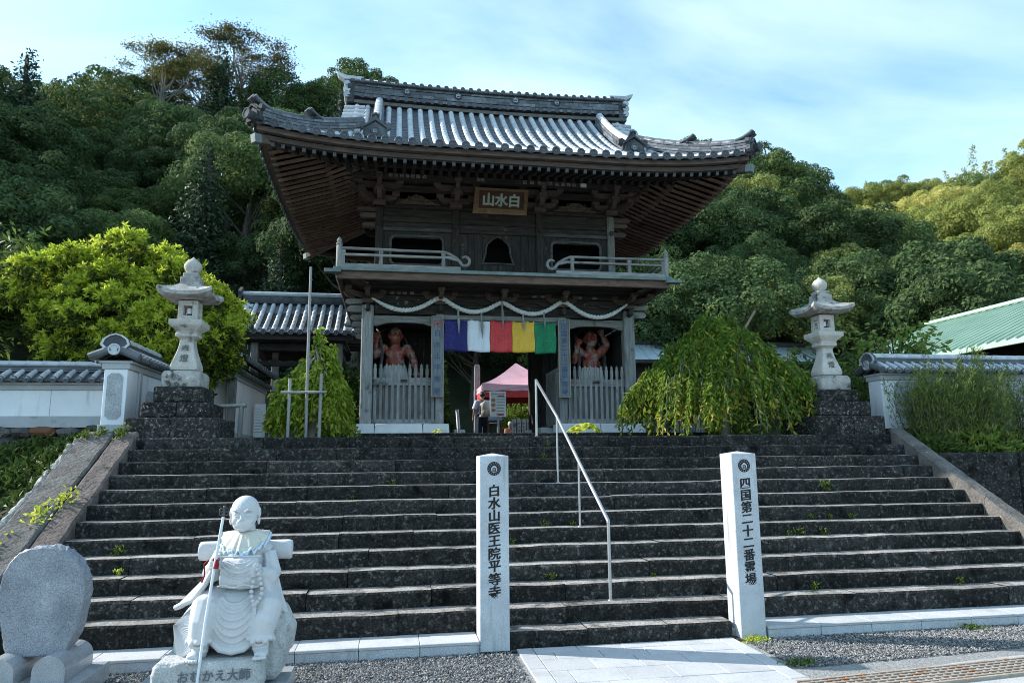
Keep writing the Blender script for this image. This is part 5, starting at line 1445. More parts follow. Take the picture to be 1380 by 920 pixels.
# small tile roof with a grey post, behind the left lantern
sr = thing('small_gatehouse', 'small tile-roofed structure behind the left lantern', 'gatehouse', (-4.4, 17.5, 2.1))
zE, zR, xE, xR = 3.86, 4.62, -3.12, -4.35
q = MB(); rows = []
for k in range(7):
    f0, f1 = k / 7, (k + 1) / 7 + .02
    for f, up in ((f0, 0), (f0, .02), (f1, .002)): rows.append([(xE + (xR - xE) * f, 15.6, zE + (zR - zE) * (f * .7 + f * f * .3) + up), (xE + (xR - xE) * f, 20.4, zE + (zR - zE) * (f * .7 + f * f * .3) + up)])
q.grid(rows, smooth=False); ob('pan_tiles', q, M_['tile'], sr)
q = MB(); q.grid([[(xE - .1, 15.6, zE - .06), (xE - .1, 20.4, zE - .06)], [(xR, 15.6, zR - .15), (xR, 20.4, zR - .15)]]); q.grid([[(xR, 15.6, zR - .05), (xR, 20.4, zR - .05)], [(xR - 1.2, 15.6, zE), (xR - 1.2, 20.4, zE)]]); ob('roof_board', q, M_['wdy'], sr)
for k in range(19):
    y = 15.7 + k * .25; P = [(xE + (xR - xE) * f + .03, y, zE + (zR - zE) * (f * .7 + f * f * .3) + .04) for f in np.linspace(0, .95, 6)]
    ob('cover_tile_row', roll_path(P), M_['tile_light'], sr); eave_disc((P[0][0] + .02, y, P[0][2]), math.pi / 2, sr, .85)
q = MB(); q.box(xR - .12, xR + .12, 15.5, 20.4, zR - .05, zR + .18, .02); ob('ridge', q, M_['tile_dark'], sr)
q = MB(); q.tube([(xR, 15.45, zR + .2), (xR, 20.4, zR + .2)], .08, 9); ob('ridge_capping', q, M_['tile_light'], sr)
q = MB(); q.prism([(-.25, 0), (-.3, .2), (0, .42), (.3, .2), (.25, 0)], (xR, 15.5, zR - .08), X, Z, Y, -.08); ob('ridge_end_tile', q, M_['tile_dark'], sr)
for x, y in ((-3.42, 15.95), (-3.5, 19.8)):
    q = MB(); q.box(x - .09, x + .09, y - .09, y + .09, 2.1, zE + .05, .01); ob('post', q, M_['wgz'], sr)
q = MB(); q.box(-3.5, -3.36, 15.8, 20.2, zE - .18, zE - .06, .01); ob('eave_beam', q, M_['wdy'], sr)

# ================================================================ EMBANKMENT left of the steps
emb = MB(); rows = []
def emb_z(x, y):
    t = (y - 8.4) / 4.0; t = max(0, min(1, t)); base = .35 + 1.72 * (t ** .8)
    return base + .10 * math.sin(x * 2.3 + y) + .07 * math.sin(x * 5.1 - y * 3.7) - .05 * max(0, (-4.6 - x))
for y in np.linspace(6.6, 12.42, 36): rows.append([(x, y, emb_z(x, y) - (0 if y > 8.4 else (8.4 - y) * .22)) for x in np.linspace(-14, -4.06, 44)])
emb.grid(rows, smooth=True); ob('embankment', emb, M_['soil'], kind='structure')
for i, (x, y, r) in enumerate(((-4.75, 9.3, .24), (-5.2, 9.75, .3), (-4.55, 8.75, .2), (-5.0, 9.0, .22), (-5.6, 9.2, .26), (-5.6, 10.1, .22), (-4.5, 8.3, .16), (-4.42, 9.9, .12), (-6.2, 9.9, .3), (-4.35, 9.35, .1))):
    mb = MB(); rock(mb, (x, y, emb_z(x, y) + r * .15), (r, r * .8, r * .7), rr_)
    ob('rock', mb, M_['rubble'], loc=(x, y, emb_z(x, y)), label='grey rock in the weedy left bank, ' + ['largest lower one near the cheek wall', 'biggest in the middle of the bank', 'low one close to the cheek wall', 'lower middle one', 'one further left', 'upper left one', 'lowest one at the foot of the cheek wall', 'small upper one by the cheek wall', 'one at the far left edge', 'smallest beside the cheek wall'][i], cat='rock', group='rocks in the left embankment')
# mortar rubble edge along the outside of the cheek wall
for i in range(26):
    t = i / 25; y = 6.9 + 3.4 * t; z = LAND + (y - 10.34) * SL
    mb = MB(); rock(mb, (-4.12 + rr_.uniform(-.02, .02), y, z - .05), (.06, .09, .075), rr_); ob('edge_stone', mb, M_['lantern_dark'], bpy.data.objects['cheek_wall'])
# ================================================================ ROUND-TOPPED MEMORIAL SLAB
st = thing('memorial_slab', 'rough-edged egg-shaped grey memorial stone on two rounded granite supports', 'memorial stone', (-2.68, 6.4, 0))
m = MB(); out = []
half = [(.0, 1.128), (.075, 1.125), (.155, 1.10), (.225, 1.05), (.285, .965), (.318, .86), (.322, .77), (.305, .66), (.275, .55), (.235, .44), (.195, .37), (.16, .30)]
L_ = [(-.0, 1.128), (-.085, 1.12), (-.17, 1.085), (-.24, 1.02), (-.29, .93), (-.318, .82), (-.322, .70), (-.315, .58), (-.30, .46), (-.285, .36), (-.27, .30)]
poly = [(u, v) for u, v in L_[::-1]] + half[1:]
pts = []
for (a, b), (c, d) in zip(poly, poly[1:] + poly[:1]):
    for t in (0, .33, .66): pts.append((a + (c - a) * t, b + (d - b) * t))
rg = random.Random(5)
F_ = []; rowsS = []
for yy, sc_, jit in ((0, .965, .003), (.012, .99, .004), (.05, 1.0, .010), (.12, 1.0, .013), (.17, .985, .008), (.185, .95, .004)):
    rowsS.append([(-2.675 - (v - .72) * .09 + u * .96 * sc_ + rg.uniform(-jit, jit), 6.31 + yy, .72 + (v - .72) * sc_ + rg.uniform(-jit, jit)) for u, v in pts])
m = MB(); m.grid([r + [r[0]] for r in rowsS], smooth=False, flip=True); m.add(rowsS[0], [tuple(range(len(pts)))]); m.add(rowsS[-1], [tuple(range(len(pts)))[::-1]]); ob('slab', m, M_['stele'], st)
for i, (x0, x1) in enumerate(((-2.985, -2.745), (-2.625, -2.395))):
    m = MB(); w = (x1 - x0) / 2; cxx = (x0 + x1) / 2; zt_ = .345
    P = [(cxx - w, .152), (cxx + w, .152)] + [(cxx + w * math.cos(a), zt_ - w * .95 + w * .95 * math.sin(a)) for a in np.linspace(0, math.pi, 13)]
    m.prism(P, (0, 6.13, 0), X, Z, Y, .52); ob('support', m, M_['granite_polish'], st)
m = MB(); m.box(-3.30, -2.285, 6.02, 6.72, -.03, .15, .006); ob('plate', m, M_['granite_polish'], st)
ins = [('巡', .86), ('礼', .81), ('道', .74)]
M_['carved'] = flat('carved_shadow', (.12, .13, .15), .9)
lettering('worn_inscription', '山水', (-2.44, 6.312, .86), X, Z, .05, .075, M_['carved'], st)

# ================================================================ SEATED MONK STATUE
def sculpt(name, fill, voxel, m, parent=None, smooth_it=4, **kw):
    """union of overlapping shapes turned into one continuous skin"""
    me = to_mesh('tmp', fill, wloc(parent) if parent else Vector((0, 0, 0))); o = bpy.data.objects.new('tmp', me); COL.objects.link(o)
    r_ = o.modifiers.new('r', 'REMESH'); r_.mode = 'VOXEL'; r_.voxel_size = voxel
    if smooth_it: s_ = o.modifiers.new('s', 'SMOOTH'); s_.iterations = smooth_it; s_.factor = .5
    dg = bpy.context.evaluated_depsgraph_get(); dg.update(); me2 = bpy.data.meshes.new_from_object(o.evaluated_get(dg)); me2.name = name
    bpy.data.objects.remove(o); bpy.data.meshes.remove(me)
    me2.materials.clear(); me2.materials.append(m); me2.polygons.foreach_set('use_smooth', [True] * len(me2.polygons)); me2.polygons.foreach_set('material_index', [0] * len(me2.polygons))
    n = bpy.data.objects.new(name, me2); COL.objects.link(n)
    if parent: n.parent = parent
    PW[n.name] = wloc(parent) if parent else Vector((0, 0, 0)); return tag(n, **kw)
mk = thing('monk_statue', 'pale stone statue of a bald seated monk holding a pilgrim staff and prayer beads', 'statue', (-1.15, 5.95, 0))
V_ = Vector
s = MB()
s.tube([(-1.125, 6.0, 1.30), (-1.125, 6.0, 1.12)], [.07, .085], 12)
# trunk, shoulders
s.tube([(-1.115, 6.05, .62), (-1.115, 6.03, .82), (-1.118, 6.02, 1.02), (-1.12, 6.03, 1.12)], [.20, .175, .165, .12], 18); s.ball((-1.122, 6.03, 1.10), (.195, .13, .115), 18, 12)
s.tube([(-1.275, 6.03, 1.065), (-1.22, 6.02, 1.12), (-1.125, 6.02, 1.155), (-1.03, 6.02, 1.12), (-.97, 6.03, 1.06)], [.075, .085, .09, .085, .075], 12)
# arms and wide sleeves
s.tube([(-1.275, 6.02, 1.07), (-1.325, 5.99, .94), (-1.325, 5.88, .95), (-1.290, 5.775, 1.02)], [.078, .085, .075, .040], 12)
s.tube([(-.970, 6.02, 1.065), (-.925, 5.99, .91), (-.925, 5.88, .90), (-.975, 5.785, .955)], [.078, .086, .076, .042], 12)
def drape(P, Q, r, n=9, sag_=.02):
    for i in range(n + 1):
        t = i / n; a = V_(P[0]).lerp(V_(P[1]), t); b = V_(Q[0]).lerp(V_(Q[1]), t); mid = (a + b) / 2 + V_((0, -sag_ * (1 if i % 2 else -.4), 0)); s.tube([a, mid, b], [r, r * .9, r * .8], 7)
drape(((-1.30, 5.80, .985), (-1.37, 5.99, .90)), ((-1.43, 5.86, .76), (-1.575, 5.95, .69)), .026)
drape(((-.955, 5.80, .93), (-.885, 5.99, .88)), ((-.875, 5.86, .70), (-.795, 5.97, .62)), .028)
s.tube([(-1.595, 5.95, .69), (-1.53, 5.9, .725), (-1.45, 5.86, .76)], .022, 7); s.tube([(-1.30, 5.77, .985), (-1.36, 5.80, .87), (-1.45, 5.86, .76)], [.016, .018, .02], 7)
# hands: palm, five fingers each
s.ball((-1.278, 5.735, 1.04), (.034, .04, .036), 10, 8)
for k in range(4):
    z = 1.063 - k * .019; L = .046 - .004 * abs(k - 1.2)
    s.tube([(-1.305, 5.735, z), (-1.296, 5.703, z + .002), (-1.268, 5.690, z), (-1.240 - .002 * k, 5.702, z - .003), (-1.238, 5.722, z - .004)], [.0115, .012, .0112, .0105, .009], 7)
s.tube([(-1.262, 5.74, 1.07), (-1.245, 5.715, 1.088), (-1.262, 5.695, 1.09)], [.014, .012, .010], 7)
s.ball((-.992, 5.755, .972), (.036, .042, .044), 10, 8)
for k in range(4):
    z = 1.005 - k * .021
    s.tube([(-.958, 5.755, z), (-.972, 5.717, z), (-1.002, 5.703, z - .003), (-1.030 + .003 * k, 5.714, z - .008), (-1.034, 5.733, z - .01)], [.012, .0125, .0118, .011, .0095], 7)
s.tube([(-1.005, 5.76, 1.012), (-.985, 5.728, 1.024), (-.965, 5.712, 1.018)], [.015, .0125, .010], 7)
# lap, legs under the robe
for hip, knee, ank, e in (((-1.25, 6.0, .70), (-1.335, 5.79, .70), (-1.355, 5.745, .50), -1), ((-.97, 6.0, .70), (-.905, 5.79, .69), (-.935, 5.745, .50), 1)):
    s.tube([hip, ((hip[0] + knee[0]) / 2, 5.89, .73), knee, ((knee[0] * .6 + ank[0] * .4), 5.755, .61), (ank[0], 5.745, .52)], [.13, .125, .115, .10, .085], 14)
    s.tube([(ank[0], 5.755, .53), (ank[0], 5.75, .49)], [.088, .10], 14)
    for k in range(7): # gathered hem of the trousers
        a = math.pi + k * math.pi / 6; s.ball((ank[0] + .085 * math.cos(a), 5.75 + .085 * math.sin(a), .490 + (.008 if k % 2 else -.006)), (.024, .022, .02), 8, 6)
    s.tube([(ank[0], 5.755, .50), (ank[0], 5.75, .41)], [.062, .058], 12)
    s.tube([(ank[0] - .06, 5.70, .465), (ank[0], 5.688, .455), (ank[0] + .06, 5.70, .465)], .012, 7)
    tx = -1.385 if e < 0 else -.918
    s.tube([(ank[0], 5.78, .395), (tx, 5.70, .40), (tx, 5.645, .388)], [.055, .050, .042], 12, squash=.7)
    for k in range(5): s.ball((tx - .040 + k * .0195, 5.612 + .006 * abs(k - (1.2 if e > 0 else 2.8)), .383), (.0115, .022, .014), 8, 6)
s.ball((-1.135, 5.865, .60), (.262, .172, .235), 20, 14); s.tube([(-1.30, 5.98, .72), (-1.39, 5.85, .66), (-1.40, 5.80, .54)], [.10, .07, .045], 10); s.tube([(-.95, 5.98, .70), (-.875, 5.85, .65), (-.88, 5.80, .54)], [.10, .07, .045], 10); s.ball((-1.135, 5.88, .50), (.22, .15, .12), 16, 10)
s.tube([(-1.335, 5.775, .60), (-1.29, 5.745, .50), (-1.21, 5.725, .435), (-1.13, 5.72, .415), (-1.05, 5.725, .43), (-.985, 5.742, .485), (-.955, 5.775, .57)], [.02, .026, .03, .03, .03, .026, .02], 9)
s.tube([(-1.30, 5.775, .56), (-1.24, 5.755, .475), (-1.13, 5.745, .45), (-1.03, 5.75, .47), (-.98, 5.775, .54)], .03, 9)
# swagged folds across the lap
def front_y(x, z):
    t = ((x + 1.135) / .262) ** 2 + ((z - .60) / .235) ** 2
    return 5.868 - .172 * math.sqrt(max(.02, 1 - min(.98, t)))
for k, (w, dpt) in enumerate(((.10, .05), (.125, .09), (.148, .13), (.165, .17), (.18, .215), (.19, .255))):
    P = []
    for a in np.linspace(-1, 1, 15):
        x = -1.125 + w * a; z = .79 - .012 * k - dpt * (1 - abs(a) ** 2.2); P.append((x, front_y(x, z) - .006, z))
    s.tube(P, .0125, 6)
for e in (-1, 1):
    for k in range(4):
        x0 = -1.14 + e * (.19 + .02 * k); s.tube([(x0, 5.71 + .012 * k, .72), (x0 + e * .01, 5.66 + .015 * k + .02, .62), (x0 - e * .005, 5.665 + .018 * k + .02, .54)], .009, 6)
# breast cloth: padded panel with wavy border
s.tube([(-1.225, 5.79, .99), (-1.105, 5.765, .99), (-.985, 5.79, .99)], [.074, .080, .074], 14); s.tube([(-1.235, 5.79, .915), (-1.10, 5.765, .91), (-.965, 5.79, .905)], [.066, .074, .066], 14)
for k in range(4):
    P = [(-1.105 + .085 * a * (1 + k * .22), 5.680 + .015 * abs(a) + .003 * k, 1.055 - .012 * k - (.025 + .022 * k) * (1 - a * a)) for a in np.linspace(-1, 1, 11)]
    s.tube(P, .0065, 6)
s.tube([(-1.25 + .032 * i, 5.688 + (.01 if i in (0, 9) else 0), .872 + .010 * math.sin(i * 1.3)) for i in range(10)], .008, 6)
s.tube([(-1.26, 5.70, 1.08), (-1.10, 5.675, 1.085), (-.95, 5.70, 1.078)], .008, 6)
# sleeve and shoulder creases
for e, xs in ((-1, -1.295), (1, -.965)):
    for k in range(4):
        s.tube([(xs + e * .0, 5.945 - .01 * k, 1.07 - .04 * k), (xs + e * .02, 5.915 - .010 * k, 1.02 - .04 * k), (xs + e * .03, 5.905, .96 - .03 * k)], .010, 6)
sculpt('figure', s, .0062, M_['statue'], mk, 2)
# head, carved finer than the robe
s = MB()
HX = -1.131
s.ball((HX, 5.985, 1.402), (.112, .122, .106), 22, 16); s.ball((HX, 5.955, 1.345), (.100, .104, .100), 20, 14); s.ball((HX, 5.925, 1.300), (.086, .088, .066), 16, 12); s.ball((HX, 5.868, 1.262), (.034, .026, .022), 10, 8)
for e in (-1, 1):
    s.ball((HX + e * .113, 5.99, 1.375), (.014, .030, .043), 10, 8); s.ball((HX + e * .112, 5.985, 1.315), (.013, .017, .032), 8, 6)
    s.tube([(HX + e * .016, 5.855, 1.388), (HX + e * .045, 5.856, 1.406), (HX + e * .080, 5.885, 1.396)], [.009, .011, .007], 8)
    s.ball((HX + e * .046, 5.874, 1.370), (.029, .016, .016), 12, 8)
    s.tube([(HX + e * .020, 5.858, 1.366), (HX + e * .046, 5.852, 1.356), (HX + e * .072, 5.870, 1.367)], .0050, 6)
    s.ball((HX + e * .050, 5.878, 1.318), (.034, .022, .032), 12, 8)
    s.ball((HX + e * .0145, 5.846, 1.322), (.010, .010, .009), 8, 6)
s.tube([(HX, 5.856, 1.385), (HX, 5.846, 1.352), (HX, 5.837, 1.328)], [.009, .011, .0145], 9)
s.ball((HX, 5.845, 1.294), (.030, .011, .0065), 12, 6); s.ball((HX, 5.847, 1.281), (.023, .011, .0075), 10, 6)
s.tube([(-1.125, 6.0, 1.30), (-1.125, 6.0, 1.16)], [.07, .075], 12)
s.v = [(HX + (v[0] - HX) * .93, v[1], v[2]) for v in s.v]
sculpt('head', s, .0042, M_['statue'], mk, 1)

# rock seat and inscribed rock base
s = MB(); rg = random.Random(9)
rock(s, (-.965, 6.07, .50), (.23, .22, .26), rg); rock(s, (-.86, 6.05, .42), (.11, .20, .24), rg); rock(s, (-1.2, 6.12, .48), (.36, .2, .2), rg); s.box(-1.0, -.80, 5.86, 6.22, .15, .62, .05)
sculpt('seat_rock', s, .014, M_['statue_rock'], mk, 1)
s = MB(); s.box(-1.645, -.905, 5.62, 6.2, .13, .375, .03)
for k in range(20): rock(s, (rg.uniform(-1.6, -.94), rg.uniform(5.64, 6.1), .345), (rg.uniform(.03, .07), rg.uniform(.03, .06), .03), rg)
for k in range(9): rock(s, (-1.62 + .012 * math.sin(k), 5.66 + .06 * k, .25 + .03 * math.sin(k * 2)), (.035, .05, .09), rg)
for k in range(8): rock(s, (-.925, 5.66 + .06 * k, .24 + .03 * math.sin(k * 2)), (.03, .05, .09), rg)
bs = sculpt('base_rock', s, .012, M_['statue_rock'], mk, 1)
lettering('inscription', 'おむかえ大師', (-1.425, 5.612, .283), X, Z, .082, .083, M_['carved'], bs, vertical=False, offset=.0012)
m = MB(); m.box(-1.85, -.752, 5.45, 6.335, -.03, .132, .006); ob('plate', m, M_['granite_polish'], mk)
# bundle on the back
s = MB(); s.tube([(-1.49, 6.15, 1.075), (-1.2, 6.14, 1.08), (-.785, 6.15, 1.07)], [.078, .075, .08], 14, squash=.95); s.box(-1.488, -.79, 6.08, 6.22, 1.005, 1.145, .02)
sculpt('back_bundle', s, .012, M_['statue'], mk, 2)
# sedge hat leaning at his side: ribbed cone
m = MB(); hc = V_((-1.475, 5.90, .54)); ax = V_((-.62, -.42, .30)).normalized(); e1 = V_((.28, -.12, .95)); e1 = (e1 - ax * e1.dot(ax)).normalized(); e2 = ax.cross(e1)
rows = []
for i in range(9):
    r = .205 * i / 8; rows.append([hc + ax * (.12 * (1 - i / 8) ** 1.15) + (e1 * math.cos(a) * .92 + e2 * math.sin(a)) * r * (1 + .03 * (j % 2)) + ax * (.006 * (j % 2)) for j, a in enumerate(np.linspace(0, 2 * math.pi, 97))])
m.grid(rows, smooth=False); rows2 = [[p - ax * .02 for p in rows[-1]], [p - ax * .01 for p in rows[4]], [p - ax * .01 for p in rows[0]]]; m.grid([rows[-1], rows2[0], rows2[1], rows2[2]], smooth=False); ob('sedge_hat', m, M_['statue'], mk)
# cloth bib
M_['bib'] = mat('cream_bib', [(.52, .49, .42), (.66, .63, .55)], 12, .9, .2, 40, rnd=0); M_['bib_blue'] = mat('pale_blue_trim', [(.40, .55, .68), (.58, .70, .78)], 40, .9, rnd=0)
m = MB(); rows = []; trim = []
for j, a in enumerate(np.linspace(0, 2 * math.pi, 145)):
    c, sn = math.cos(a), math.sin(a); fr_ = max(0, -sn)
    col = []
    for t in np.linspace(0, 1, 7):
        rx = .076 + (.105 + .012 * fr_) * t; ry = .080 + (.075 + .075 * fr_) * t; ruf = .012 * t * math.sin(a * 15 + .6 * math.sin(a * 4)) + .009 * t * math.sin(a * 27 + 1)
        col.append((-1.122 + rx * c, 5.995 + ry * sn + ruf * .5, 1.243 - (.045 + .095 * fr_) * t ** 1.1 + ruf + .010 * (1 - fr_) * t))
    rows.append(col); p = V_(col[-1]); d_ = V_((c, sn, -.4)) * .012; trim.append([p + V_((0, 0, .006)), p + d_ + V_((0, 0, -.006 + .007 * math.sin(a * 26))), p + d_ * .4 + V_((0, 0, -.022 + .006 * math.sin(a * 26)))])
m.grid(rows, smooth=True); bb = ob('bib', m, M_['bib'], mk); bb.modifiers.new('t', 'SOLIDIFY').thickness = .005
m = MB(); m.grid(trim, smooth=True); tb = ob('bib_trim', m, M_['bib_blue'], bb); tb.modifiers.new('t', 'SOLIDIFY').thickness = .003
# staff with rings, red cord
m = MB(); m.tube([(-1.338, 5.60, .10), (-1.300, 5.63, .65), (-1.263, 5.662, 1.05), (-1.228, 5.68, 1.37)], [.0105, .0105, .010, .010], 10); sf = ob('staff', m, mat('pale_staff', [(.58, .62, .66), (.70, .73, .76)], 12, .6, rnd=0), mk)
M_['bronze'] = mat('dark_bronze', [(.035, .035, .04), (.10, .10, .11)], 30, .5, rnd=0)
m = MB(); m.tube([(-1.228, 5.68, 1.36), (-1.222, 5.682, 1.435)], .009, 8)
for k in range(2):
    for e in (-1, 1): m.tube([(-1.225 + e * (.018 + .014 * math.cos(t)), 5.68, 1.395 + .022 * k + .014 * math.sin(t)) for t in np.linspace(0, 2 * math.pi, 11)], .0045, 5)
m.ball((-1.221, 5.682, 1.44), .013, 8, 6); ob('staff_head', m, M_['bronze'], sf)
M_['red_cord'] = flat('red_cord', (.22, .015, .015), .8)
m = MB(); m.tube([(-1.263 + .02 * math.cos(t), 5.685 + .02 * math.sin(t), 1.065 + .01 * math.sin(2 * t)) for t in np.linspace(0, 6.28, 12)], .006, 5); m.tube([(-1.255, 5.665, 1.07), (-1.25, 5.655, 1.04), (-1.255, 5.65, 1.005)], [.008, .018, .02], 7); m.tube([(-1.32, 5.70, 1.06), (-1.355, 5.73, 1.03), (-1.35, 5.74, .95), (-1.37, 5.75, .90)], [.006, .006, .006, .008], 6); ob('red_cord', m, M_['red_cord'], sf)
# prayer beads: loop hanging from the hand
lp = [(-.975, 5.698, .985), (-.962, 5.69, .955), (-.950, 5.69, .92), (-.940, 5.69, .885), (-.933, 5.69, .85), (-.934, 5.688, .815), (-.945, 5.686, .783), (-.962, 5.684, .758), (-.978, 5.684, .740), (-.992, 5.686, .765), (-1.003, 5.688, .797), (-1.006, 5.69, .832), (-1.002, 5.69, .867), (-.997, 5.69, .90)]
bd = thing('prayer_beads', None, None, (-.97, 5.69, .85)); bd.parent = mk; bd.location = V_((-.97, 5.69, .85)) - wloc(mk)
for i, p in enumerate(lp):
    q = MB(); q.ball(p, .0155 if i != 8 else .02, 10, 8); ob('bead', q, M_['statue'], bd)
q = MB(); q.tube([(-.978, 5.684, .735), (-.975, 5.684, .70), (-.978, 5.684, .672)], [.008, .013, .015], 7); ob('bead_tassel', q, M_['statue'], bd)
# ================================================================ WOODED HILLS
# terrain given as height over bearing and distance from the foot of the steps
def lerp_tab(t, T):
    if t <= T[0][0]: return T[0][1]
    for (a, p), (b, q) in zip(T[:-1], T[1:]):
        if t <= b: return p + (q - p) * (t - a) / (b - a)
    return T[-1][1]
NEAR = [(-80, 30), (-62, 40), (-46, 40), (-36, 32), (-28, 30), (-24, 29), (-20, 31), (-18, 32), (-14, 34.5), (-10, 35.5), (-4, 38), (0, 37), (10, 33), (22, 28.5), (28, 27), (31, 25), (33, 23), (36, 18), (38, 12), (42, 6), (48, 2.5), (62, 2)]      # bearing in degrees from +Y, ridge height (m); unseen far-left ridge raised to shade the left hill
FAR = [(12, 34), (22, 40), (30, 40.5), (34, 41), (38, 41), (43, 40.5), (50, 43), (62, 52), (80, 40)]
RN, RF = 78.0, 140.0
def near_h(th, r):
    H = lerp_tab(th, NEAR); r0 = 31
    if r < r0: return 2.1
    t = (r - r0) / (RN - r0)
    if t <= 1: return 2.1 + (H - 2.1) * (t ** .92)
    return H - (r - RN) * .25
def far_h(th, r):
    H = lerp_tab(th, FAR); r0 = 72
    t = max(0, (r - r0) / (RF - r0))
    if t <= 1: return 2.0 + (H - 2.0) * t ** .9
    return H - (r - RF) * .2
def sheet(name, fn, th0, th1, r0, r1, nt, nr):
    mb = MB(); rows = []
    for th in np.linspace(th0, th1, nt):
        a = R(th); rows.append([(r * math.sin(a), r * math.cos(a), fn(th, r) + .5 * math.sin(r * .7 + th) - .3) for r in np.linspace(r0, r1, nr)])
    mb.grid(rows, smooth=True); return ob(name, mb, M_['forest_floor'], kind='structure')
M_['forest_floor'] = mat('forest_floor', [(.012, .016, .008), (.035, .045, .02)], .8, .95, 0, rnd=0)
sheet('hill', near_h, -85, 62, 30, 130, 60, 24)
sheet('hill', far_h, 12, 82, 72, 240, 40, 20)

# ---------------------------------------------------------------- foliage from many small leaf faces
def leaf_cards(P, Nn, size, aspect=.6, rng=RNG, curl=.18):
    """one folded diamond (two triangles as a quad) per point, lying across its normal"""
    n = len(P); Nn = Nn / (np.linalg.norm(Nn, axis=1, keepdims=True) + 1e-9)
    a = rng.normal(size=(n, 3)); t = a - Nn * (a * Nn).sum(1, keepdims=True); t /= (np.linalg.norm(t, axis=1, keepdims=True) + 1e-9); b = np.cross(Nn, t)
    s = (size * rng.uniform(.65, 1.3, n))[:, None] if np.ndim(size) == 0 else (size * rng.uniform(.75, 1.2, n))[:, None]
    V = np.stack([P - t * s * .5, P + b * s * aspect * .5 - Nn * s * curl * .3, P + t * s * .5 - Nn * s * curl, P - b * s * aspect * .5 - Nn * s * curl * .3], 1).reshape(-1, 3)
    F = np.arange(n * 4).reshape(-1, 4)
    return V, F
def join(parts):
    V = []; F = []; o = 0
    for v, f in parts: V.append(v); F.append(f + o); o += len(v)
    return np.concatenate(V), np.concatenate(F)
def fib(n, rng):
    i = np.arange(n) + .5; ph = np.arccos(1 - 2 * i / n); th = math.pi * (1 + 5 ** .5) * i + rng.uniform(0, 6)
    return np.stack([np.cos(th) * np.sin(ph), np.sin(th) * np.sin(ph), np.cos(ph)], 1)
def dome_crown(seed, Rr, Hh, ncl, per, leaf, clr=(.15, .27), flat_=.80, under=-.30):
    """broad-leaved crown: clumps over a lumpy dome, leaf faces over every clump's outer side"""
    rng = np.random.default_rng(seed); d = fib(ncl * 2, rng); d = d[d[:, 2] > under][:ncl * 2]
    parts = []
    for q in d:
        r = rng.uniform(.66, 1.10); c = q * np.array([Rr, Rr, Hh]) * r + np.array([0, 0, 0]); cr_ = Rr * rng.uniform(*clr)
        k = int(per * (cr_ / (Rr * .24)) ** 2); u = rng.normal(size=(k, 3)); u /= np.linalg.norm(u, axis=1, keepdims=True)
        out = q * np.array([.6, .6, .8]) + np.array([0, 0, .25]); u = u + out[None] * .75; u /= np.linalg.norm(u, axis=1, keepdims=True)
        rad = cr_ * rng.uniform(.72, 1.08, (k, 1)); P = c + u * rad * np.array([1, 1, flat_])
        parts.append(leaf_cards(P, u + rng.normal(size=(k, 3)) * .30 + np.array([0, 0, .12]), leaf, .7, rng))
    return join(parts)
def umbrella_crown(seed, Rr, Hh, ncl, per, leaf):
    """high, flat-topped open crown: leaf pads on spreading limbs; returns leaves and pad centres"""
    rng = np.random.default_rng(seed); parts = []; C = []
    for i in range(ncl):
        a = rng.uniform(0, 6.28); rr = Rr * math.sqrt(rng.uniform(.02, 1)); z = Hh * (1 - (rr / Rr) ** 2 * .55) + rng.uniform(-.9, .25)
        if rng.random() < .25: z -= rng.uniform(.8, 2.6)
        c = np.array([rr * math.cos(a), rr * math.sin(a), z]); C.append(c); w = rng.uniform(.7, 1.35)
        P = c + rng.normal(size=(per, 3)) * np.array([.5, .5, .13]) * w
        parts.append(leaf_cards(P, rng.normal(size=(per, 3)) * .5 + np.array([0, 0, 1]), leaf, .6, rng))
    return join(parts), C
def conifer_crown(seed, Rr, Hh, tiers, per, leaf):
    rng = np.random.default_rng(seed); parts = []
    for i in range(tiers):
        t = i / (tiers - 1); z = Hh * t; w = Rr * (1 - t) ** .75 + .15; nb = int(5 + 8 * (1 - t))
        for b in range(nb):
            a = 6.28 * (b + rng.uniform(-.4, .4)) / nb; L = w * rng.uniform(.65, 1.1); k = max(6, int(per * L / Rr))
            f = rng.uniform(.15, 1, k); P = np.stack([np.cos(a) * L * f, np.sin(a) * L * f, z - .22 * L * f + .25 * L * f ** 2], 1) + rng.normal(size=(k, 3)) * np.array([.22, .22, .14])
            parts.append(leaf_cards(P, rng.normal(size=(k, 3)) * .5 + np.array([math.cos(a) * .5, math.sin(a) * .5, .7]), leaf, .45, rng))
    return join(parts)
def bamboo_crown(seed, n, per, leaf):
    rng = np.random.default_rng(seed); parts = []
    for i in range(n):
        x, y = rng.normal(size=2) * 1.3; h = rng.uniform(6, 9); k = per; t = rng.uniform(.25, 1, k); bend = rng.normal(size=2) * .9
        P = np.stack([x + bend[0] * t ** 3, y + bend[1] * t ** 3, h * t], 1) + rng.normal(size=(k, 3)) * np.array([.55, .55, .35]) * (1.15 - t)[:, None]
        parts.append(leaf_cards(P, rng.normal(size=(k, 3)) + np.array([0, 0, .6]), leaf, .3, rng))
    return join(parts)
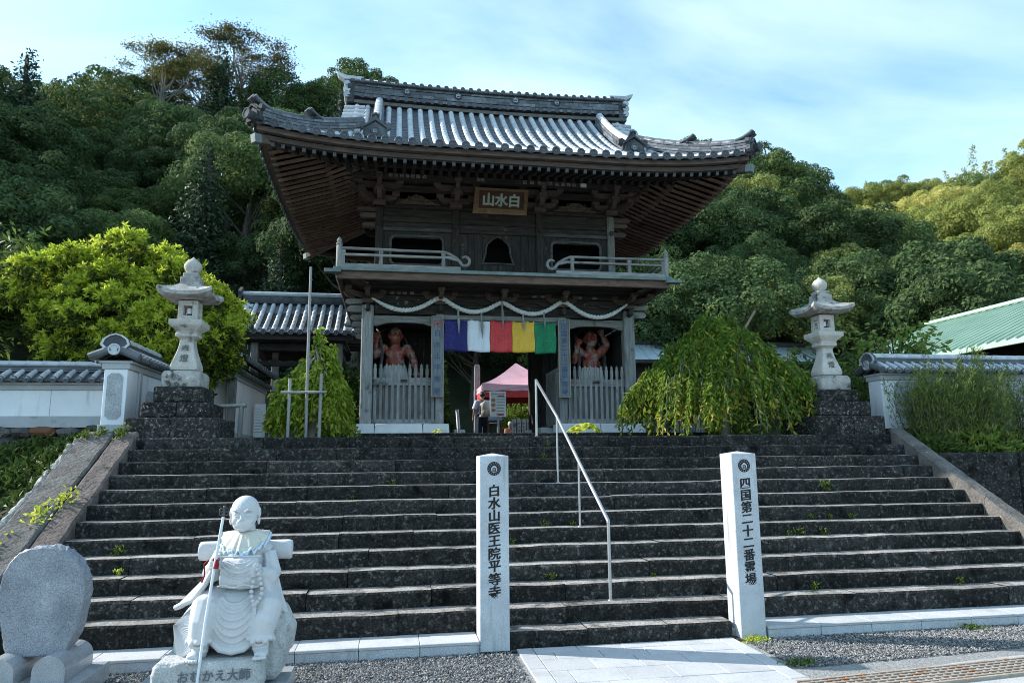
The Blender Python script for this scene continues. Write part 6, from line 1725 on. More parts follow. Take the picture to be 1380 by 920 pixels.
def limbed_trunk(seed, h, r, tips, spread=.5):
    """tapered trunk with limbs to the given crown points"""
    rg = random.Random(seed); m = MB(); lean = (rg.uniform(-.25, .25), rg.uniform(-.25, .25))
    top = Vector((lean[0], lean[1], h)); P = [Vector((0, 0, -.6)), Vector((lean[0] * .2, lean[1] * .2, h * .35)), Vector((lean[0] * .6, lean[1] * .6, h * .7)), top]
    m.tube(P, [r * 1.25, r, r * .8, r * .5], 7)
    for t in tips:
        t = Vector(t); s0 = P[1].lerp(P[3], rg.uniform(.2, .95)); mid = s0.lerp(t, .5) + Vector((rg.uniform(-.3, .3), rg.uniform(-.3, .3), -.06 * (t - s0).length))
        m.tube([s0, mid, t], [r * .32, r * .18, r * .05], 5)
    return m
M_['bark'] = mat('bark', [(.05, .043, .035), (.14, .125, .105)], 6, .95, .6, 20, stretch=(1, 1, .3), rnd=.2)
M_['bark_pale'] = mat('pale_bark', [(.14, .13, .115), (.30, .28, .25)], 6, .95, .4, 20, stretch=(1, 1, .3), rnd=.2)
LF = {
 'dark': leaf_mat('evergreen_leaf', [(.040, .068, .030), (.070, .112, .044), (.108, .155, .058)], trans=.35, rnd=.30, rough=.75, spec=.08),
 'olive': leaf_mat('olive_leaf', [(0.061, 0.103, 0.041), (0.112, 0.164, 0.057), (0.173, 0.221, 0.076)], trans=.38, rnd=.28, rough=.75, spec=.08),
 'flush': leaf_mat('new_flush_leaf', [(0.128, 0.160, 0.048), (0.232, 0.264, 0.076), (0.336, 0.344, 0.112)], trans=.38, rnd=.22, rough=.75, spec=.08),
 'far_olive': leaf_mat('sun_painted_olive_leaf', [(0.132, 0.177, 0.044), (0.236, 0.265, 0.074), (0.338, 0.346, 0.110)], rough=.75, spec=.08, trans=.45, rnd=.25),  # lighter olive copy, sunlight on the far hill painted into it
 'far_flush': leaf_mat('sun_painted_flush_leaf', [(0.265, 0.273, 0.074), (0.398, 0.375, 0.110), (0.500, 0.457, 0.162)], rough=.75, spec=.08, trans=.45, rnd=.2),  # flush leaf with the far hill's sunlight put into its colour
 'conifer': leaf_mat('cedar_needle', [(0.029, 0.057, 0.033), (0.055, 0.092, 0.045)], rnd=.2),
 'umbrella': leaf_mat('umbrella_leaf', [(0.064, 0.090, 0.028), (0.122, 0.128, 0.044), (0.192, 0.147, 0.058)], trans=.4, rnd=.2, rough=.75, spec=.08),
 'bamboo': leaf_mat('bamboo_leaf', [(0.166, 0.205, 0.038), (0.282, 0.294, 0.077), (0.384, 0.384, 0.128)], trans=.4, rnd=.15),
}
# prototypes: (crown mesh, trunk builder)
def mk_mesh(name, VF, m): me = fast_mesh(name, *VF); me.materials.append(m); return me
PROT = {}
def proto(key, crown_fn, mats, zc, trunk):
    VF = crown_fn()
    V = VF[0].copy(); V[:, 2] += zc
    tm = to_mesh('trunk', trunk, Vector((0, 0, 0))); tm.materials.append(M_['bark'])
    PROT[key] = (mk_mesh('crown', (V, VF[1]), LF[mats[0]]), tm)
for i in range(4):
    rg = random.Random(40 + i); Rr, Hh = (3.3, 2.9) if i % 2 else (3.7, 2.5)
    tips = [(rg.uniform(-2.2, 2.2), rg.uniform(-2.2, 2.2), rg.uniform(3.6, 6.0)) for _ in range(9)]
    proto(f'dome{i}', lambda i=i, Rr=Rr, Hh=Hh: dome_crown(100 + i, Rr, Hh, 46, 430, .16), ('dark', 'olive', 'flush'), 4.6, limbed_trunk(i, 4.4, .24, tips))
for i in range(2):
    proto(f'cedar{i}', lambda i=i: conifer_crown(300 + i, 2.0, 9.0, 19, 90, .26), ('conifer',), 1.6, limbed_trunk(20 + i, 10.2, .22, []))
proto('bamboo0', lambda: bamboo_crown(400, 22, 420, .26), ('bamboo',), 0.0, limbed_trunk(30, 5, .06, []))
for i in range(3):
    VF, C = umbrella_crown(500 + i, 4.3, 2.2, 60, 260, .17); V = VF[0].copy(); V[:, 2] += 6.6
    tips = [tuple(c + np.array([0, 0, 6.45])) for c in C[::2]]
    tm = to_mesh('trunk', limbed_trunk(50 + i, 5.2, .22, tips), Vector((0, 0, 0))); tm.materials.append(M_['bark_pale'])
    PROT[f'umbrella{i}'] = (mk_mesh('crown', (V, VF[1]), LF['umbrella']), tm)
def plant(key, lf, loc, rz, sc, label, group, name='tree'):
    cm, tm = PROT[key]; r_ = thing(name, label, 'tree', loc, group); r_.rotation_euler = (0, 0, rz); r_.scale = sc if hasattr(sc, '__len__') else (sc,) * 3
    for nm, me in (('crown', cm), ('trunk', tm)):
        o = bpy.data.objects.new(nm, me); COL.objects.link(o); o.parent = r_
        if nm == 'crown': o.material_slots[0].link = 'OBJECT'; o.material_slots[0].material = LF[lf]
    return r_
rgh = random.Random(77)
KIND = {'far_olive': 'sunlit olive tree', 'far_flush': 'sunlit yellowish tree', 'dark': 'dark broad-crowned tree', 'olive': 'olive broad-crowned tree', 'flush': 'yellowish-leaved tree', 'conifer': 'dark narrow cedar', 'bamboo': 'yellow-green feathery bamboo clump', 'umbrella': 'tall flat-topped tree with bare pale limbs'}
placed = []
SEGS = {'L': [(-26.5, 'at the left edge of the picture'), (-19, 'above the yew'), (-11.5, 'above the left lantern'), (9, 'beside the left roof corner')], 'B': [(90, '')], 'N': [(20, 'behind the weeping tree'), (27, 'under the right roof corner'), (33.5, 'above the right lantern'), (90, 'above the right wall')], 'F': [(33, 'at its left end'), (40, 'in its middle'), (90, 'at its right end')]}
def where_label(lf, code, th, r, r0, r1):
    t = (r - r0) / (r1 - r0); lv = 'low on' if t < .34 else ('halfway up' if t < .67 else 'high on')
    hill = {'L': 'the left hillside', 'B': 'the slope behind the gate', 'N': 'the near right hillside', 'F': 'the far right hill'}[code]
    seg = next(n for lim, n in SEGS[code] if th < lim)
    return f'{KIND[lf]} {lv} {hill}' + (', ' + seg if seg else '')
def scatter(fn, th0, th1, r0, r1, gap, weights, sc_rng, where, group, hide=None, limit=400, scale_r=True):
    n = 0
    for _ in range(9000):
        th = rgh.uniform(th0, th1); r = math.sqrt(rgh.uniform(r0 * r0, r1 * r1))
        x, y = r * math.sin(R(th)), r * math.cos(R(th)); g_ = gap * (.8 + .25 * r / 80)
        if hide and hide(th, r, x, y): continue
        if any((x - a) ** 2 + (y - b) ** 2 < (g_ * .5 * (s1 + s2)) ** 2 for a, b, s1, s2 in [(p[0], p[1], p[2], 1.0) for p in placed]): continue
        lf = rgh.choices(list(weights), list(weights.values()))[0]; s = rgh.uniform(*sc_rng)
        key = {'conifer': 'cedar%d' % rgh.randrange(2), 'bamboo': 'bamboo0', 'umbrella': 'umbrella%d' % rgh.randrange(3)}.get(lf, 'dome%d' % rgh.randrange(4))
        placed.append((x, y, s)); n += 1
        plant(key, lf, (x, y, fn(th, r) - 1.1), rgh.uniform(0, 6.28), (s, s, s * rgh.uniform(.88, 1.12)), where_label(lf, where, th, r, r0, r1), group, {'conifer': 'cedar', 'bamboo': 'bamboo'}.get(lf, 'tree'))
        if n >= limit: break
    return n
# hand-set trees on the skyline
def at_bearing(key, lf, th, r, sc, where, fn=near_h, dz=0):
    x, y = r * math.sin(R(th)), r * math.cos(R(th)); placed.append((x, y, .8))
    plant(key, lf, (x, y, fn(th, r) - .4 + dz), rgh.uniform(0, 6), sc, KIND[lf] + ' ' + where, 'skyline trees', {'conifer': 'cedar', 'bamboo': 'bamboo'}.get(lf, 'tree'))
at_bearing('umbrella0', 'umbrella', -18.2, 64, .95, 'second from the left on the left skyline', dz=4.6)
at_bearing('umbrella1', 'umbrella', -12.6, 66, 1.0, 'standing tallest on the left skyline', dz=4.6)
at_bearing('umbrella2', 'umbrella', -15.6, 68, .8, 'between two wider ones on the left skyline', dz=4.2)
at_bearing('cedar0', 'conifer', -23.0, 70, .95, 'poking above the left skyline')
at_bearing('cedar1', 'conifer', -26.6, 60, 1.15, 'at the far left edge')
at_bearing('cedar0', 'conifer', 26.3, 74, .8, 'just right of the gate roof tip')
at_bearing('bamboo0', 'bamboo', 38.6, 136, 1.5, 'on the right skyline', far_h, -3.5)
at_bearing('bamboo0', 'bamboo', 44.6, 134, 1.9, 'at the right end of the skyline', far_h, -5)
hid = lambda th, r, x, y: (-1.0 < th < 15) and r > 40 and False
print('near L', scatter(near_h, -34, -3, 34, 82, 4.3, {'dark': 5, 'olive': 3, 'flush': .9, 'conifer': .5}, (.72, 1.35), 'L', 'trees on the left hillside'))
print('behind', scatter(near_h, -3, 13, 33, 62, 5.6, {'dark': 5, 'olive': 2}, (.8, 1.1), 'B', 'trees behind the gate'))
print('near R', scatter(near_h, 13, 42, 33, 82, 4.3, {'dark': 5, 'olive': 3.5, 'flush': .4}, (.72, 1.3), 'N', 'trees on the near right hillside'))
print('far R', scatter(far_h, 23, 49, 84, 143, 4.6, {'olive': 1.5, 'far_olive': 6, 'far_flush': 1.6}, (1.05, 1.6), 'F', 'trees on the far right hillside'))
print('trees', len(placed))
# ================================================================ GARDEN PLANTS NEAR THE GATE
def blades(P, D, L, w, rng, bend=.25):
    """pointed leaf blades from P along D (two faces each)"""
    n = len(P); D = D / (np.linalg.norm(D, axis=1, keepdims=True) + 1e-9)
    a = rng.normal(size=(n, 3)); s = np.cross(D, a); s /= (np.linalg.norm(s, axis=1, keepdims=True) + 1e-9); u = np.cross(s, D)
    L = (L * rng.uniform(.7, 1.25, n))[:, None]; w = w * rng.uniform(.8, 1.2, (n, 1))
    mid = P + D * L * .45; tip = P + D * L - u * L * bend + np.array([0, 0, -.06]) * L
    V = np.stack([P, mid + s * w * .5, tip, mid - s * w * .5], 1).reshape(-1, 3)
    return V, np.arange(n * 4).reshape(-1, 4)
def leafobj(name, VF, m, parent=None, **kw):
    V = VF[0] - (np.array(wloc(parent)) if parent else 0)
    me = fast_mesh(name, V, VF[1]); me.materials.append(m); o = bpy.data.objects.new(name, me); COL.objects.link(o)
    if parent: o.parent = parent; PW[o.name] = wloc(parent)
    return tag(o, **kw)
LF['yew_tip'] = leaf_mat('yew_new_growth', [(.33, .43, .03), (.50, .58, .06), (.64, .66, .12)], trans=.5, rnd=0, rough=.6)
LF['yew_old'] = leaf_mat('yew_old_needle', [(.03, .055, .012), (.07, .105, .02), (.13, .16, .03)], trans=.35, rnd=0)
LF['weep'] = leaf_mat('weeping_leaf', [(.055, .115, .016), (.12, .205, .026), (.23, .33, .045)], trans=.5, spec=.15, rnd=0)
LF['weep_tip'] = leaf_mat('weeping_young_leaf', [(.22, .28, .02), (.36, .36, .04), (.48, .40, .08)], trans=.4, rnd=0)
LF['weep2'] = leaf_mat('light_weeping_leaf', [(.12, .21, .02), (.26, .36, .04), (.44, .50, .08)], trans=.55, spec=.15, rnd=0)
LF['spray'] = leaf_mat('fine_spray_leaf', [(.07, .115, .025), (.15, .20, .045), (.27, .31, .09)], trans=.45, rnd=0)
LF['hosta'] = leaf_mat('gold_hosta_leaf', [(.34, .42, .03), (.50, .55, .06), (.62, .64, .14)], trans=.35, rnd=0)
LF['weed'] = leaf_mat('weed_leaf', [(.04, .09, .014), (.09, .14, .02), (.18, .21, .035)], trans=.35, rnd=0)
LF['ivy'] = leaf_mat('bank_leaf', [(.03, .06, .012), (.065, .11, .022), (.13, .17, .035)], trans=.2, rnd=0)
LF['bush'] = leaf_mat('shrub_leaf', [(.04, .08, .018), (.085, .14, .03), (.15, .20, .05)], trans=.42, rnd=0)
LF['young'] = leaf_mat('young_tree_leaf', [(.12, .20, .03), (.2, .29, .05), (.32, .36, .09)], trans=.4, rnd=0)

# --- the big yellow-green yew at the left: separate leafy boughs with dark gaps between
yw = thing('yew', 'big yellow-green leafy evergreen behind the left wing wall', 'tree', (-5.0, 14.4, LAND))
rng = np.random.default_rng(21); lobes = []
cen = np.array([-4.95, 14.4, 4.30])
def neck(q):
    if q[2] < 4.5: q[0] = cen[0] + .25 + (q[0] - cen[0]) * (.30 + .70 * max(0, (q[2] - 2.6) / 1.9))
    return q
for d in fib(74, rng):
    q = neck(cen + d * np.array([1.85, 1.6, 1.5]) * rng.uniform(.80, 1.06)); lobes.append((q, rng.uniform(.24, .42), d))
for x, z, r in ((-6.72, 5.0, .28), (-6.45, 5.45, .27), (-5.9, 5.72, .33), (-5.35, 5.98, .3), (-4.8, 6.0, .3), (-4.2, 5.85, .28), (-3.75, 5.5, .3), (-3.2, 5.1, .28), (-5.8, 3.75, .26), (-5.35, 2.95, .26), (-5.1, 2.72, .2), (-5.5, 3.3, .2), (-3.4, 4.5, .28), (-6.95, 4.85, .18), (-6.2, 4.4, .25), (-5.75, 4.6, .3), (-4.5, 5.2, .32), (-5.2, 5.1, .3), (-4.0, 4.7, .3)):
    lobes.append((np.array([x, 13.55 + rng.uniform(-.3, .5), z]), r, np.array([0, -.5, .6])))
lobes = [(np.array([-4.93 + (q[0] + 4.95) * .87, q[1], 2.62 + (q[2] - 2.72) * .90]), r, d) for q, r, d in lobes]; cen = np.array([-4.93, 14.4, 4.04])
tp, td, op_, od = [], [], [], []
for q, r, d in lobes:
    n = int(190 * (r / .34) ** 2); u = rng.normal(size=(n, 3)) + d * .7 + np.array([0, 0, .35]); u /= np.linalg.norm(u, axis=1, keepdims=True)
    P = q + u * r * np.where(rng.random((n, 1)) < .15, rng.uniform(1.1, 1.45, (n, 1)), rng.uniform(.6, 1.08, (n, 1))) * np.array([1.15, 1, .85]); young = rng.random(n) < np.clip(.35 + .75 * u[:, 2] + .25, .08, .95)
    for sel, A, B in ((young, tp, td), (~young, op_, od)):
        p_ = np.repeat(P[sel], 9, 0); dd = np.repeat(u[sel] + np.array([0, 0, .35]), 9, 0) * .55 + rng.normal(size=(sel.sum() * 9, 3)) * .75; A.append(p_); B.append(dd)
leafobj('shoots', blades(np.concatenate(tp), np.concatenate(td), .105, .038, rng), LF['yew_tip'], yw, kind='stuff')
NI = 9000
inner = rng.normal(size=(NI, 3)); inner /= np.linalg.norm(inner, axis=1, keepdims=True); rr__ = rng.uniform(.45, .84, (NI, 1)); ip = cen + inner * rr__ * np.array([1.6, 1.5, 1.36])
lo = ip[:, 2] < 4.2; ip[lo, 0] = cen[0] + .25 + (ip[lo, 0] - cen[0]) * (.30 + .70 * np.clip((ip[lo, 2] - 2.6) / 1.6, 0, 1))
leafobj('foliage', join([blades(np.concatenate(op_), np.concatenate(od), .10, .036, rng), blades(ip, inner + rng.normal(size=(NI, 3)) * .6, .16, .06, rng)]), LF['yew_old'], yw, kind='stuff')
m = MB(); m.tube([(-4.9, 14.4, 2.0), (-4.9, 14.4, 3.0), (-4.95, 14.4, 4.3)], [.16, .14, .08], 8)
for i in range(12):
    a = i * .9; m.tube([(-4.9, 14.4, 2.6 + .1 * i), (-4.95 + .8 * math.cos(a), 14.4 + .7 * math.sin(a), 3.5 + .12 * i), (-4.95 + 1.5 * math.cos(a), 14.4 + 1.3 * math.sin(a), 4.0 + .1 * i)], [.06, .04, .015], 6)
ob('trunk', m, M_['bark'], yw)

# --- weeping trees: arching limbs, hanging strands with pointed leaves
def weeping(root, cx, cy, z0, ztop, Rx, Ry, n, per, leaf, m_leaf, m_tip, seed, peak=(0, 0), lop=0, tipf=.14, sh=1.6, wid=.36, out=.32):
    rng = np.random.default_rng(seed); P, D, PT, DT = [], [], [], []; st = MB()
    nb = max(12, n // 6); BA = rng.uniform(0, 2 * math.pi, nb); BF_ = np.sqrt(rng.uniform(.02, 1, nb)); BZ_ = rng.normal(size=nb) * .09; BL = rng.uniform(.75, 1.15, nb)
    for i in range(n):
        j = i % nb; a = BA[j] + rng.normal() * .14 / (.25 + BF_[j]); f = min(1.05, max(.02, BF_[j] + rng.normal() * .10)); x = cx + Rx * f * math.cos(a); y = cy + Ry * f * math.sin(a)
        dx = x - (cx + peak[0]); g_ = min(1.0, math.hypot(dx / Rx, (y - cy) / Ry))
        zt = ztop - (ztop - z0) * (.56 * g_ ** sh) + BZ_[j] + rng.normal() * .06 + (lop * min(0, dx) if lop else 0)
        L = min(zt - z0 + .1, (zt - z0) * rng.uniform(.45, .95) * (.55 + .45 * g_) * BL[j] + .12)
        o = np.array([math.cos(a), math.sin(a), 0.0]); k = per; t = np.linspace(0, 1, k)
        C = np.array([x, y, zt]) + o * (np.sin(t * 1.4) * out)[:, None] * (.5 + .5 * g_) + np.stack([0 * t, 0 * t, .10 * np.sin(t * 3.14) * (1 - g_) - L * t ** 1.25], 1)
        C += rng.normal(size=C.shape) * .018
        side = np.where(np.arange(k) % 2 == 0, 1, -1)[:, None] * np.array([-math.sin(a), math.cos(a), 0])
        dd = side * .5 + o * .28 + np.array([0, -.1, -.85]) + rng.normal(size=C.shape) * .38
        tips = (rng.random(k) < tipf * (1 + 2.5 * (t > .75)))
        P.append(C[~tips]); D.append(dd[~tips]); PT.append(C[tips]); DT.append(dd[tips])
        if i % 5 == 0: st.tube([tuple(c) for c in C[::4]], [.006] * len(C[::4]), 4, cap=False)
    leafobj('foliage', blades(np.concatenate(P), np.concatenate(D), leaf, leaf * wid, rng), m_leaf, root, kind='stuff')
    leafobj('young_leaves', blades(np.concatenate(PT), np.concatenate(DT), leaf, leaf * wid, rng), m_tip, root, kind='stuff')
    st.tube([(cx, cy, z0 - .15), (cx + .05, cy, z0 + (ztop - z0) * .5), (cx + peak[0], cy, ztop - (ztop - z0) * .2)], [.075, .055, .025], 8)
    for i in range(11):
        a = i * 2.4; x1 = cx + peak[0] * .6 + Rx * .62 * math.cos(a); y1 = cy + Ry * .62 * math.sin(a)
        st.tube([(cx + peak[0] * .5, cy, z0 + (ztop - z0) * (.5 + .04 * i)), (cx + peak[0] * .6 + Rx * .3 * math.cos(a), cy + Ry * .3 * math.sin(a), ztop - (ztop - z0) * .26), (x1, y1, ztop - (ztop - z0) * .52)], [.03, .022, .009], 5)
    ob('trunk', st, M_['bark_pale'], root)
wr = thing('weeping_tree', 'broad weeping tree with drooping green leaves right of the gate', 'tree', (5.95, 12.2, LAND))
weeping(wr, 5.95, 12.2, 2.12, 4.34, 1.60, 1.15, 600, 32, .108, LF['weep'], LF['weep_tip'], 31, peak=(-.12, 0), lop=.12, sh=1.25)
wl = thing('weeping_tree', 'small light green weeping tree staked with poles left of the gate', 'tree', (-1.30, 12.1, LAND))
weeping(wl, -1.33, 12.1, 2.12, 3.80, .52, .46, 300, 20, .105, LF['weep2'], LF['weep_tip'], 32, peak=(.08, 0), sh=.95, tipf=.10, wid=.5, out=.15)
# stakes and flagpole
M_['bamboo_pole'] = mat('grey_bamboo_pole', [(.20, .205, .20), (.36, .36, .345)], 8, .6, .1, 40, stretch=(1, 1, .2), rnd=.08)
sk = thing('tree_stake', 'two grey stakes with a crossbar holding the small weeping tree', 'tree stake', (-1.4, 11.75, LAND))
for x, zt in ((-1.60, 3.02), (-1.13, 3.10)):
    m = MB(); m.tube([(x, 11.45, 2.05), (x + .005, 11.45, zt)], .025, 8); ob('stake', m, M_['bamboo_pole'], sk)
m = MB(); m.tube([(-1.72, 11.41, 2.80), (-1.03, 11.41, 2.81)], .021, 8); ob('crossbar', m, M_['bamboo_pole'], sk)
m = MB(); m.tube([(-1.335, 11.5, 2.05), (-1.345, 11.5, 3.5), (-1.35, 11.5, 4.83)], [.025, .024, .020], 9)
for z in np.arange(2.3, 4.8, .33): m.lathe((-1.343, 11.5, z), [(.025, 0), (.0275, .008), (.025, .016)], 9)
tag(ob('flagpole', m, M_['bamboo_pole'], loc=(-1.34, 11.5, LAND)), 'tall thin grey pole standing in the small weeping tree', 'pole')
m = MB(); m.tube([(7.30, 14, 4.30), (7.66, 14, 4.84)], .03, 8); m.tube([(7.30, 14, 4.30), (6.3, 14, 2.1)], .03, 8)
tag(ob('prop_pole', m, wood('prop_wood', (.2, .14, .10), (.36, .27, .2), 'z'), loc=(6.3, 14, LAND)), 'slanting brown prop pole sticking out behind the weeping tree', 'pole')

# --- bushes at the right
br = thing('fine_leaved_bush', 'tall feathery fine-leaved bush in front of the right white wall', 'bush', (9.3, 10.6, 1.74))
def spray_bush(root, x0, x1, y, zb, zt, n, per, seed, m):
    rng = np.random.default_rng(seed); P, D = [], []; st = MB()
    for i in range(n):
        x = rng.uniform(x0, x1); u = (x - x0) / (x1 - x0); H = (zt - zb) * (.72 + .25 * math.sin(u * 9 + 1) * .6 + rng.uniform(-.16, .12)) * (1 - .35 * (2 * u - 1) ** 4)
        yy = y + rng.normal() * .22; lean = rng.normal(size=2) * .22; t = rng.uniform(.12, 1, per)
        C = np.stack([x + lean[0] * t * 1.4, yy + lean[1] * t, zb + H * t], 1) + rng.normal(size=(per, 3)) * (np.array([.075, .075, .03]) * (1.15 - t)[:, None])
        P.append(C); D.append(np.stack([lean[0] + rng.normal(size=per) * .55, rng.normal(size=per) * .55 - .1, np.full(per, 1.0)], 1))
        st.tube([(x, yy, zb - .05), (x + lean[0], yy + lean[1] * .6, zb + H * .7)], [.008, .004], 4, cap=False)
    leafobj('foliage', blades(np.concatenate(P), np.concatenate(D), .10, .014, rng, .3), m, root, kind='stuff'); ob('stems', st, M_['bark'], root, kind='stuff')
spray_bush(br, 8.5, 9.85, 10.55, 1.74, 3.62, 210, 80, 41, LF['spray'])
br2 = thing('fine_leaved_bush', 'looser greyish fine-leaved bush right of the feathery one by the white wall', 'bush', (10.3, 10.7, 1.74))
spray_bush(br2, 9.5, 11.1, 10.75, 1.74, 3.5, 150, 60, 42, LF['spray'])
def leaf_mound(root, cx, cy, cz, rx, ry, rz, n, L, w, m, seed, up=.5, nm='foliage'):
    rng = np.random.default_rng(seed); u = rng.normal(size=(n, 3)); u[:, 2] = np.abs(u[:, 2]) * .9 - .1; u /= np.linalg.norm(u, axis=1, keepdims=True)
    lump = 1 + .16 * np.sin(u[:, 0] * 7 + seed) * np.cos(u[:, 1] * 6 + u[:, 2] * 5)
    P = np.array([cx, cy, cz]) + u * np.array([rx, ry, rz]) * (rng.uniform(.55, 1, (n, 1)) ** .5) * lump[:, None]
    leafobj(nm, blades(P, u + rng.normal(size=(n, 3)) * .55 + np.array([0, 0, up]), L, w, rng, .45), m, root, kind='stuff')
lb = thing('broadleaf_plant', 'low yellow-green broad-leaved plants at the foot of the feathery bushes', 'plant', (9.3, 10.25, 1.74))
leaf_mound(lb, 9.35, 10.25, 1.74, .85, .28, .42, 700, .13, .06, LF['young'], 43); leaf_mound(lb, 8.55, 10.2, 1.78, .4, .28, .30, 500, .09, .045, LF['bush'], 44)
# young tree above the right wall, shrubs behind the right lantern
def branch_tree(name, label, loc, h, spread, n, per, L, w, m, seed, pale=False):
    root = thing(name, label, 'tree', loc); rng = np.random.default_rng(seed); st = MB(); x, y, z = loc; P, D = [], []
    st.tube([(x, y, z - .1), (x + .1, y, z + h * .5), (x, y, z + h * .8)], [.07, .05, .03], 7)
    for i in range(n):
        a = rng.uniform(0, 6.28); zz_ = z + h * rng.uniform(.45, 1.0); L_ = spread * rng.uniform(.5, 1.0)
        tip = np.array([x + L_ * math.cos(a), y + L_ * .7 * math.sin(a), zz_ + rng.uniform(-.05, .25)]); b0 = np.array([x, y, z + h * rng.uniform(.3, .75)])
        st.tube([tuple(b0), tuple((b0 + tip) / 2 + np.array([0, 0, .08])), tuple(tip)], [.02, .014, .005], 5, cap=False)
        t = rng.uniform(.3, 1.05, per); P.append(b0 + (tip - b0) * t[:, None] + rng.normal(size=(per, 3)) * .09); D.append(rng.normal(size=(per, 3)) * .7 + np.array([math.cos(a), math.sin(a), -.25]))
    leafobj('foliage', blades(np.concatenate(P), np.concatenate(D), L, w, rng, .35), m, root, kind='stuff'); ob('trunk', st, M_['bark'], root); return root
branch_tree('young_tree', 'young tree with fresh green leaves rising over the right white wall', (10.6, 13.6, 2.1), 2.25, 1.35, 60, 26, .16, .075, LF['young'], 51)
branch_tree('young_tree', 'small leafy sapling behind the right stone lantern', (9.5, 14.2, 2.1), 1.9, .9, 40, 26, .15, .075, LF['bush'], 52)
def bush(label, loc, r, n, L, w, m, seed, name='shrub'):
    root = thing(name, label, 'shrub', loc); leaf_mound(root, *loc, *r, n, L, w, m, seed)
    st = MB(); st.tube([loc, (loc[0] + .05, loc[1], loc[2] + r[2] * .7)], [.05, .02], 6); ob('stems', st, M_['bark'], root); return root
bush('rounded light green shrub just right of the right stone lantern', (9.1, 13.2, 2.1), (.75, .6, 1.45), 2600, .10, .05, LF['bush'], 53)
bush('yellowish low shrub under the sapling behind the right lantern', (10.0, 13.0, 2.1), (.6, .5, .95), 1500, .11, .05, LF['young'], 54)
bush('dark spreading shrub rising behind the grey-roofed building right of the gate', (11.7, 34, 2.1), (2.4, 1.6, 6.3), 7000, .28, .14, LF['bush'], 55); bush('low leafy shrub between the gate and the weeping tree', (8.0, 21.5, 2.1), (.9, .8, 1.9), 2200, .16, .08, LF['bush'], 63)
bush('dense dark shrub in front of the grey-roofed building, behind the weeping tree', (11.2, 24, 2.1), (1.4, 1.2, 2.7), 4200, .22, .11, LF['bush'], 56)
bush('clipped tall evergreen seen through the gateway at the left', (1.5, 30, 2.1), (.85, .8, 3.9), 6000, .2, .09, LF['bush'], 57)
bush('leafy shrub behind the red canopy seen through the gateway', (6.6, 31, 2.1), (1.9, 1.4, 4.3), 6500, .22, .1, LF['bush'], 58)
bush('yellow-green shrub under the red canopy', (5.35, 29.6, 2.1), (.9, .7, 1.9), 2600, .16, .08, LF['young'], 59)
bush('dark shrub beneath the bell pavilion left of the gate', (-1.5, 22.8, 2.1), (.9, .7, 2.6), 3500, .16, .08, LF['bush'], 60)
bush('low leafy shrub beside the left gate column', (-.95, 13.0, 2.09), (.32, .3, .34), 420, .12, .05, LF['young'], 61)
# dark bough at the left edge
branch_tree('leafy_tree', 'dark drooping tree at the extreme left edge behind the white wall', (-8.0, 14.2, 2.0), 4.0, 1.75, 150, 60, .17, .06, LF['bush'], 62)
# hostas on the landing, weeds on the steps
def hosta(x, y, z, r, n, label):
    root = thing('hosta', label, 'plant', (x, y, z)); rng = random.Random(int(x * 100)); lm = None
    for i in range(n):
        a = rng.uniform(0, 6.28); t = rng.uniform(.1, 1); L = r * rng.uniform(.45, .7); d = Vector((math.cos(a), math.sin(a), 0)); b = Vector((x, y, z + .05)) + d * r * .55 * t + Vector((0, 0, r * .62 * (1 - t * .7)))
        sd = Vector((-d.y, d.x, 0)); m = MB(); rows = []
        for k, (f, w) in enumerate(((0, .04), (.25, .26), (.55, .30), (.8, .18), (1, .01))):
            p = b + d * L * f + Vector((0, 0, L * (.28 * f - .62 * f * f))); rows.append([p - sd * w * L + Vector((0, 0, .05 * L)), p, p + sd * w * L + Vector((0, 0, .05 * L))])
        m.grid(rows, smooth=True); ob('leaf', m, LF['hosta'], root)
    return root
hosta(2.95, 10.85, LAND, .27, 56, 'clump of golden hosta leaves on the landing beside the handrail')
hosta(.68, 10.7, LAND, .12, 16, 'small golden leaf clump on the landing left of the gateway')
spots = [(.02, 9.5, .09, 'on a middle step behind the left pillar'), (-.48, 9.22, .07, 'on a middle step near the left'), (5.9, 9.22, .24, 'growing tallest on the right of the steps'), (2.12, 10.06, .11, 'near the top by the handrail'), (2.25, 10.34, .07, 'on the top step by the handrail'), (5.32, 8.66, .12, 'left one of three on a right-hand step'), (5.58, 8.66, .09, 'middle one of three on a right-hand step'), (5.88, 8.66, .10, 'right one of three on a right-hand step'), (4.81, 8.38, .09, 'left one of three just right of the right pillar'), (4.96, 8.38, .14, 'middle one of three just right of the right pillar'), (5.3, 8.38, .12, 'right one of three just right of the right pillar'), (1.83, 8.66, .09, 'left of the handrail on a middle step'), (2.16, 8.66, .08, 'close to the handrail on a middle step'), (1.71, 7.82, .12, 'low down left of the handrail'), (2.85, 7.82, .05, 'low down right of the handrail'), (4.62, 7.54, .13, 'low down right of the right pillar'), (-2.84, 8.38, .16, 'patch above the memorial stone'), (6.4, 7.54, .12, 'low down near the right edge'), (1.38, 8.38, .1, 'patch right of the left pillar'), (-2.72, 8.1, .10, 'yellow sprig beside the memorial stone')]
for i, (x, y, h, where) in enumerate(spots):
    k = round((y - 7.26) / .28) ; z = Z1 + (k - 1) * R0 + .0
    rng = np.random.default_rng(600 + i); h *= .7; n = int(16 + h * 200); f = rng.random(n); P = np.array([x, y - .035, z]) + rng.normal(size=(n, 3)) * np.array([h * .35, .015, 0]); P[:, 2] += f * h * .8
    o = leafobj('weed', blades(P, rng.normal(size=(n, 3)) * .6 + np.array([0, -.4, .8]), .032 + h * .12, .014 + h * .05, rng), LF['weed'] if i != 19 else LF['hosta']); 
    tag(o, 'small green weed ' + where, 'weed', 'weeds on the steps')
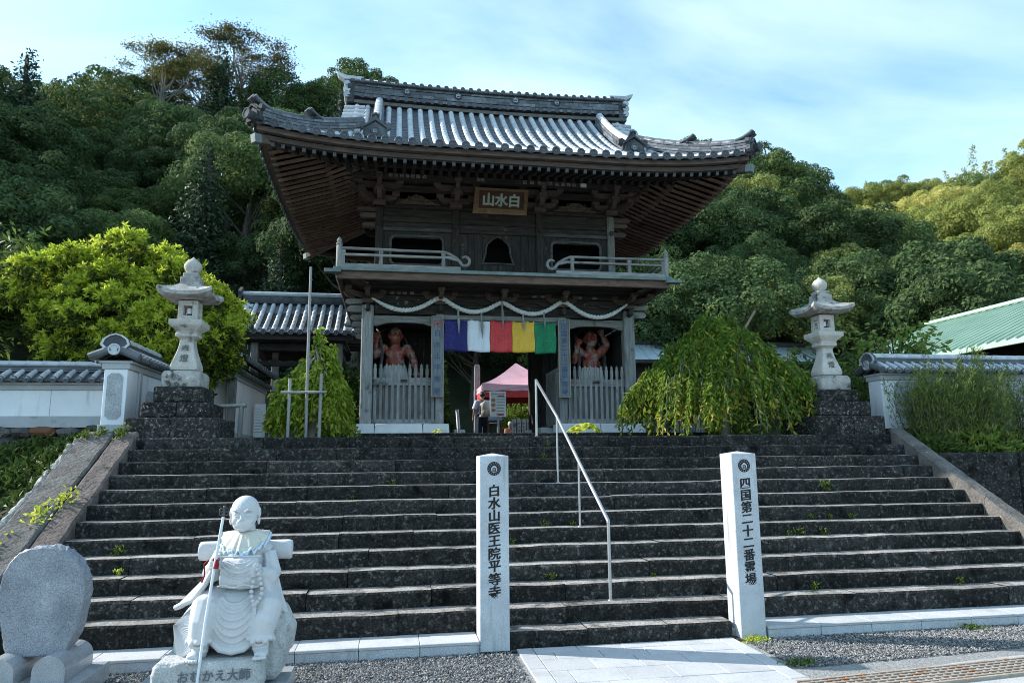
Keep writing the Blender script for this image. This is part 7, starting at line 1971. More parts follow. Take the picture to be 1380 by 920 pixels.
for i, (x, y, n, sc_) in enumerate(((-3.80, 8.72, 70, .13), (-3.68, 9.0, 60, .10), (-4.02, 8.2, 50, .09), (-3.86, 10.36, 50, .06), (-3.6, 10.38, 90, .09), (-4.02, 10.3, 50, .07))):
    rng = np.random.default_rng(640 + i); z = LAND + .03 + (y - 10.34) * SL; P = np.array([x, y, z]) + rng.normal(size=(n, 3)) * np.array([sc_ * .5, sc_ * .8, .012]); P[:, 2] = LAND + .03 + (P[:, 1] - 10.34) * SL + rng.uniform(0, .05, n)
    o = leafobj('weed', blades(P, rng.normal(size=(n, 3)) * .7 + np.array([0, -.3, .5]), .055, .03, rng), LF['hosta'] if i < 3 else LF['weed'])
    tag(o, ['yellow weed on the left cheek wall above the memorial stone', 'yellow weed higher on the left cheek wall', 'yellow weed at the outer edge of the left cheek wall', 'little weed at the foot of the wing wall pillar', 'weeds at the head of the brown cheek slabs', 'yellow sprig at the top corner of the left cheek wall'][i], 'weed', 'weeds on the cheek wall')
for i, (x, y, label) in enumerate(((3.53, 6.80, 'yellow-green moss at the foot of the right pillar'), (3.50, 6.0, 'green tuft at the path corner by the drain'), (5.9, 6.8, 'dark moss against the right kerb'), (6.9, 6.65, 'bright weed in the gravel at the right edge'))):
    rng = np.random.default_rng(660 + i); n = 160; P = np.array([x, y, .01]) + rng.normal(size=(n, 3)) * np.array([.07, .035, 0]); P[:, 2] = rng.uniform(.0, .035, n)
    tag(leafobj('weed', blades(P, rng.normal(size=(n, 3)) * .7 + np.array([0, 0, .7]), .032, .016, rng), LF['hosta'] if i in (0,) else LF['weed']), label, 'weed', 'weeds by the kerb')
# green cover on the bank
rng = np.random.default_rng(71); n = 26000; x = rng.uniform(-10.5, -4.2, n); y = rng.uniform(7.6, 12.35, n)
dens = np.sin(x * 2.1 + 1) * np.cos(y * 1.7 + x) + .9 * (y - 9.6); keep = rng.random(n) < np.clip(.35 + .45 * dens, .06, 1); x, y = x[keep], y[keep]
zz2 = np.array([emb_z(a, b) - (0 if b > 8.4 else (8.4 - b) * .22) for a, b in zip(x, y)]) + rng.uniform(0, .12, len(x))
P = np.stack([x, y, zz2], 1); leafobj('ground_cover', blades(P, rng.normal(size=P.shape) * .7 + np.array([.2, -.5, .55]), .14, .045, rng, .4), LF['ivy'], label='ferny green ground cover on the bank left of the steps', cat='ground cover', kind='stuff')
n = 5000; x = rng.uniform(8.2, 12, n); y = rng.uniform(10.0, 11.0, n); P = np.stack([x, y, np.full(n, 1.75) + rng.uniform(0, .1, n)], 1)
leafobj('ground_cover', blades(P, rng.normal(size=P.shape) * .6 + np.array([0, -.3, .7]), .10, .04, rng, .4), LF['ivy'], label='low leafy ground cover in the bed before the right white wall', cat='ground cover', kind='stuff')
# ================================================================ BELL PAVILION left of the gate
bp = thing('bell_pavilion', 'open timber pavilion with a grey tile roof left of the gate', 'pavilion', (-2.75, 21.5, LAND))
for x, y, m_ in ((-3.85, 20.6, 'wgz'), (-1.55, 20.6, 'wgz'), (-3.6, 22.6, 'wgz'), (-1.75, 22.6, 'wgz')):
    q = MB(); q.box(x - .10, x + .10, y - .10, y + .10, 2.35, 5.05, .015); ob('post', q, M_[m_], bp)
    q = MB(); q.obox((x, y, 2.20), X, Y, Z, .2, .2, .16, .02, taper=.9); ob('post_stone', q, M_['lantern_dark'], bp)
for z0, z1, y in ((4.78, 4.98, 20.6), (4.35, 4.48, 20.62), (3.46, 3.62, 20.55), (4.78, 4.98, 22.6)):
    q = MB(); q.box(-4.05, -1.35, y - .07, y + .07, z0, z1, .012); ob('tie_beam', q, M_['wdx'], bp)
for x in (-3.85, -1.55):
    q = MB(); q.box(x - .06, x + .06, 20.7, 22.5, 4.7, 4.86, .012); ob('tie_beam', q, M_['wdy'], bp)
q = MB(); q.prism([(-4.35, 5.02), (-1.15, 5.02), (-1.15, 5.12), (-4.35, 5.12)], (0, 20.05, 0), X, Z, Y, .1); ob('eave_beam', q, M_['wdx'], bp)
q = MB(); q.box(-4.15, -1.35, 20.2, 22.9, 5.0, 5.06); ob('soffit', q, M_['wdx'], bp)
def pz(d): return 5.20 + 1.05 * (.72 * d / 1.5 + .28 * (d / 1.5) ** 2)
for sg, ye in ((1, 20.0), (-1, 23.2)):
    q = MB(); rows = []
    for k in range(7):
        f0, f1 = 1.6 * k / 7, min(1.6, 1.6 * (k + 1) / 7 + .03)
        for f, up in ((f0, 0), (f0, .024), (f1, .003)): rows.append([(x, ye + sg * f, pz(f) + up) for x in (-4.40, -1.0)])
    q.grid(rows, smooth=False, flip=sg < 0); ob('pan_tiles', q, M_['tile'], bp)
    for k in range(14):
        x = -4.27 + k * .242; P = [(x, ye + sg * f, pz(f) + .035) for f in np.linspace(-.03, 1.5, 7)]; ob('cover_tile_row', roll_path(P), M_['tile_light'], bp)
        if sg > 0: eave_disc((x, ye - .045, P[0][2]), 0, bp, .9)
q = MB(); q.grid([[(-4.38, 20.02, 5.17), (-1.0, 20.02, 5.17)], [(-4.38, 21.6, pz(1.6) - .05), (-1.0, 21.6, pz(1.6) - .05)], [(-4.38, 23.2, 5.17), (-1.0, 23.2, 5.17)]], smooth=False); ob('roof_board', q, M_['wdx'], bp)
for c in range(4):
    q = MB(); q.box(-4.42, -1.0, 21.6 - .16 + .012 * c, 21.6 + .16 - .012 * c, pz(1.6) - .02 + .062 * c, pz(1.6) + .034 + .062 * c, .006); ob('ridge_course', q, M_['tile_dark'], bp)
q = MB(); q.tube([(-4.45, 21.6, pz(1.6) + .27), (-1.0, 21.6, pz(1.6) + .27)], .085, 10); ob('ridge_capping', q, M_['tile_light'], bp)
for s, x in ((-1, -4.45), (1, -.97)):
    q = MB(); q.prism([(-.22, 0), (-.28, .1), (-.2, .3), (-.28, .4), (0, .58), (.28, .4), (.2, .3), (.28, .1), (.22, 0)], (x, 21.6, pz(1.6) - .1), Y, Z, X, s * .09); ob('ridge_end_tile', q, M_['tile_dark'], bp)
    for k in range(6):
        q = MB(); d = .2 + k * .24; q.tube([(x - s * .35, 20.0 + d, pz(d) + .05), (x + s * .02, 20.0 + d, pz(d) + .03)], .065, 8); ob('verge_tile', q, M_['tile_light'], bp)
q = MB(); q.lathe((-2.7, 21.6, 3.75), [(.33, 0), (.345, .05), (.31, .12), (.29, .5), (.25, .72), (.15, .82), (.03, .85), (.03, 1.0)], 24); tag(ob('temple_bell', q, mat('bell_bronze', [(.05, .07, .06), (.1, .14, .12)], 6, .5, rnd=0, metallic=.5), loc=(-2.7, 21.6, 3.75)), 'dark bronze bell hanging inside the tile-roofed pavilion', 'bell')
nb = thing('notice_board', 'white notice board standing under the bell pavilion', 'notice board', (-3.18, 18.0, LAND))
q = MB(); q.box(-3.31, -3.05, 18.0, 18.03, 2.30, 3.10, .004); nbp = ob('panel', q, M_['plaster'], nb)
M_['faint_print'] = flat('faint_print', (.28, .29, .31), .9)
q = MB()
for k in range(9): q.box(-3.285, -3.285 + .2 * (.6 + .4 * math.sin(k * 2.2) ** 2), 17.994, 17.998, 2.98 - k * .07, 2.992 - k * .07)
ob('printed_lines', q, M_['faint_print'], nbp)
for x in (-3.29, -3.07):
    q = MB(); q.box(x - .015, x + .015, 18.03, 18.06, 2.05, 3.05); ob('leg', q, M_['wdz'], nb)
bb_ = thing('bamboo_barrier', 'low grey bamboo barrier right of the left lantern base', 'barrier', (-2.6, 12.5, LAND))
q = MB(); q.tube([(-2.85, 12.5, 2.66), (-2.42, 12.45, 2.67)], .032, 8); ob('rail', q, M_['bamboo_pole'], bb_)
q = MB(); q.tube([(-2.51, 12.47, 2.05), (-2.50, 12.47, 2.69)], .04, 8); ob('post', q, M_['bamboo_pole'], bb_)

# ================================================================ BUILDINGS at the right
gb_ = thing('hall', 'low building with a pale blue-grey metal roof right of the gate', 'building', (13, 29, LAND))
M_['blue_metal'] = mat('pale_metal_roof', [(.40, .48, .53), (.58, .66, .70)], 1.5, .45, .05, 20, stretch=(.3, 1, 1), rnd=.02, spots=[((.30, .36, .38), 2, .6, .2, (.3, 2, 1))])
q = MB(); q.grid([[(9.4, 28.0, 5.72), (19, 28.0, 5.72)], [(9.4, 29.6, 6.62), (19, 29.6, 6.62)]], smooth=False); q.grid([[(9.4, 29.6, 6.62), (19, 29.6, 6.62)], [(9.4, 32, 5.5), (19, 32, 5.5)]], smooth=False); ob('roof', q, M_['blue_metal'], gb_)
q = MB(); q.box(9.3, 19.1, 29.4, 29.8, 6.60, 6.78, .03); ob('ridge_cap', q, M_['tile_dark'], gb_)
for k in range(20):
    x = 9.5 + k * .5; q = MB(); q.bar((x, 28.0, 5.735), (x, 29.5, 6.58), .03, .03); ob('seam', q, M_['blue_metal'], gb_)
q = MB(); q.box(9.4, 19, 27.95, 28.05, 5.56, 5.71, .01); ob('fascia', q, M_['wdx'], gb_)
q = MB(); q.box(9.6, 18.8, 28.9, 31.8, 2.0, 5.6); ob('wall', q, M_['wdx'], gb_)
for k in range(4):
    q = MB(); q.box(10.2 + k * 2.1, 11.6 + k * 2.1, 28.86, 28.9, 3.0, 5.0, .01); w_ = ob('window', q, M_['wgz'], gb_); q = MB(); q.box(10.3 + k * 2.1, 11.5 + k * 2.1, 28.845, 28.857, 3.1, 4.9); ob('pane', q, M_['void'], w_)
gr_ = thing('temple_hall', 'building with a big pale green seamed metal roof above the right wall', 'building', (30, 30, LAND))
M_['green_metal'] = mat('pale_green_roof', [(.28, .40, .32), (.38, .50, .41)], 1.2, .5, .05, 20, rnd=.02)
xe_, xr_, ze_, zr_, ya_, yb_ = 16.0, 20.2, 4.70, 6.60, 9.0, 23.8
q = MB(); q.grid([[(xe_, ya_, ze_), (xe_, yb_, ze_)], [(xr_, ya_, zr_), (xr_, yb_, zr_)]], smooth=False); q.grid([[(xr_, ya_, zr_), (xr_, yb_, zr_)], [(xr_ + 4.2, ya_, ze_), (xr_ + 4.2, yb_, ze_)]], smooth=False); ob('roof', q, M_['green_metal'], gr_)
sm0 = None
for k in range(46):
    y = ya_ + .2 + k * .32
    if sm0 is None:
        q = MB(); q.bar((xe_ - .02, y, ze_ + .03), (xr_, y, zr_ + .03), .05, .06); sm0 = ob('seam', q, M_['green_metal'], gr_)
    else: dup(sm0, (0, .32 * k, 0), gr_)
q = MB(); q.box(xe_ - .06, xe_ + .05, ya_, yb_, ze_ - .14, ze_ - .01, .01); ob('gutter', q, M_['green_metal'], gr_)
q = MB(); q.box(xr_ - .18, xr_ + .18, ya_, yb_ + .1, zr_ + .0, zr_ + .12, .02); ob('ridge_cap', q, M_['green_metal'], gr_)
q = MB(); q.box(xe_ + 1.1, xr_ + 3.1, ya_ + .5, yb_ - .6, 2.0, 4.9); ob('wall', q, M_['wdy'], gr_)
for k in range(5):
    q = MB(); q.box(xe_ + 1.0, xe_ + 1.12, 10.5 + k * 2.6, 10.65 + k * 2.6, 2.0, 4.85, .01); ob('post', q, M_['wgz'], gr_)
q = MB(); q.grid([[(xe_ + .05, ya_, ze_ - .15), (xe_ + .05, yb_, ze_ - .15)], [(xe_ + 1.3, ya_, ze_ + .38), (xe_ + 1.3, yb_, ze_ + .38)]], smooth=False); ob('soffit', q, M_['wdy'], gr_)

# ================================================================ WHAT SHOWS THROUGH THE GATEWAY
# steep stone stairs up to the main hall
fs = thing('hill_stairs', 'steep narrow stone stairs seen through the gateway', 'stairs', (4.2, 36, LAND))
for k in range(25):
    q = MB(); y = 32 + k * .34; z = 2.3 + k * .172; q.box(3.0, 6.6, y, y + .42, z - .3, z + .01, .015); ob('stair_step', q, M_['step_grey'], fs)
q = MB(); q.tube([(4.33, 32.2, 3.1), (4.42, 40.2, 7.3)], .045, 7); ob('handrail', q, M_['bamboo_pole'], fs)
for k in range(4):
    q = MB(); q.tube([(4.34 + .025 * k, 32.6 + k * 2.4, 2.3 + k * 1.2), (4.34 + .025 * k, 32.6 + k * 2.4, 3.3 + k * 1.26)], .03, 7); ob('rail_post', q, M_['bamboo_pole'], fs)
mh = thing('main_hall', 'dark main hall with a striped curtain at the head of the stairs', 'hall', (5, 43, 6.5))
q = MB(); q.box(1.0, 11, 44.0, 44.2, 6.4, 10.5); ob('wall', q, M_['wdx'], mh)
q = MB(); q.box(0.8, 11.2, 40.6, 45, 6.1, 6.55); ob('base', q, M_['step_grey'], mh)
q = MB(); q.box(0.2, 12, 40.4, 46, 10.4, 10.9, .1); ob('eave', q, M_['tile_dark'], mh)
q = MB(); q.prism([(0.2, 10.9), (12, 10.9), (10, 13.5), (2, 13.5)], (0, 43, 0), X, Z, Y, 1.0); ob('roof', q, M_['tile'], mh)
for x in (4.65, 5.55, 7.6, 2.9):
    q = MB(); q.box(x - .11, x + .11, 41.9, 42.1, 6.5, 10.4, .02); ob('column', q, M_['wgz'], mh)
q = MB(); q.box(3.35, 4.5, 42.4, 42.5, 6.55, 7.5); ob('lattice_door', q, M_['wgx'], mh)
q = MB(); q.box(3.3, 4.6, 41.6, 41.9, 7.72, 8.0, .02); ob('offering_beam', q, M_['wgx'], mh)
sc_ = thing('curtain', 'small striped curtain hanging at the far main hall, seen through the gateway', 'curtain', (5.5, 41.5, 8.0))
cs = ['green_silk', 'blue_silk', 'white_silk', 'red_silk', 'yellow_silk']
for k, nm in enumerate(['green', 'blue', 'white', 'red', 'yellow', 'green', 'blue', 'white', 'red']):
    q = MB(); rows = [[(4.72 + k * .195 + .19 * u, 41.5 + .02 * math.sin(u * 6), z) for u in np.linspace(0, 1, 5)] for z in (8.15, 7.9, 7.62)]; q.grid(rows); ob(nm + '_strip', q, bpy.data.materials[nm + '_silk'], sc_)
# red canopy
M_['red_top'] = mat('faded_red_canopy', [(.62, .30, .34), (.74, .42, .45)], 2, .7, .1, 10, rnd=0); M_['red_low'] = mat('red_canopy_skirt', [(.42, .03, .03), (.52, .05, .05)], 4, .7, rnd=0); M_['white_cloth'] = mat('white_canopy', [(.68, .70, .72), (.78, .79, .80)], 2, .7, rnd=0)
def canopy(label, cx_, cy_, hw, z0, ze, za, mtop, mlow, val=.38):
    t = thing('canopy_tent', label, 'tent', (cx_, cy_, z0)); q = MB(); cs_ = [(-hw, -hw), (hw, -hw), (hw, hw), (-hw, hw)]
    rows = []
    for f in np.linspace(0, 1, 9):
        h = ze + (za - ze) * (f ** 1.35); w = 1 - f * .985; ring_ = []
        for (a, b), (c, d) in zip(cs_, cs_[1:] + cs_[:1]):
            for s in np.linspace(0, 1, 9)[:-1]:
                ring_.append((cx_ + (a + (c - a) * s) * w, cy_ + (b + (d - b) * s) * w, h - (.06 * math.sin(s * math.pi) * (1 - f))))
        rows.append(ring_ + ring_[:1])
    q.grid(rows, smooth=False); ob('roof_cloth', q, mtop, t)
    for i, ((a, b), (c, d)) in enumerate(zip(cs_, cs_[1:] + cs_[:1])):
        q = MB(); up = []; lo = []; lo2 = []
        for s in np.linspace(0, 1, 13):
            p = (cx_ + (a + (c - a) * s) * 1.002, cy_ + (b + (d - b) * s) * 1.002); up.append((*p, ze - .06 * math.sin(s * math.pi))); lo.append((*p, ze - val * .62 - .03 * abs(math.sin(s * 12)))); lo2.append((cx_ + (a + (c - a) * s) * .985, cy_ + (b + (d - b) * s) * .985, ze - val * 1.25))
        q.grid([up, lo], smooth=True); ob('valance', q, mtop, t)
        q = MB(); q.grid([[(p[0] * .99 + cx_ * .01, p[1] * .99 + cy_ * .01, p[2]) for p in lo], lo2], smooth=True); ob('skirt', q, mlow, t)
        q = MB(); q.tube([(cx_ + a, cy_ + b, z0), (cx_ + a, cy_ + b, ze - .02)], .028, 6); ob('leg', q, M_['steel'], t)
    for (a, b), (c, d) in zip(cs_, cs_[1:] + cs_[:1]):
        q = MB(); q.tube([(cx_ + a, cy_ + b, ze - val * .9), (cx_ + (a + c) / 2, cy_ + (b + d) / 2, ze - .1), (cx_ + c, cy_ + d, ze - val * .9)], .015, 5); ob('frame_bar', q, M_['steel'], t)
canopy('red and pink peaked canopy tent behind the gateway', 4.74, 27.5, 1.5, 2.2, 4.48, 5.42, M_['red_top'], M_['red_low'], .42)
M_['yellow_cloth'] = mat('yellow_cloth', [(.55, .33, .03), (.68, .45, .06)], 4, .7, rnd=0)
canopy('white canopy tent with a yellow skirt left of the gate', -.2, 26.5, 1.5, 2.2, 3.62, 4.5, M_['white_cloth'], M_['yellow_cloth'], .40)
canopy('low grey-blue canopy behind the menu board in the gateway', 4.9, 33.0, 1.3, 2.2, 3.5, 4.3, mat('greyblue_cloth', [(.25, .30, .36), (.34, .4, .46)], 3, .7, rnd=0), M_['white_cloth'], .2)
# menu board on its stand
mb_ = thing('menu_board', 'white menu sign on a stand under the red canopy', 'sign', (3.45, 23.6, POD))
q = MB(); q.box(3.18, 3.72, 23.6, 23.63, 3.10, 3.95, .004); bd_ = ob('board', q, M_['plaster'], mb_)
M_['print_red'] = flat('print_red', (.45, .05, .05)); M_['print_food'] = flat('print_food', (.50, .24, .12))
q = MB(); rg2 = random.Random(4)
for k in range(8):
    z = 3.87 - k * .095; x = 3.24 if k == 0 else 3.40
    while x < 3.66:
        w = rg2.uniform(.02, .05); q.box(x, x + w, 23.594, 23.599, z - .014, z + .014); x += w + .012
ob('printed_lines', q, M_['faint_print'], bd_)
q = MB()
for x, z, w, h in ((3.45, 3.80, .2, .03), (3.44, 3.17, .2, .045), (3.40, 3.18, .02, .03)): q.box(x, x + w, 23.592, 23.598, z - h / 2, z + h / 2)
ob('red_print', q, M_['print_red'], bd_)
q = MB()
for z in (3.66, 3.50, 3.32): q.box(3.23, 3.36, 23.592, 23.598, z - .045, z + .045); 
ob('food_pictures', q, M_['print_food'], bd_)
q = MB(); q.box(3.42, 3.50, 23.64, 23.70, 2.28, 3.2, .01); ob('stand', q, M_['steel'], mb_)
M_['redwood'] = wood('red_brown_wood', (.09, .03, .02), (.18, .07, .04), 'z')
tb_ = thing('side_table', 'small red-brown table below the menu sign', 'table', (3.4, 23.9, POD))
q = MB(); q.box(3.12, 3.62, 23.8, 24.3, 2.95, 3.0, .006); ob('tabletop', q, M_['redwood'], tb_)
for x in (3.15, 3.59):
    for y in (23.83, 24.27):
        q = MB(); q.box(x - .025, x + .025, y - .025, y + .025, 2.28, 2.949); ob('leg', q, M_['redwood'], tb_)
# inscribed wooden post and a white pole
q = MB(); q.box(3.16, 3.38, 28.0, 28.2, 2.2, 5.34, .02); q.prism([(-.11, 0), (.11, 0), (.07, .09), (-.07, .09)], (3.27, 28.0, 5.34), X, Z, Y, .2)
wpst = ob('wooden_post', q, M_['wgz'], loc=(3.27, 28.1, POD)); tag(wpst, 'tall grey inscribed wooden post before the far stairs', 'post')
q = MB(); q.tube([(2.02, 22, 2.2), (1.94, 22, 3.24)], .05, 8); tag(ob('white_pole', q, M_['plaster'], loc=(2.0, 22, 2.2)), 'short white pole left of the backpacker', 'pole')
# stone tablet fences
def tamagaki(label, xa, xb, y, z1, pitch=.2):
    t = thing('stone_fence', label, 'fence', ((xa + xb) / 2, y, LAND)); x = xa; i = 0
    while x < xb:
        q = MB(); q.box(x, x + pitch * .78, y, y + .14, 2.05, z1, .012); p = ob('tablet', q, M_['lantern_dark'], t); i += 1
        q = MB()
        for k in range(4): q.box(x + pitch * .26, x + pitch * .52, y - .004, y - .001, z1 - .12 - k * .12 - .07, z1 - .12 - k * .12)
        ob('carved_marks', q, M_['carved'], p); x += pitch
    q = MB(); q.box(xa, xb, y + .03, y + .11, 2.25, 2.33); ob('rail', q, M_['lantern_dark'], t)
tamagaki('row of grey stone tablets under the red canopy', 4.16, 5.6, 25.0, 3.10, .175)
tamagaki('row of grey stone tablets between the gate and the weeping tree', 6.0, 8.2, 18.0, 2.83, .15)

# ================================================================ PEOPLE
M_['skin'] = flat('skin', (.42, .26, .19), .6); M_['hair'] = flat('black_hair', (.012, .011, .012), .5)
def cloth(name, c): return mat(name, [tuple(v * .8 for v in c), c], 14, .85, .25, 30, rnd=0)
def person(label, loc, facing, joints, scale, colours, hairlong=False, group=None, hat=False, short_sleeve=True):
    """joints: head, neck, chest, pelvis, shoulder/elbow/hand, hip/knee/foot for l and r; facing turns about z"""
    root = thing('person', label, 'person', loc, group); c, s = math.cos(facing), math.sin(facing)
    def T(p): return Vector((loc[0] + scale * (p[0] * c - p[1] * s), loc[1] + scale * (p[0] * s + p[1] * c), loc[2] + scale * p[2]))
    J = {k: T(v) for k, v in joints.items()}; k = scale; F = T((0, -1, 0)) - T((0, 0, 0)); F.normalize()
    b = MB(); hd = J['head']; b.ball(hd, (.078 * k, .092 * k, .115 * k), 12, 10); b.ball(hd + F * .075 * k - Vector((0, 0, .015 * k)), .018 * k, 6, 5); b.ball(hd + F * .055 * k - Vector((0, 0, .07 * k)), (.04 * k, .035 * k, .035 * k), 8, 6)
    sdv = F.cross(Vector(Z))
    for e in (-1, 1): b.ball(hd + sdv * e * .078 * k, (.015 * k, .022 * k, .03 * k), 6, 5)
    b.tube([hd, J['neck'], J['chest']], [.05 * k, .052 * k, .07 * k], 8); b.tube([J['chest'], J['pelvis']], [.14 * k, .13 * k], 10)
    for q in 'lr':
        b.tube([J['chest'], J['sh' + q], J['el' + q], J['ha' + q]], [.08 * k, .052 * k, .042 * k, .028 * k], 8)
        d = (J['ha' + q] - J['el' + q]).normalized(); sd = d.cross(F).normalized(); b.ball(J['ha' + q] + d * .045 * k, (.032 * k, .026 * k, .045 * k), 8, 6)
        for f in range(4): a = J['ha' + q] + d * .075 * k + sd * (.0165 * (f - 1.5)) * k; b.tube([a, a + d * (.042 - .006 * abs(f - 1.3)) * k, a + d * .07 * k + F * .018 * k], [.009 * k, .008 * k, .007 * k], 5)
        a = J['ha' + q] + d * .02 * k + F * .02 * k; b.tube([a, a + d * .035 * k + F * .025 * k, a + d * .06 * k + F * .025 * k], [.011 * k, .010 * k, .008 * k], 5)
        b.tube([J['pelvis'], J['hi' + q], J['kn' + q], J['fo' + q]], [.1 * k, .085 * k, .058 * k, .04 * k], 8); b.tube([J['fo' + q] - F * .03 * k, J['fo' + q] + F * .15 * k - Vector((0, 0, .02 * k))], [.04 * k, .03 * k], 7)
    sculpt('body', b, .010 * k, M_['skin'], root, 2)
    h = MB(); h.ball(hd + Vector((0, 0, .028 * k)) - F * .018 * k, (.088 * k, .098 * k, .108 * k), 12, 9)
    if hairlong: h.tube([hd - F * .05 * k, hd - F * .075 * k - Vector((0, 0, .12 * k))], [.075 * k, .05 * k], 9)
    sculpt('hair', h, .012 * k, M_['hair'] if not hat else colours['hat'], root, 1)
    sh = MB(); sh.tube([J['chest'] + Vector((0, 0, .06 * k)), J['chest'], J['chest'].lerp(J['pelvis'], .5), J['pelvis'] - Vector((0, 0, .08 * k))], [.12 * k, .19 * k, .18 * k, .20 * k], 12, squash=.78)
    for q in 'lr':
        e = J['sh' + q].lerp(J['el' + q], .95); sh.tube([J['chest'].lerp(J['sh' + q], .3) + Vector((0, 0, .03 * k)), J['sh' + q], e], [.11 * k, .092 * k, .098 * k if short_sleeve else .07 * k], 9)
        if not short_sleeve: sh.tube([e, J['ha' + q]], [.062 * k, .042 * k], 8)
    sculpt('shirt', sh, .016 * k, colours['shirt'], root, 3)
    t = MB()
    for q in 'lr': t.tube([J['pelvis'] + Vector((0, 0, .04 * k)), J['hi' + q], J['kn' + q], J['fo' + q] + Vector((0, 0, .05 * k))], [.14 * k, .115 * k, .085 * k, .07 * k], 9)
    sculpt('trousers', t, .016 * k, colours['trousers'], root, 2)
    for q in 'lr':
        m = MB(); m.tube([J['fo' + q] - F * .07 * k - Vector((0, 0, .01 * k)), J['fo' + q] + F * .05 * k - Vector((0, 0, .01 * k)), J['fo' + q] + F * .17 * k - Vector((0, 0, .025 * k))], [.045 * k, .055 * k, .035 * k], 8, squash=.7); ob('shoe', m, M_['ink'], root)
    return root
stand = dict(head=(0, 0, 1.60), neck=(0, .01, 1.46), chest=(0, .01, 1.30), pelvis=(0, 0, .95), shl=(-.19, 0, 1.38), ell=(-.27, .04, 1.10), hal=(-.24, -.12, .92), shr=(.19, 0, 1.38), elr=(.28, .05, 1.10), har=(.30, -.06, .86), hil=(-.09, 0, .90), knl=(-.10, -.02, .48), fol=(-.10, .02, .06), hir=(.09, 0, .90), knr=(.11, .0, .48), **{'for': (.12, .0, .06)})
px_ = person('person seen from behind in a pale lavender shirt and dark jeans, wearing a pack', (2.97, 24.0, POD - .06), math.pi, stand, 1.0, {'shirt': cloth('lavender_shirt', (.50, .48, .58)), 'trousers': cloth('dark_jeans', (.02, .03, .055))})
M_['canvas'] = cloth('beige_canvas', (.42, .39, .33))
q = MB(); q.ball((3.03, 23.78, 3.40), (.15, .10, .24), 12, 10); q.ball((3.06, 23.77, 3.26), (.17, .11, .16), 12, 9)
bpk = sculpt('backpack', q, .012, M_['canvas'], None, 2, label='beige canvas sling pack on the back of the person in lavender', cat='backpack')
q = MB(); q.tube([(2.98, 23.80, 3.60), (2.90, 23.86, 3.70), (2.84, 23.98, 3.72)], .018, 6); q.tube([(2.97, 23.79, 3.6), (2.88, 23.76, 3.45), (2.88, 23.78, 3.2)], .016, 6); ob('strap', q, M_['ink'], bpk)
sit = dict(head=(0, -.03, 1.16), neck=(0, .0, 1.02), chest=(0, .02, .87), pelvis=(0, .05, .52), shl=(-.18, .01, .95), ell=(-.24, -.05, .68), hal=(-.14, -.25, .58), shr=(.18, .01, .95), elr=(.24, -.05, .68), har=(.14, -.25, .58), hil=(-.09, 0, .50), knl=(-.12, -.38, .50), fol=(-.12, -.40, .06), hir=(.09, 0, .50), knr=(.12, -.38, .50), **{'for': (.12, -.40, .06)})
person('person in a white top sitting low at the foot of the far stairs', (2.78, 30.5, 1.98), 0, sit, .95, {'shirt': cloth('white_top', (.70, .72, .74)), 'trousers': cloth('grey_trousers', (.12, .12, .14))})
person('person in a white hat and salmon clothing half hidden behind the stone tablets', (4.33, 26.6, 1.87), .6, sit, .95, {'shirt': cloth('salmon_top', (.55, .22, .14)), 'trousers': cloth('dark_trousers', (.05, .05, .06)), 'hat': cloth('white_hat', (.7, .7, .7))}, hat=True)
for x, y, z in ((2.78, 30.55, 1.98), (4.30, 26.65, 1.87)):
    q = MB(); q.box(x - .2, x + .2, y - .12, y + .22, z + .36, z + .41, .01); st_ = ob('stool', q, M_['wgx'], loc=(x, y, z), label='low stool under the seated person ' + ('at the far stairs' if y > 28 else 'behind the tablets'), cat='stool')
    for a in (-.16, .16):
        q = MB(); q.box(x + a - .02, x + a + .02, y, y + .04, z, z + .36); ob('leg', q, M_['wgx'], st_)

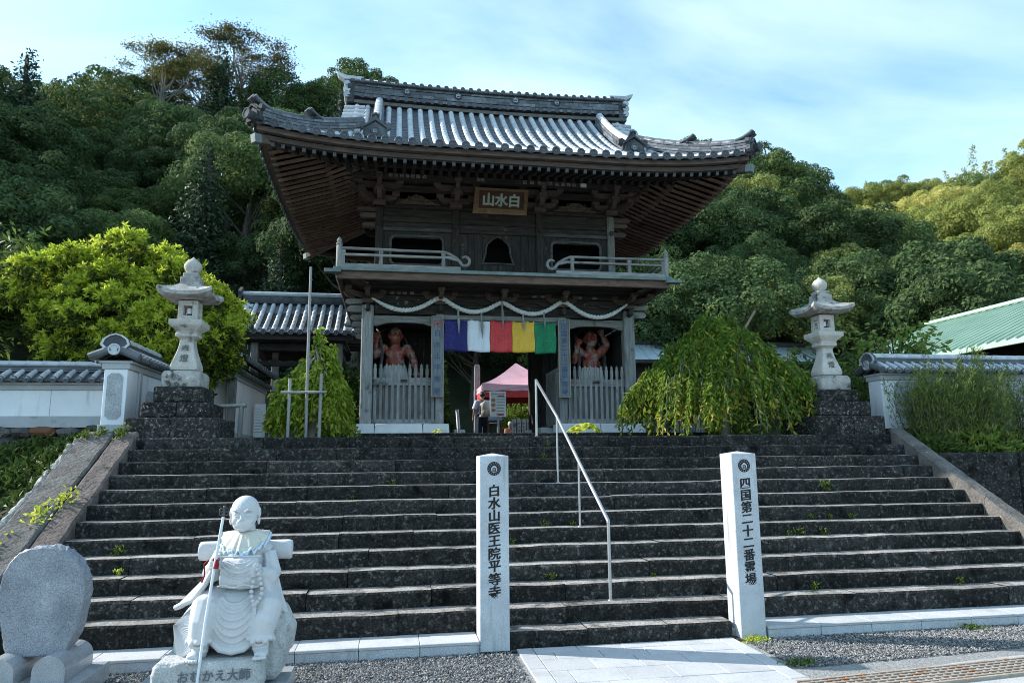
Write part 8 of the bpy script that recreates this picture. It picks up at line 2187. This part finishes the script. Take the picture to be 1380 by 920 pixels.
# ================================================================ GUARDIAN STATUES in the niches
M_['nio'] = mat('flaked_red_lacquer', [(.26, .055, .04), (.44, .13, .09)], 7, .6, .3, 30, rnd=0, spots=[((.36, .31, .28), 6, .49, .12), ((.05, .03, .025), 9, .64, .08)])
M_['nio_cloth'] = cloth('pale_loincloth', (.58, .57, .54)); M_['nio_scarf'] = mat('dark_scarf', [(.05, .05, .05), (.13, .13, .12)], 8, .8, rnd=0)
def guardian(label, cx_, cy_, arms, tilt):
    t = thing('guardian_statue', label, 'statue', (cx_, cy_, 2.49)); b = MB(); V = Vector
    hd = V((cx_, cy_ - .05, 4.57)); b.ball(hd, (.155, .17, .20), 16, 12); b.ball(hd + V((0, -.06, -.10)), (.13, .12, .12), 12, 9)
    b.tube([hd + V((0, -.15, .04)), hd + V((0, -.20, -.04))], [.03, .045], 7)
    for e in (-1, 1):
        b.ball(hd + V((e * .155, .02, -.02)), (.025, .04, .07), 8, 6); b.tube([hd + V((e * .03, -.155, .07)), hd + V((e * .08, -.16, .10)), hd + V((e * .13, -.11, .06))], [.02, .024, .016], 6); b.ball(hd + V((e * .06, -.15, .035)), .03, 8, 6); b.ball(hd + V((e * .075, -.13, -.05)), .045, 8, 6)
    b.ball(hd + V((0, -.155, -.115)), (.06, .03, .022), 8, 6); b.ball(hd + V((0, .04, .19)), (.05, .05, .05), 8, 6)
    b.tube([hd + V((0, .02, -.1)), V((cx_, cy_, 4.30))], [.10, .12], 10)
    b.tube([V((cx_, cy_ + .02, 4.28)), V((cx_, cy_, 4.12)), V((cx_, cy_, 3.92)), V((cx_, cy_ + .02, 3.72))], [.20, .265, .23, .22], 16, squash=.8)
    for e in (-1, 1):
        b.ball((cx_ + e * .11, cy_ - .17, 4.14), (.115, .06, .085), 10, 8)
        for k in range(3): b.ball((cx_ + e * .055, cy_ - .185, 4.0 - k * .085), (.05, .03, .036), 8, 6)
        for k in range(4): b.tube([(cx_ + e * (.10 + .03 * k), cy_ - .17 + .02 * k, 4.03 - .04 * k), (cx_ + e * .22, cy_ - .10, 3.99 - .05 * k)], .014, 5)
        b.tube([V((cx_ + e * .12, cy_, 3.7)), V((cx_ + e * .22, cy_ - .08, 3.15)), V((cx_ + e * .25, cy_, 2.72))], [.16, .12, .09], 10); b.tube([V((cx_ + e * .25, cy_ + .05, 2.68)), V((cx_ + e * .27, cy_ - .2, 2.66))], [.08, .06], 8)
    for e, (el, ha, openh) in zip((-1, 1), arms):
        sh = V((cx_ + e * .27, cy_, 4.26)); el = V(el); ha = V(ha); b.ball(sh, .12, 10, 8); b.tube([sh, sh.lerp(el, .5), el, el.lerp(ha, .4), ha], [.105, .112, .075, .082, .05], 10)
        d = (ha - el).normalized(); sd = d.cross(V((0, -1, 0))).normalized(); pal = ha + d * .07
        b.ball(pal, (.062, .04, .07), 9, 7)
        for f in range(4):
            a = pal + d * .06 + sd * (.033 * (f - 1.5))
            if openh: b.tube([a, a + d * .06 + sd * .01 * (f - 1.5), a + d * (.125 - .015 * abs(f - 1.4)) + V((0, -.03, 0))], [.020, .018, .014], 6)
            else: b.tube([a - d * .02, a + d * .02 + V((0, -.03, 0)), a - d * .03 + V((0, -.07, 0)), a - d * .06 + V((0, -.05, 0))], [.021, .021, .02, .017], 6)
        b.tube([ha + sd * .05 * e, pal + sd * .085 * e + V((0, -.03, 0)), pal + sd * (.09 if openh else .04) * e + d * .05 + V((0, -.05, 0))], [.022, .02, .016], 6)
    sculpt('figure', b, .013, M_['nio'], t, 2)
    c = MB(); rows = []
    for a in np.linspace(0, 2 * math.pi, 61):
        f = .012 * math.sin(a * 11); rows.append([(cx_ + (.245 + f) * math.cos(a), cy_ + (.215 + f) * math.sin(a), 3.86), (cx_ + (.29 + f * 2) * math.cos(a), cy_ + (.26 + f * 2) * math.sin(a), 3.68), (cx_ + (.36 + f * 3.5) * math.cos(a), cy_ + (.32 + f * 3.5) * math.sin(a), 3.32 + .03 * math.sin(a * 5)), (cx_ + (.38 + f * 4.5) * math.cos(a), cy_ + (.34 + f * 4.5) * math.sin(a), 3.02 + .05 * math.sin(a * 5))])
    c.grid(rows, smooth=True); ob('loincloth', c, M_['nio_cloth'], t)
    s = MB(); s.tube([(cx_ + .30, cy_ - .05, 3.7), (cx_ + .34, cy_ - .1, 4.1), (cx_ + .24, cy_ + .12, 4.5), (cx_, cy_ + .22, 4.86), (cx_ - .28, cy_ + .15, 4.72), (cx_ - .38, cy_, 4.62), (cx_ - .42, cy_ - .05, 4.78), (cx_ - .34, cy_ - .1, 4.45), (cx_ - .30, cy_ - .12, 4.05), (cx_ - .36, cy_ - .1, 3.6)], .045, 7, squash=.45); ob('flying_scarf', s, M_['nio_scarf'], t)
    r_ = MB(); rock(r_, (cx_, cy_, 2.56), (.5, .4, .12), random.Random(1)); ob('pedestal', r_, M_['rubble'], t)
guardian('red guardian statue in the left niche raising an open palm', .02, 16.45, (((-.44, 16.4, 4.08), (-.41, 16.28, 4.36), True), ((.44, 16.42, 4.02), (.50, 16.36, 3.74), False)), 0)
guardian('red guardian statue in the right niche with one fist raised over its head', 4.66, 16.45, (((4.24, 16.4, 4.02), (4.30, 16.3, 4.30), True), ((5.08, 16.4, 4.44), (4.93, 16.36, 4.66), False)), 0)
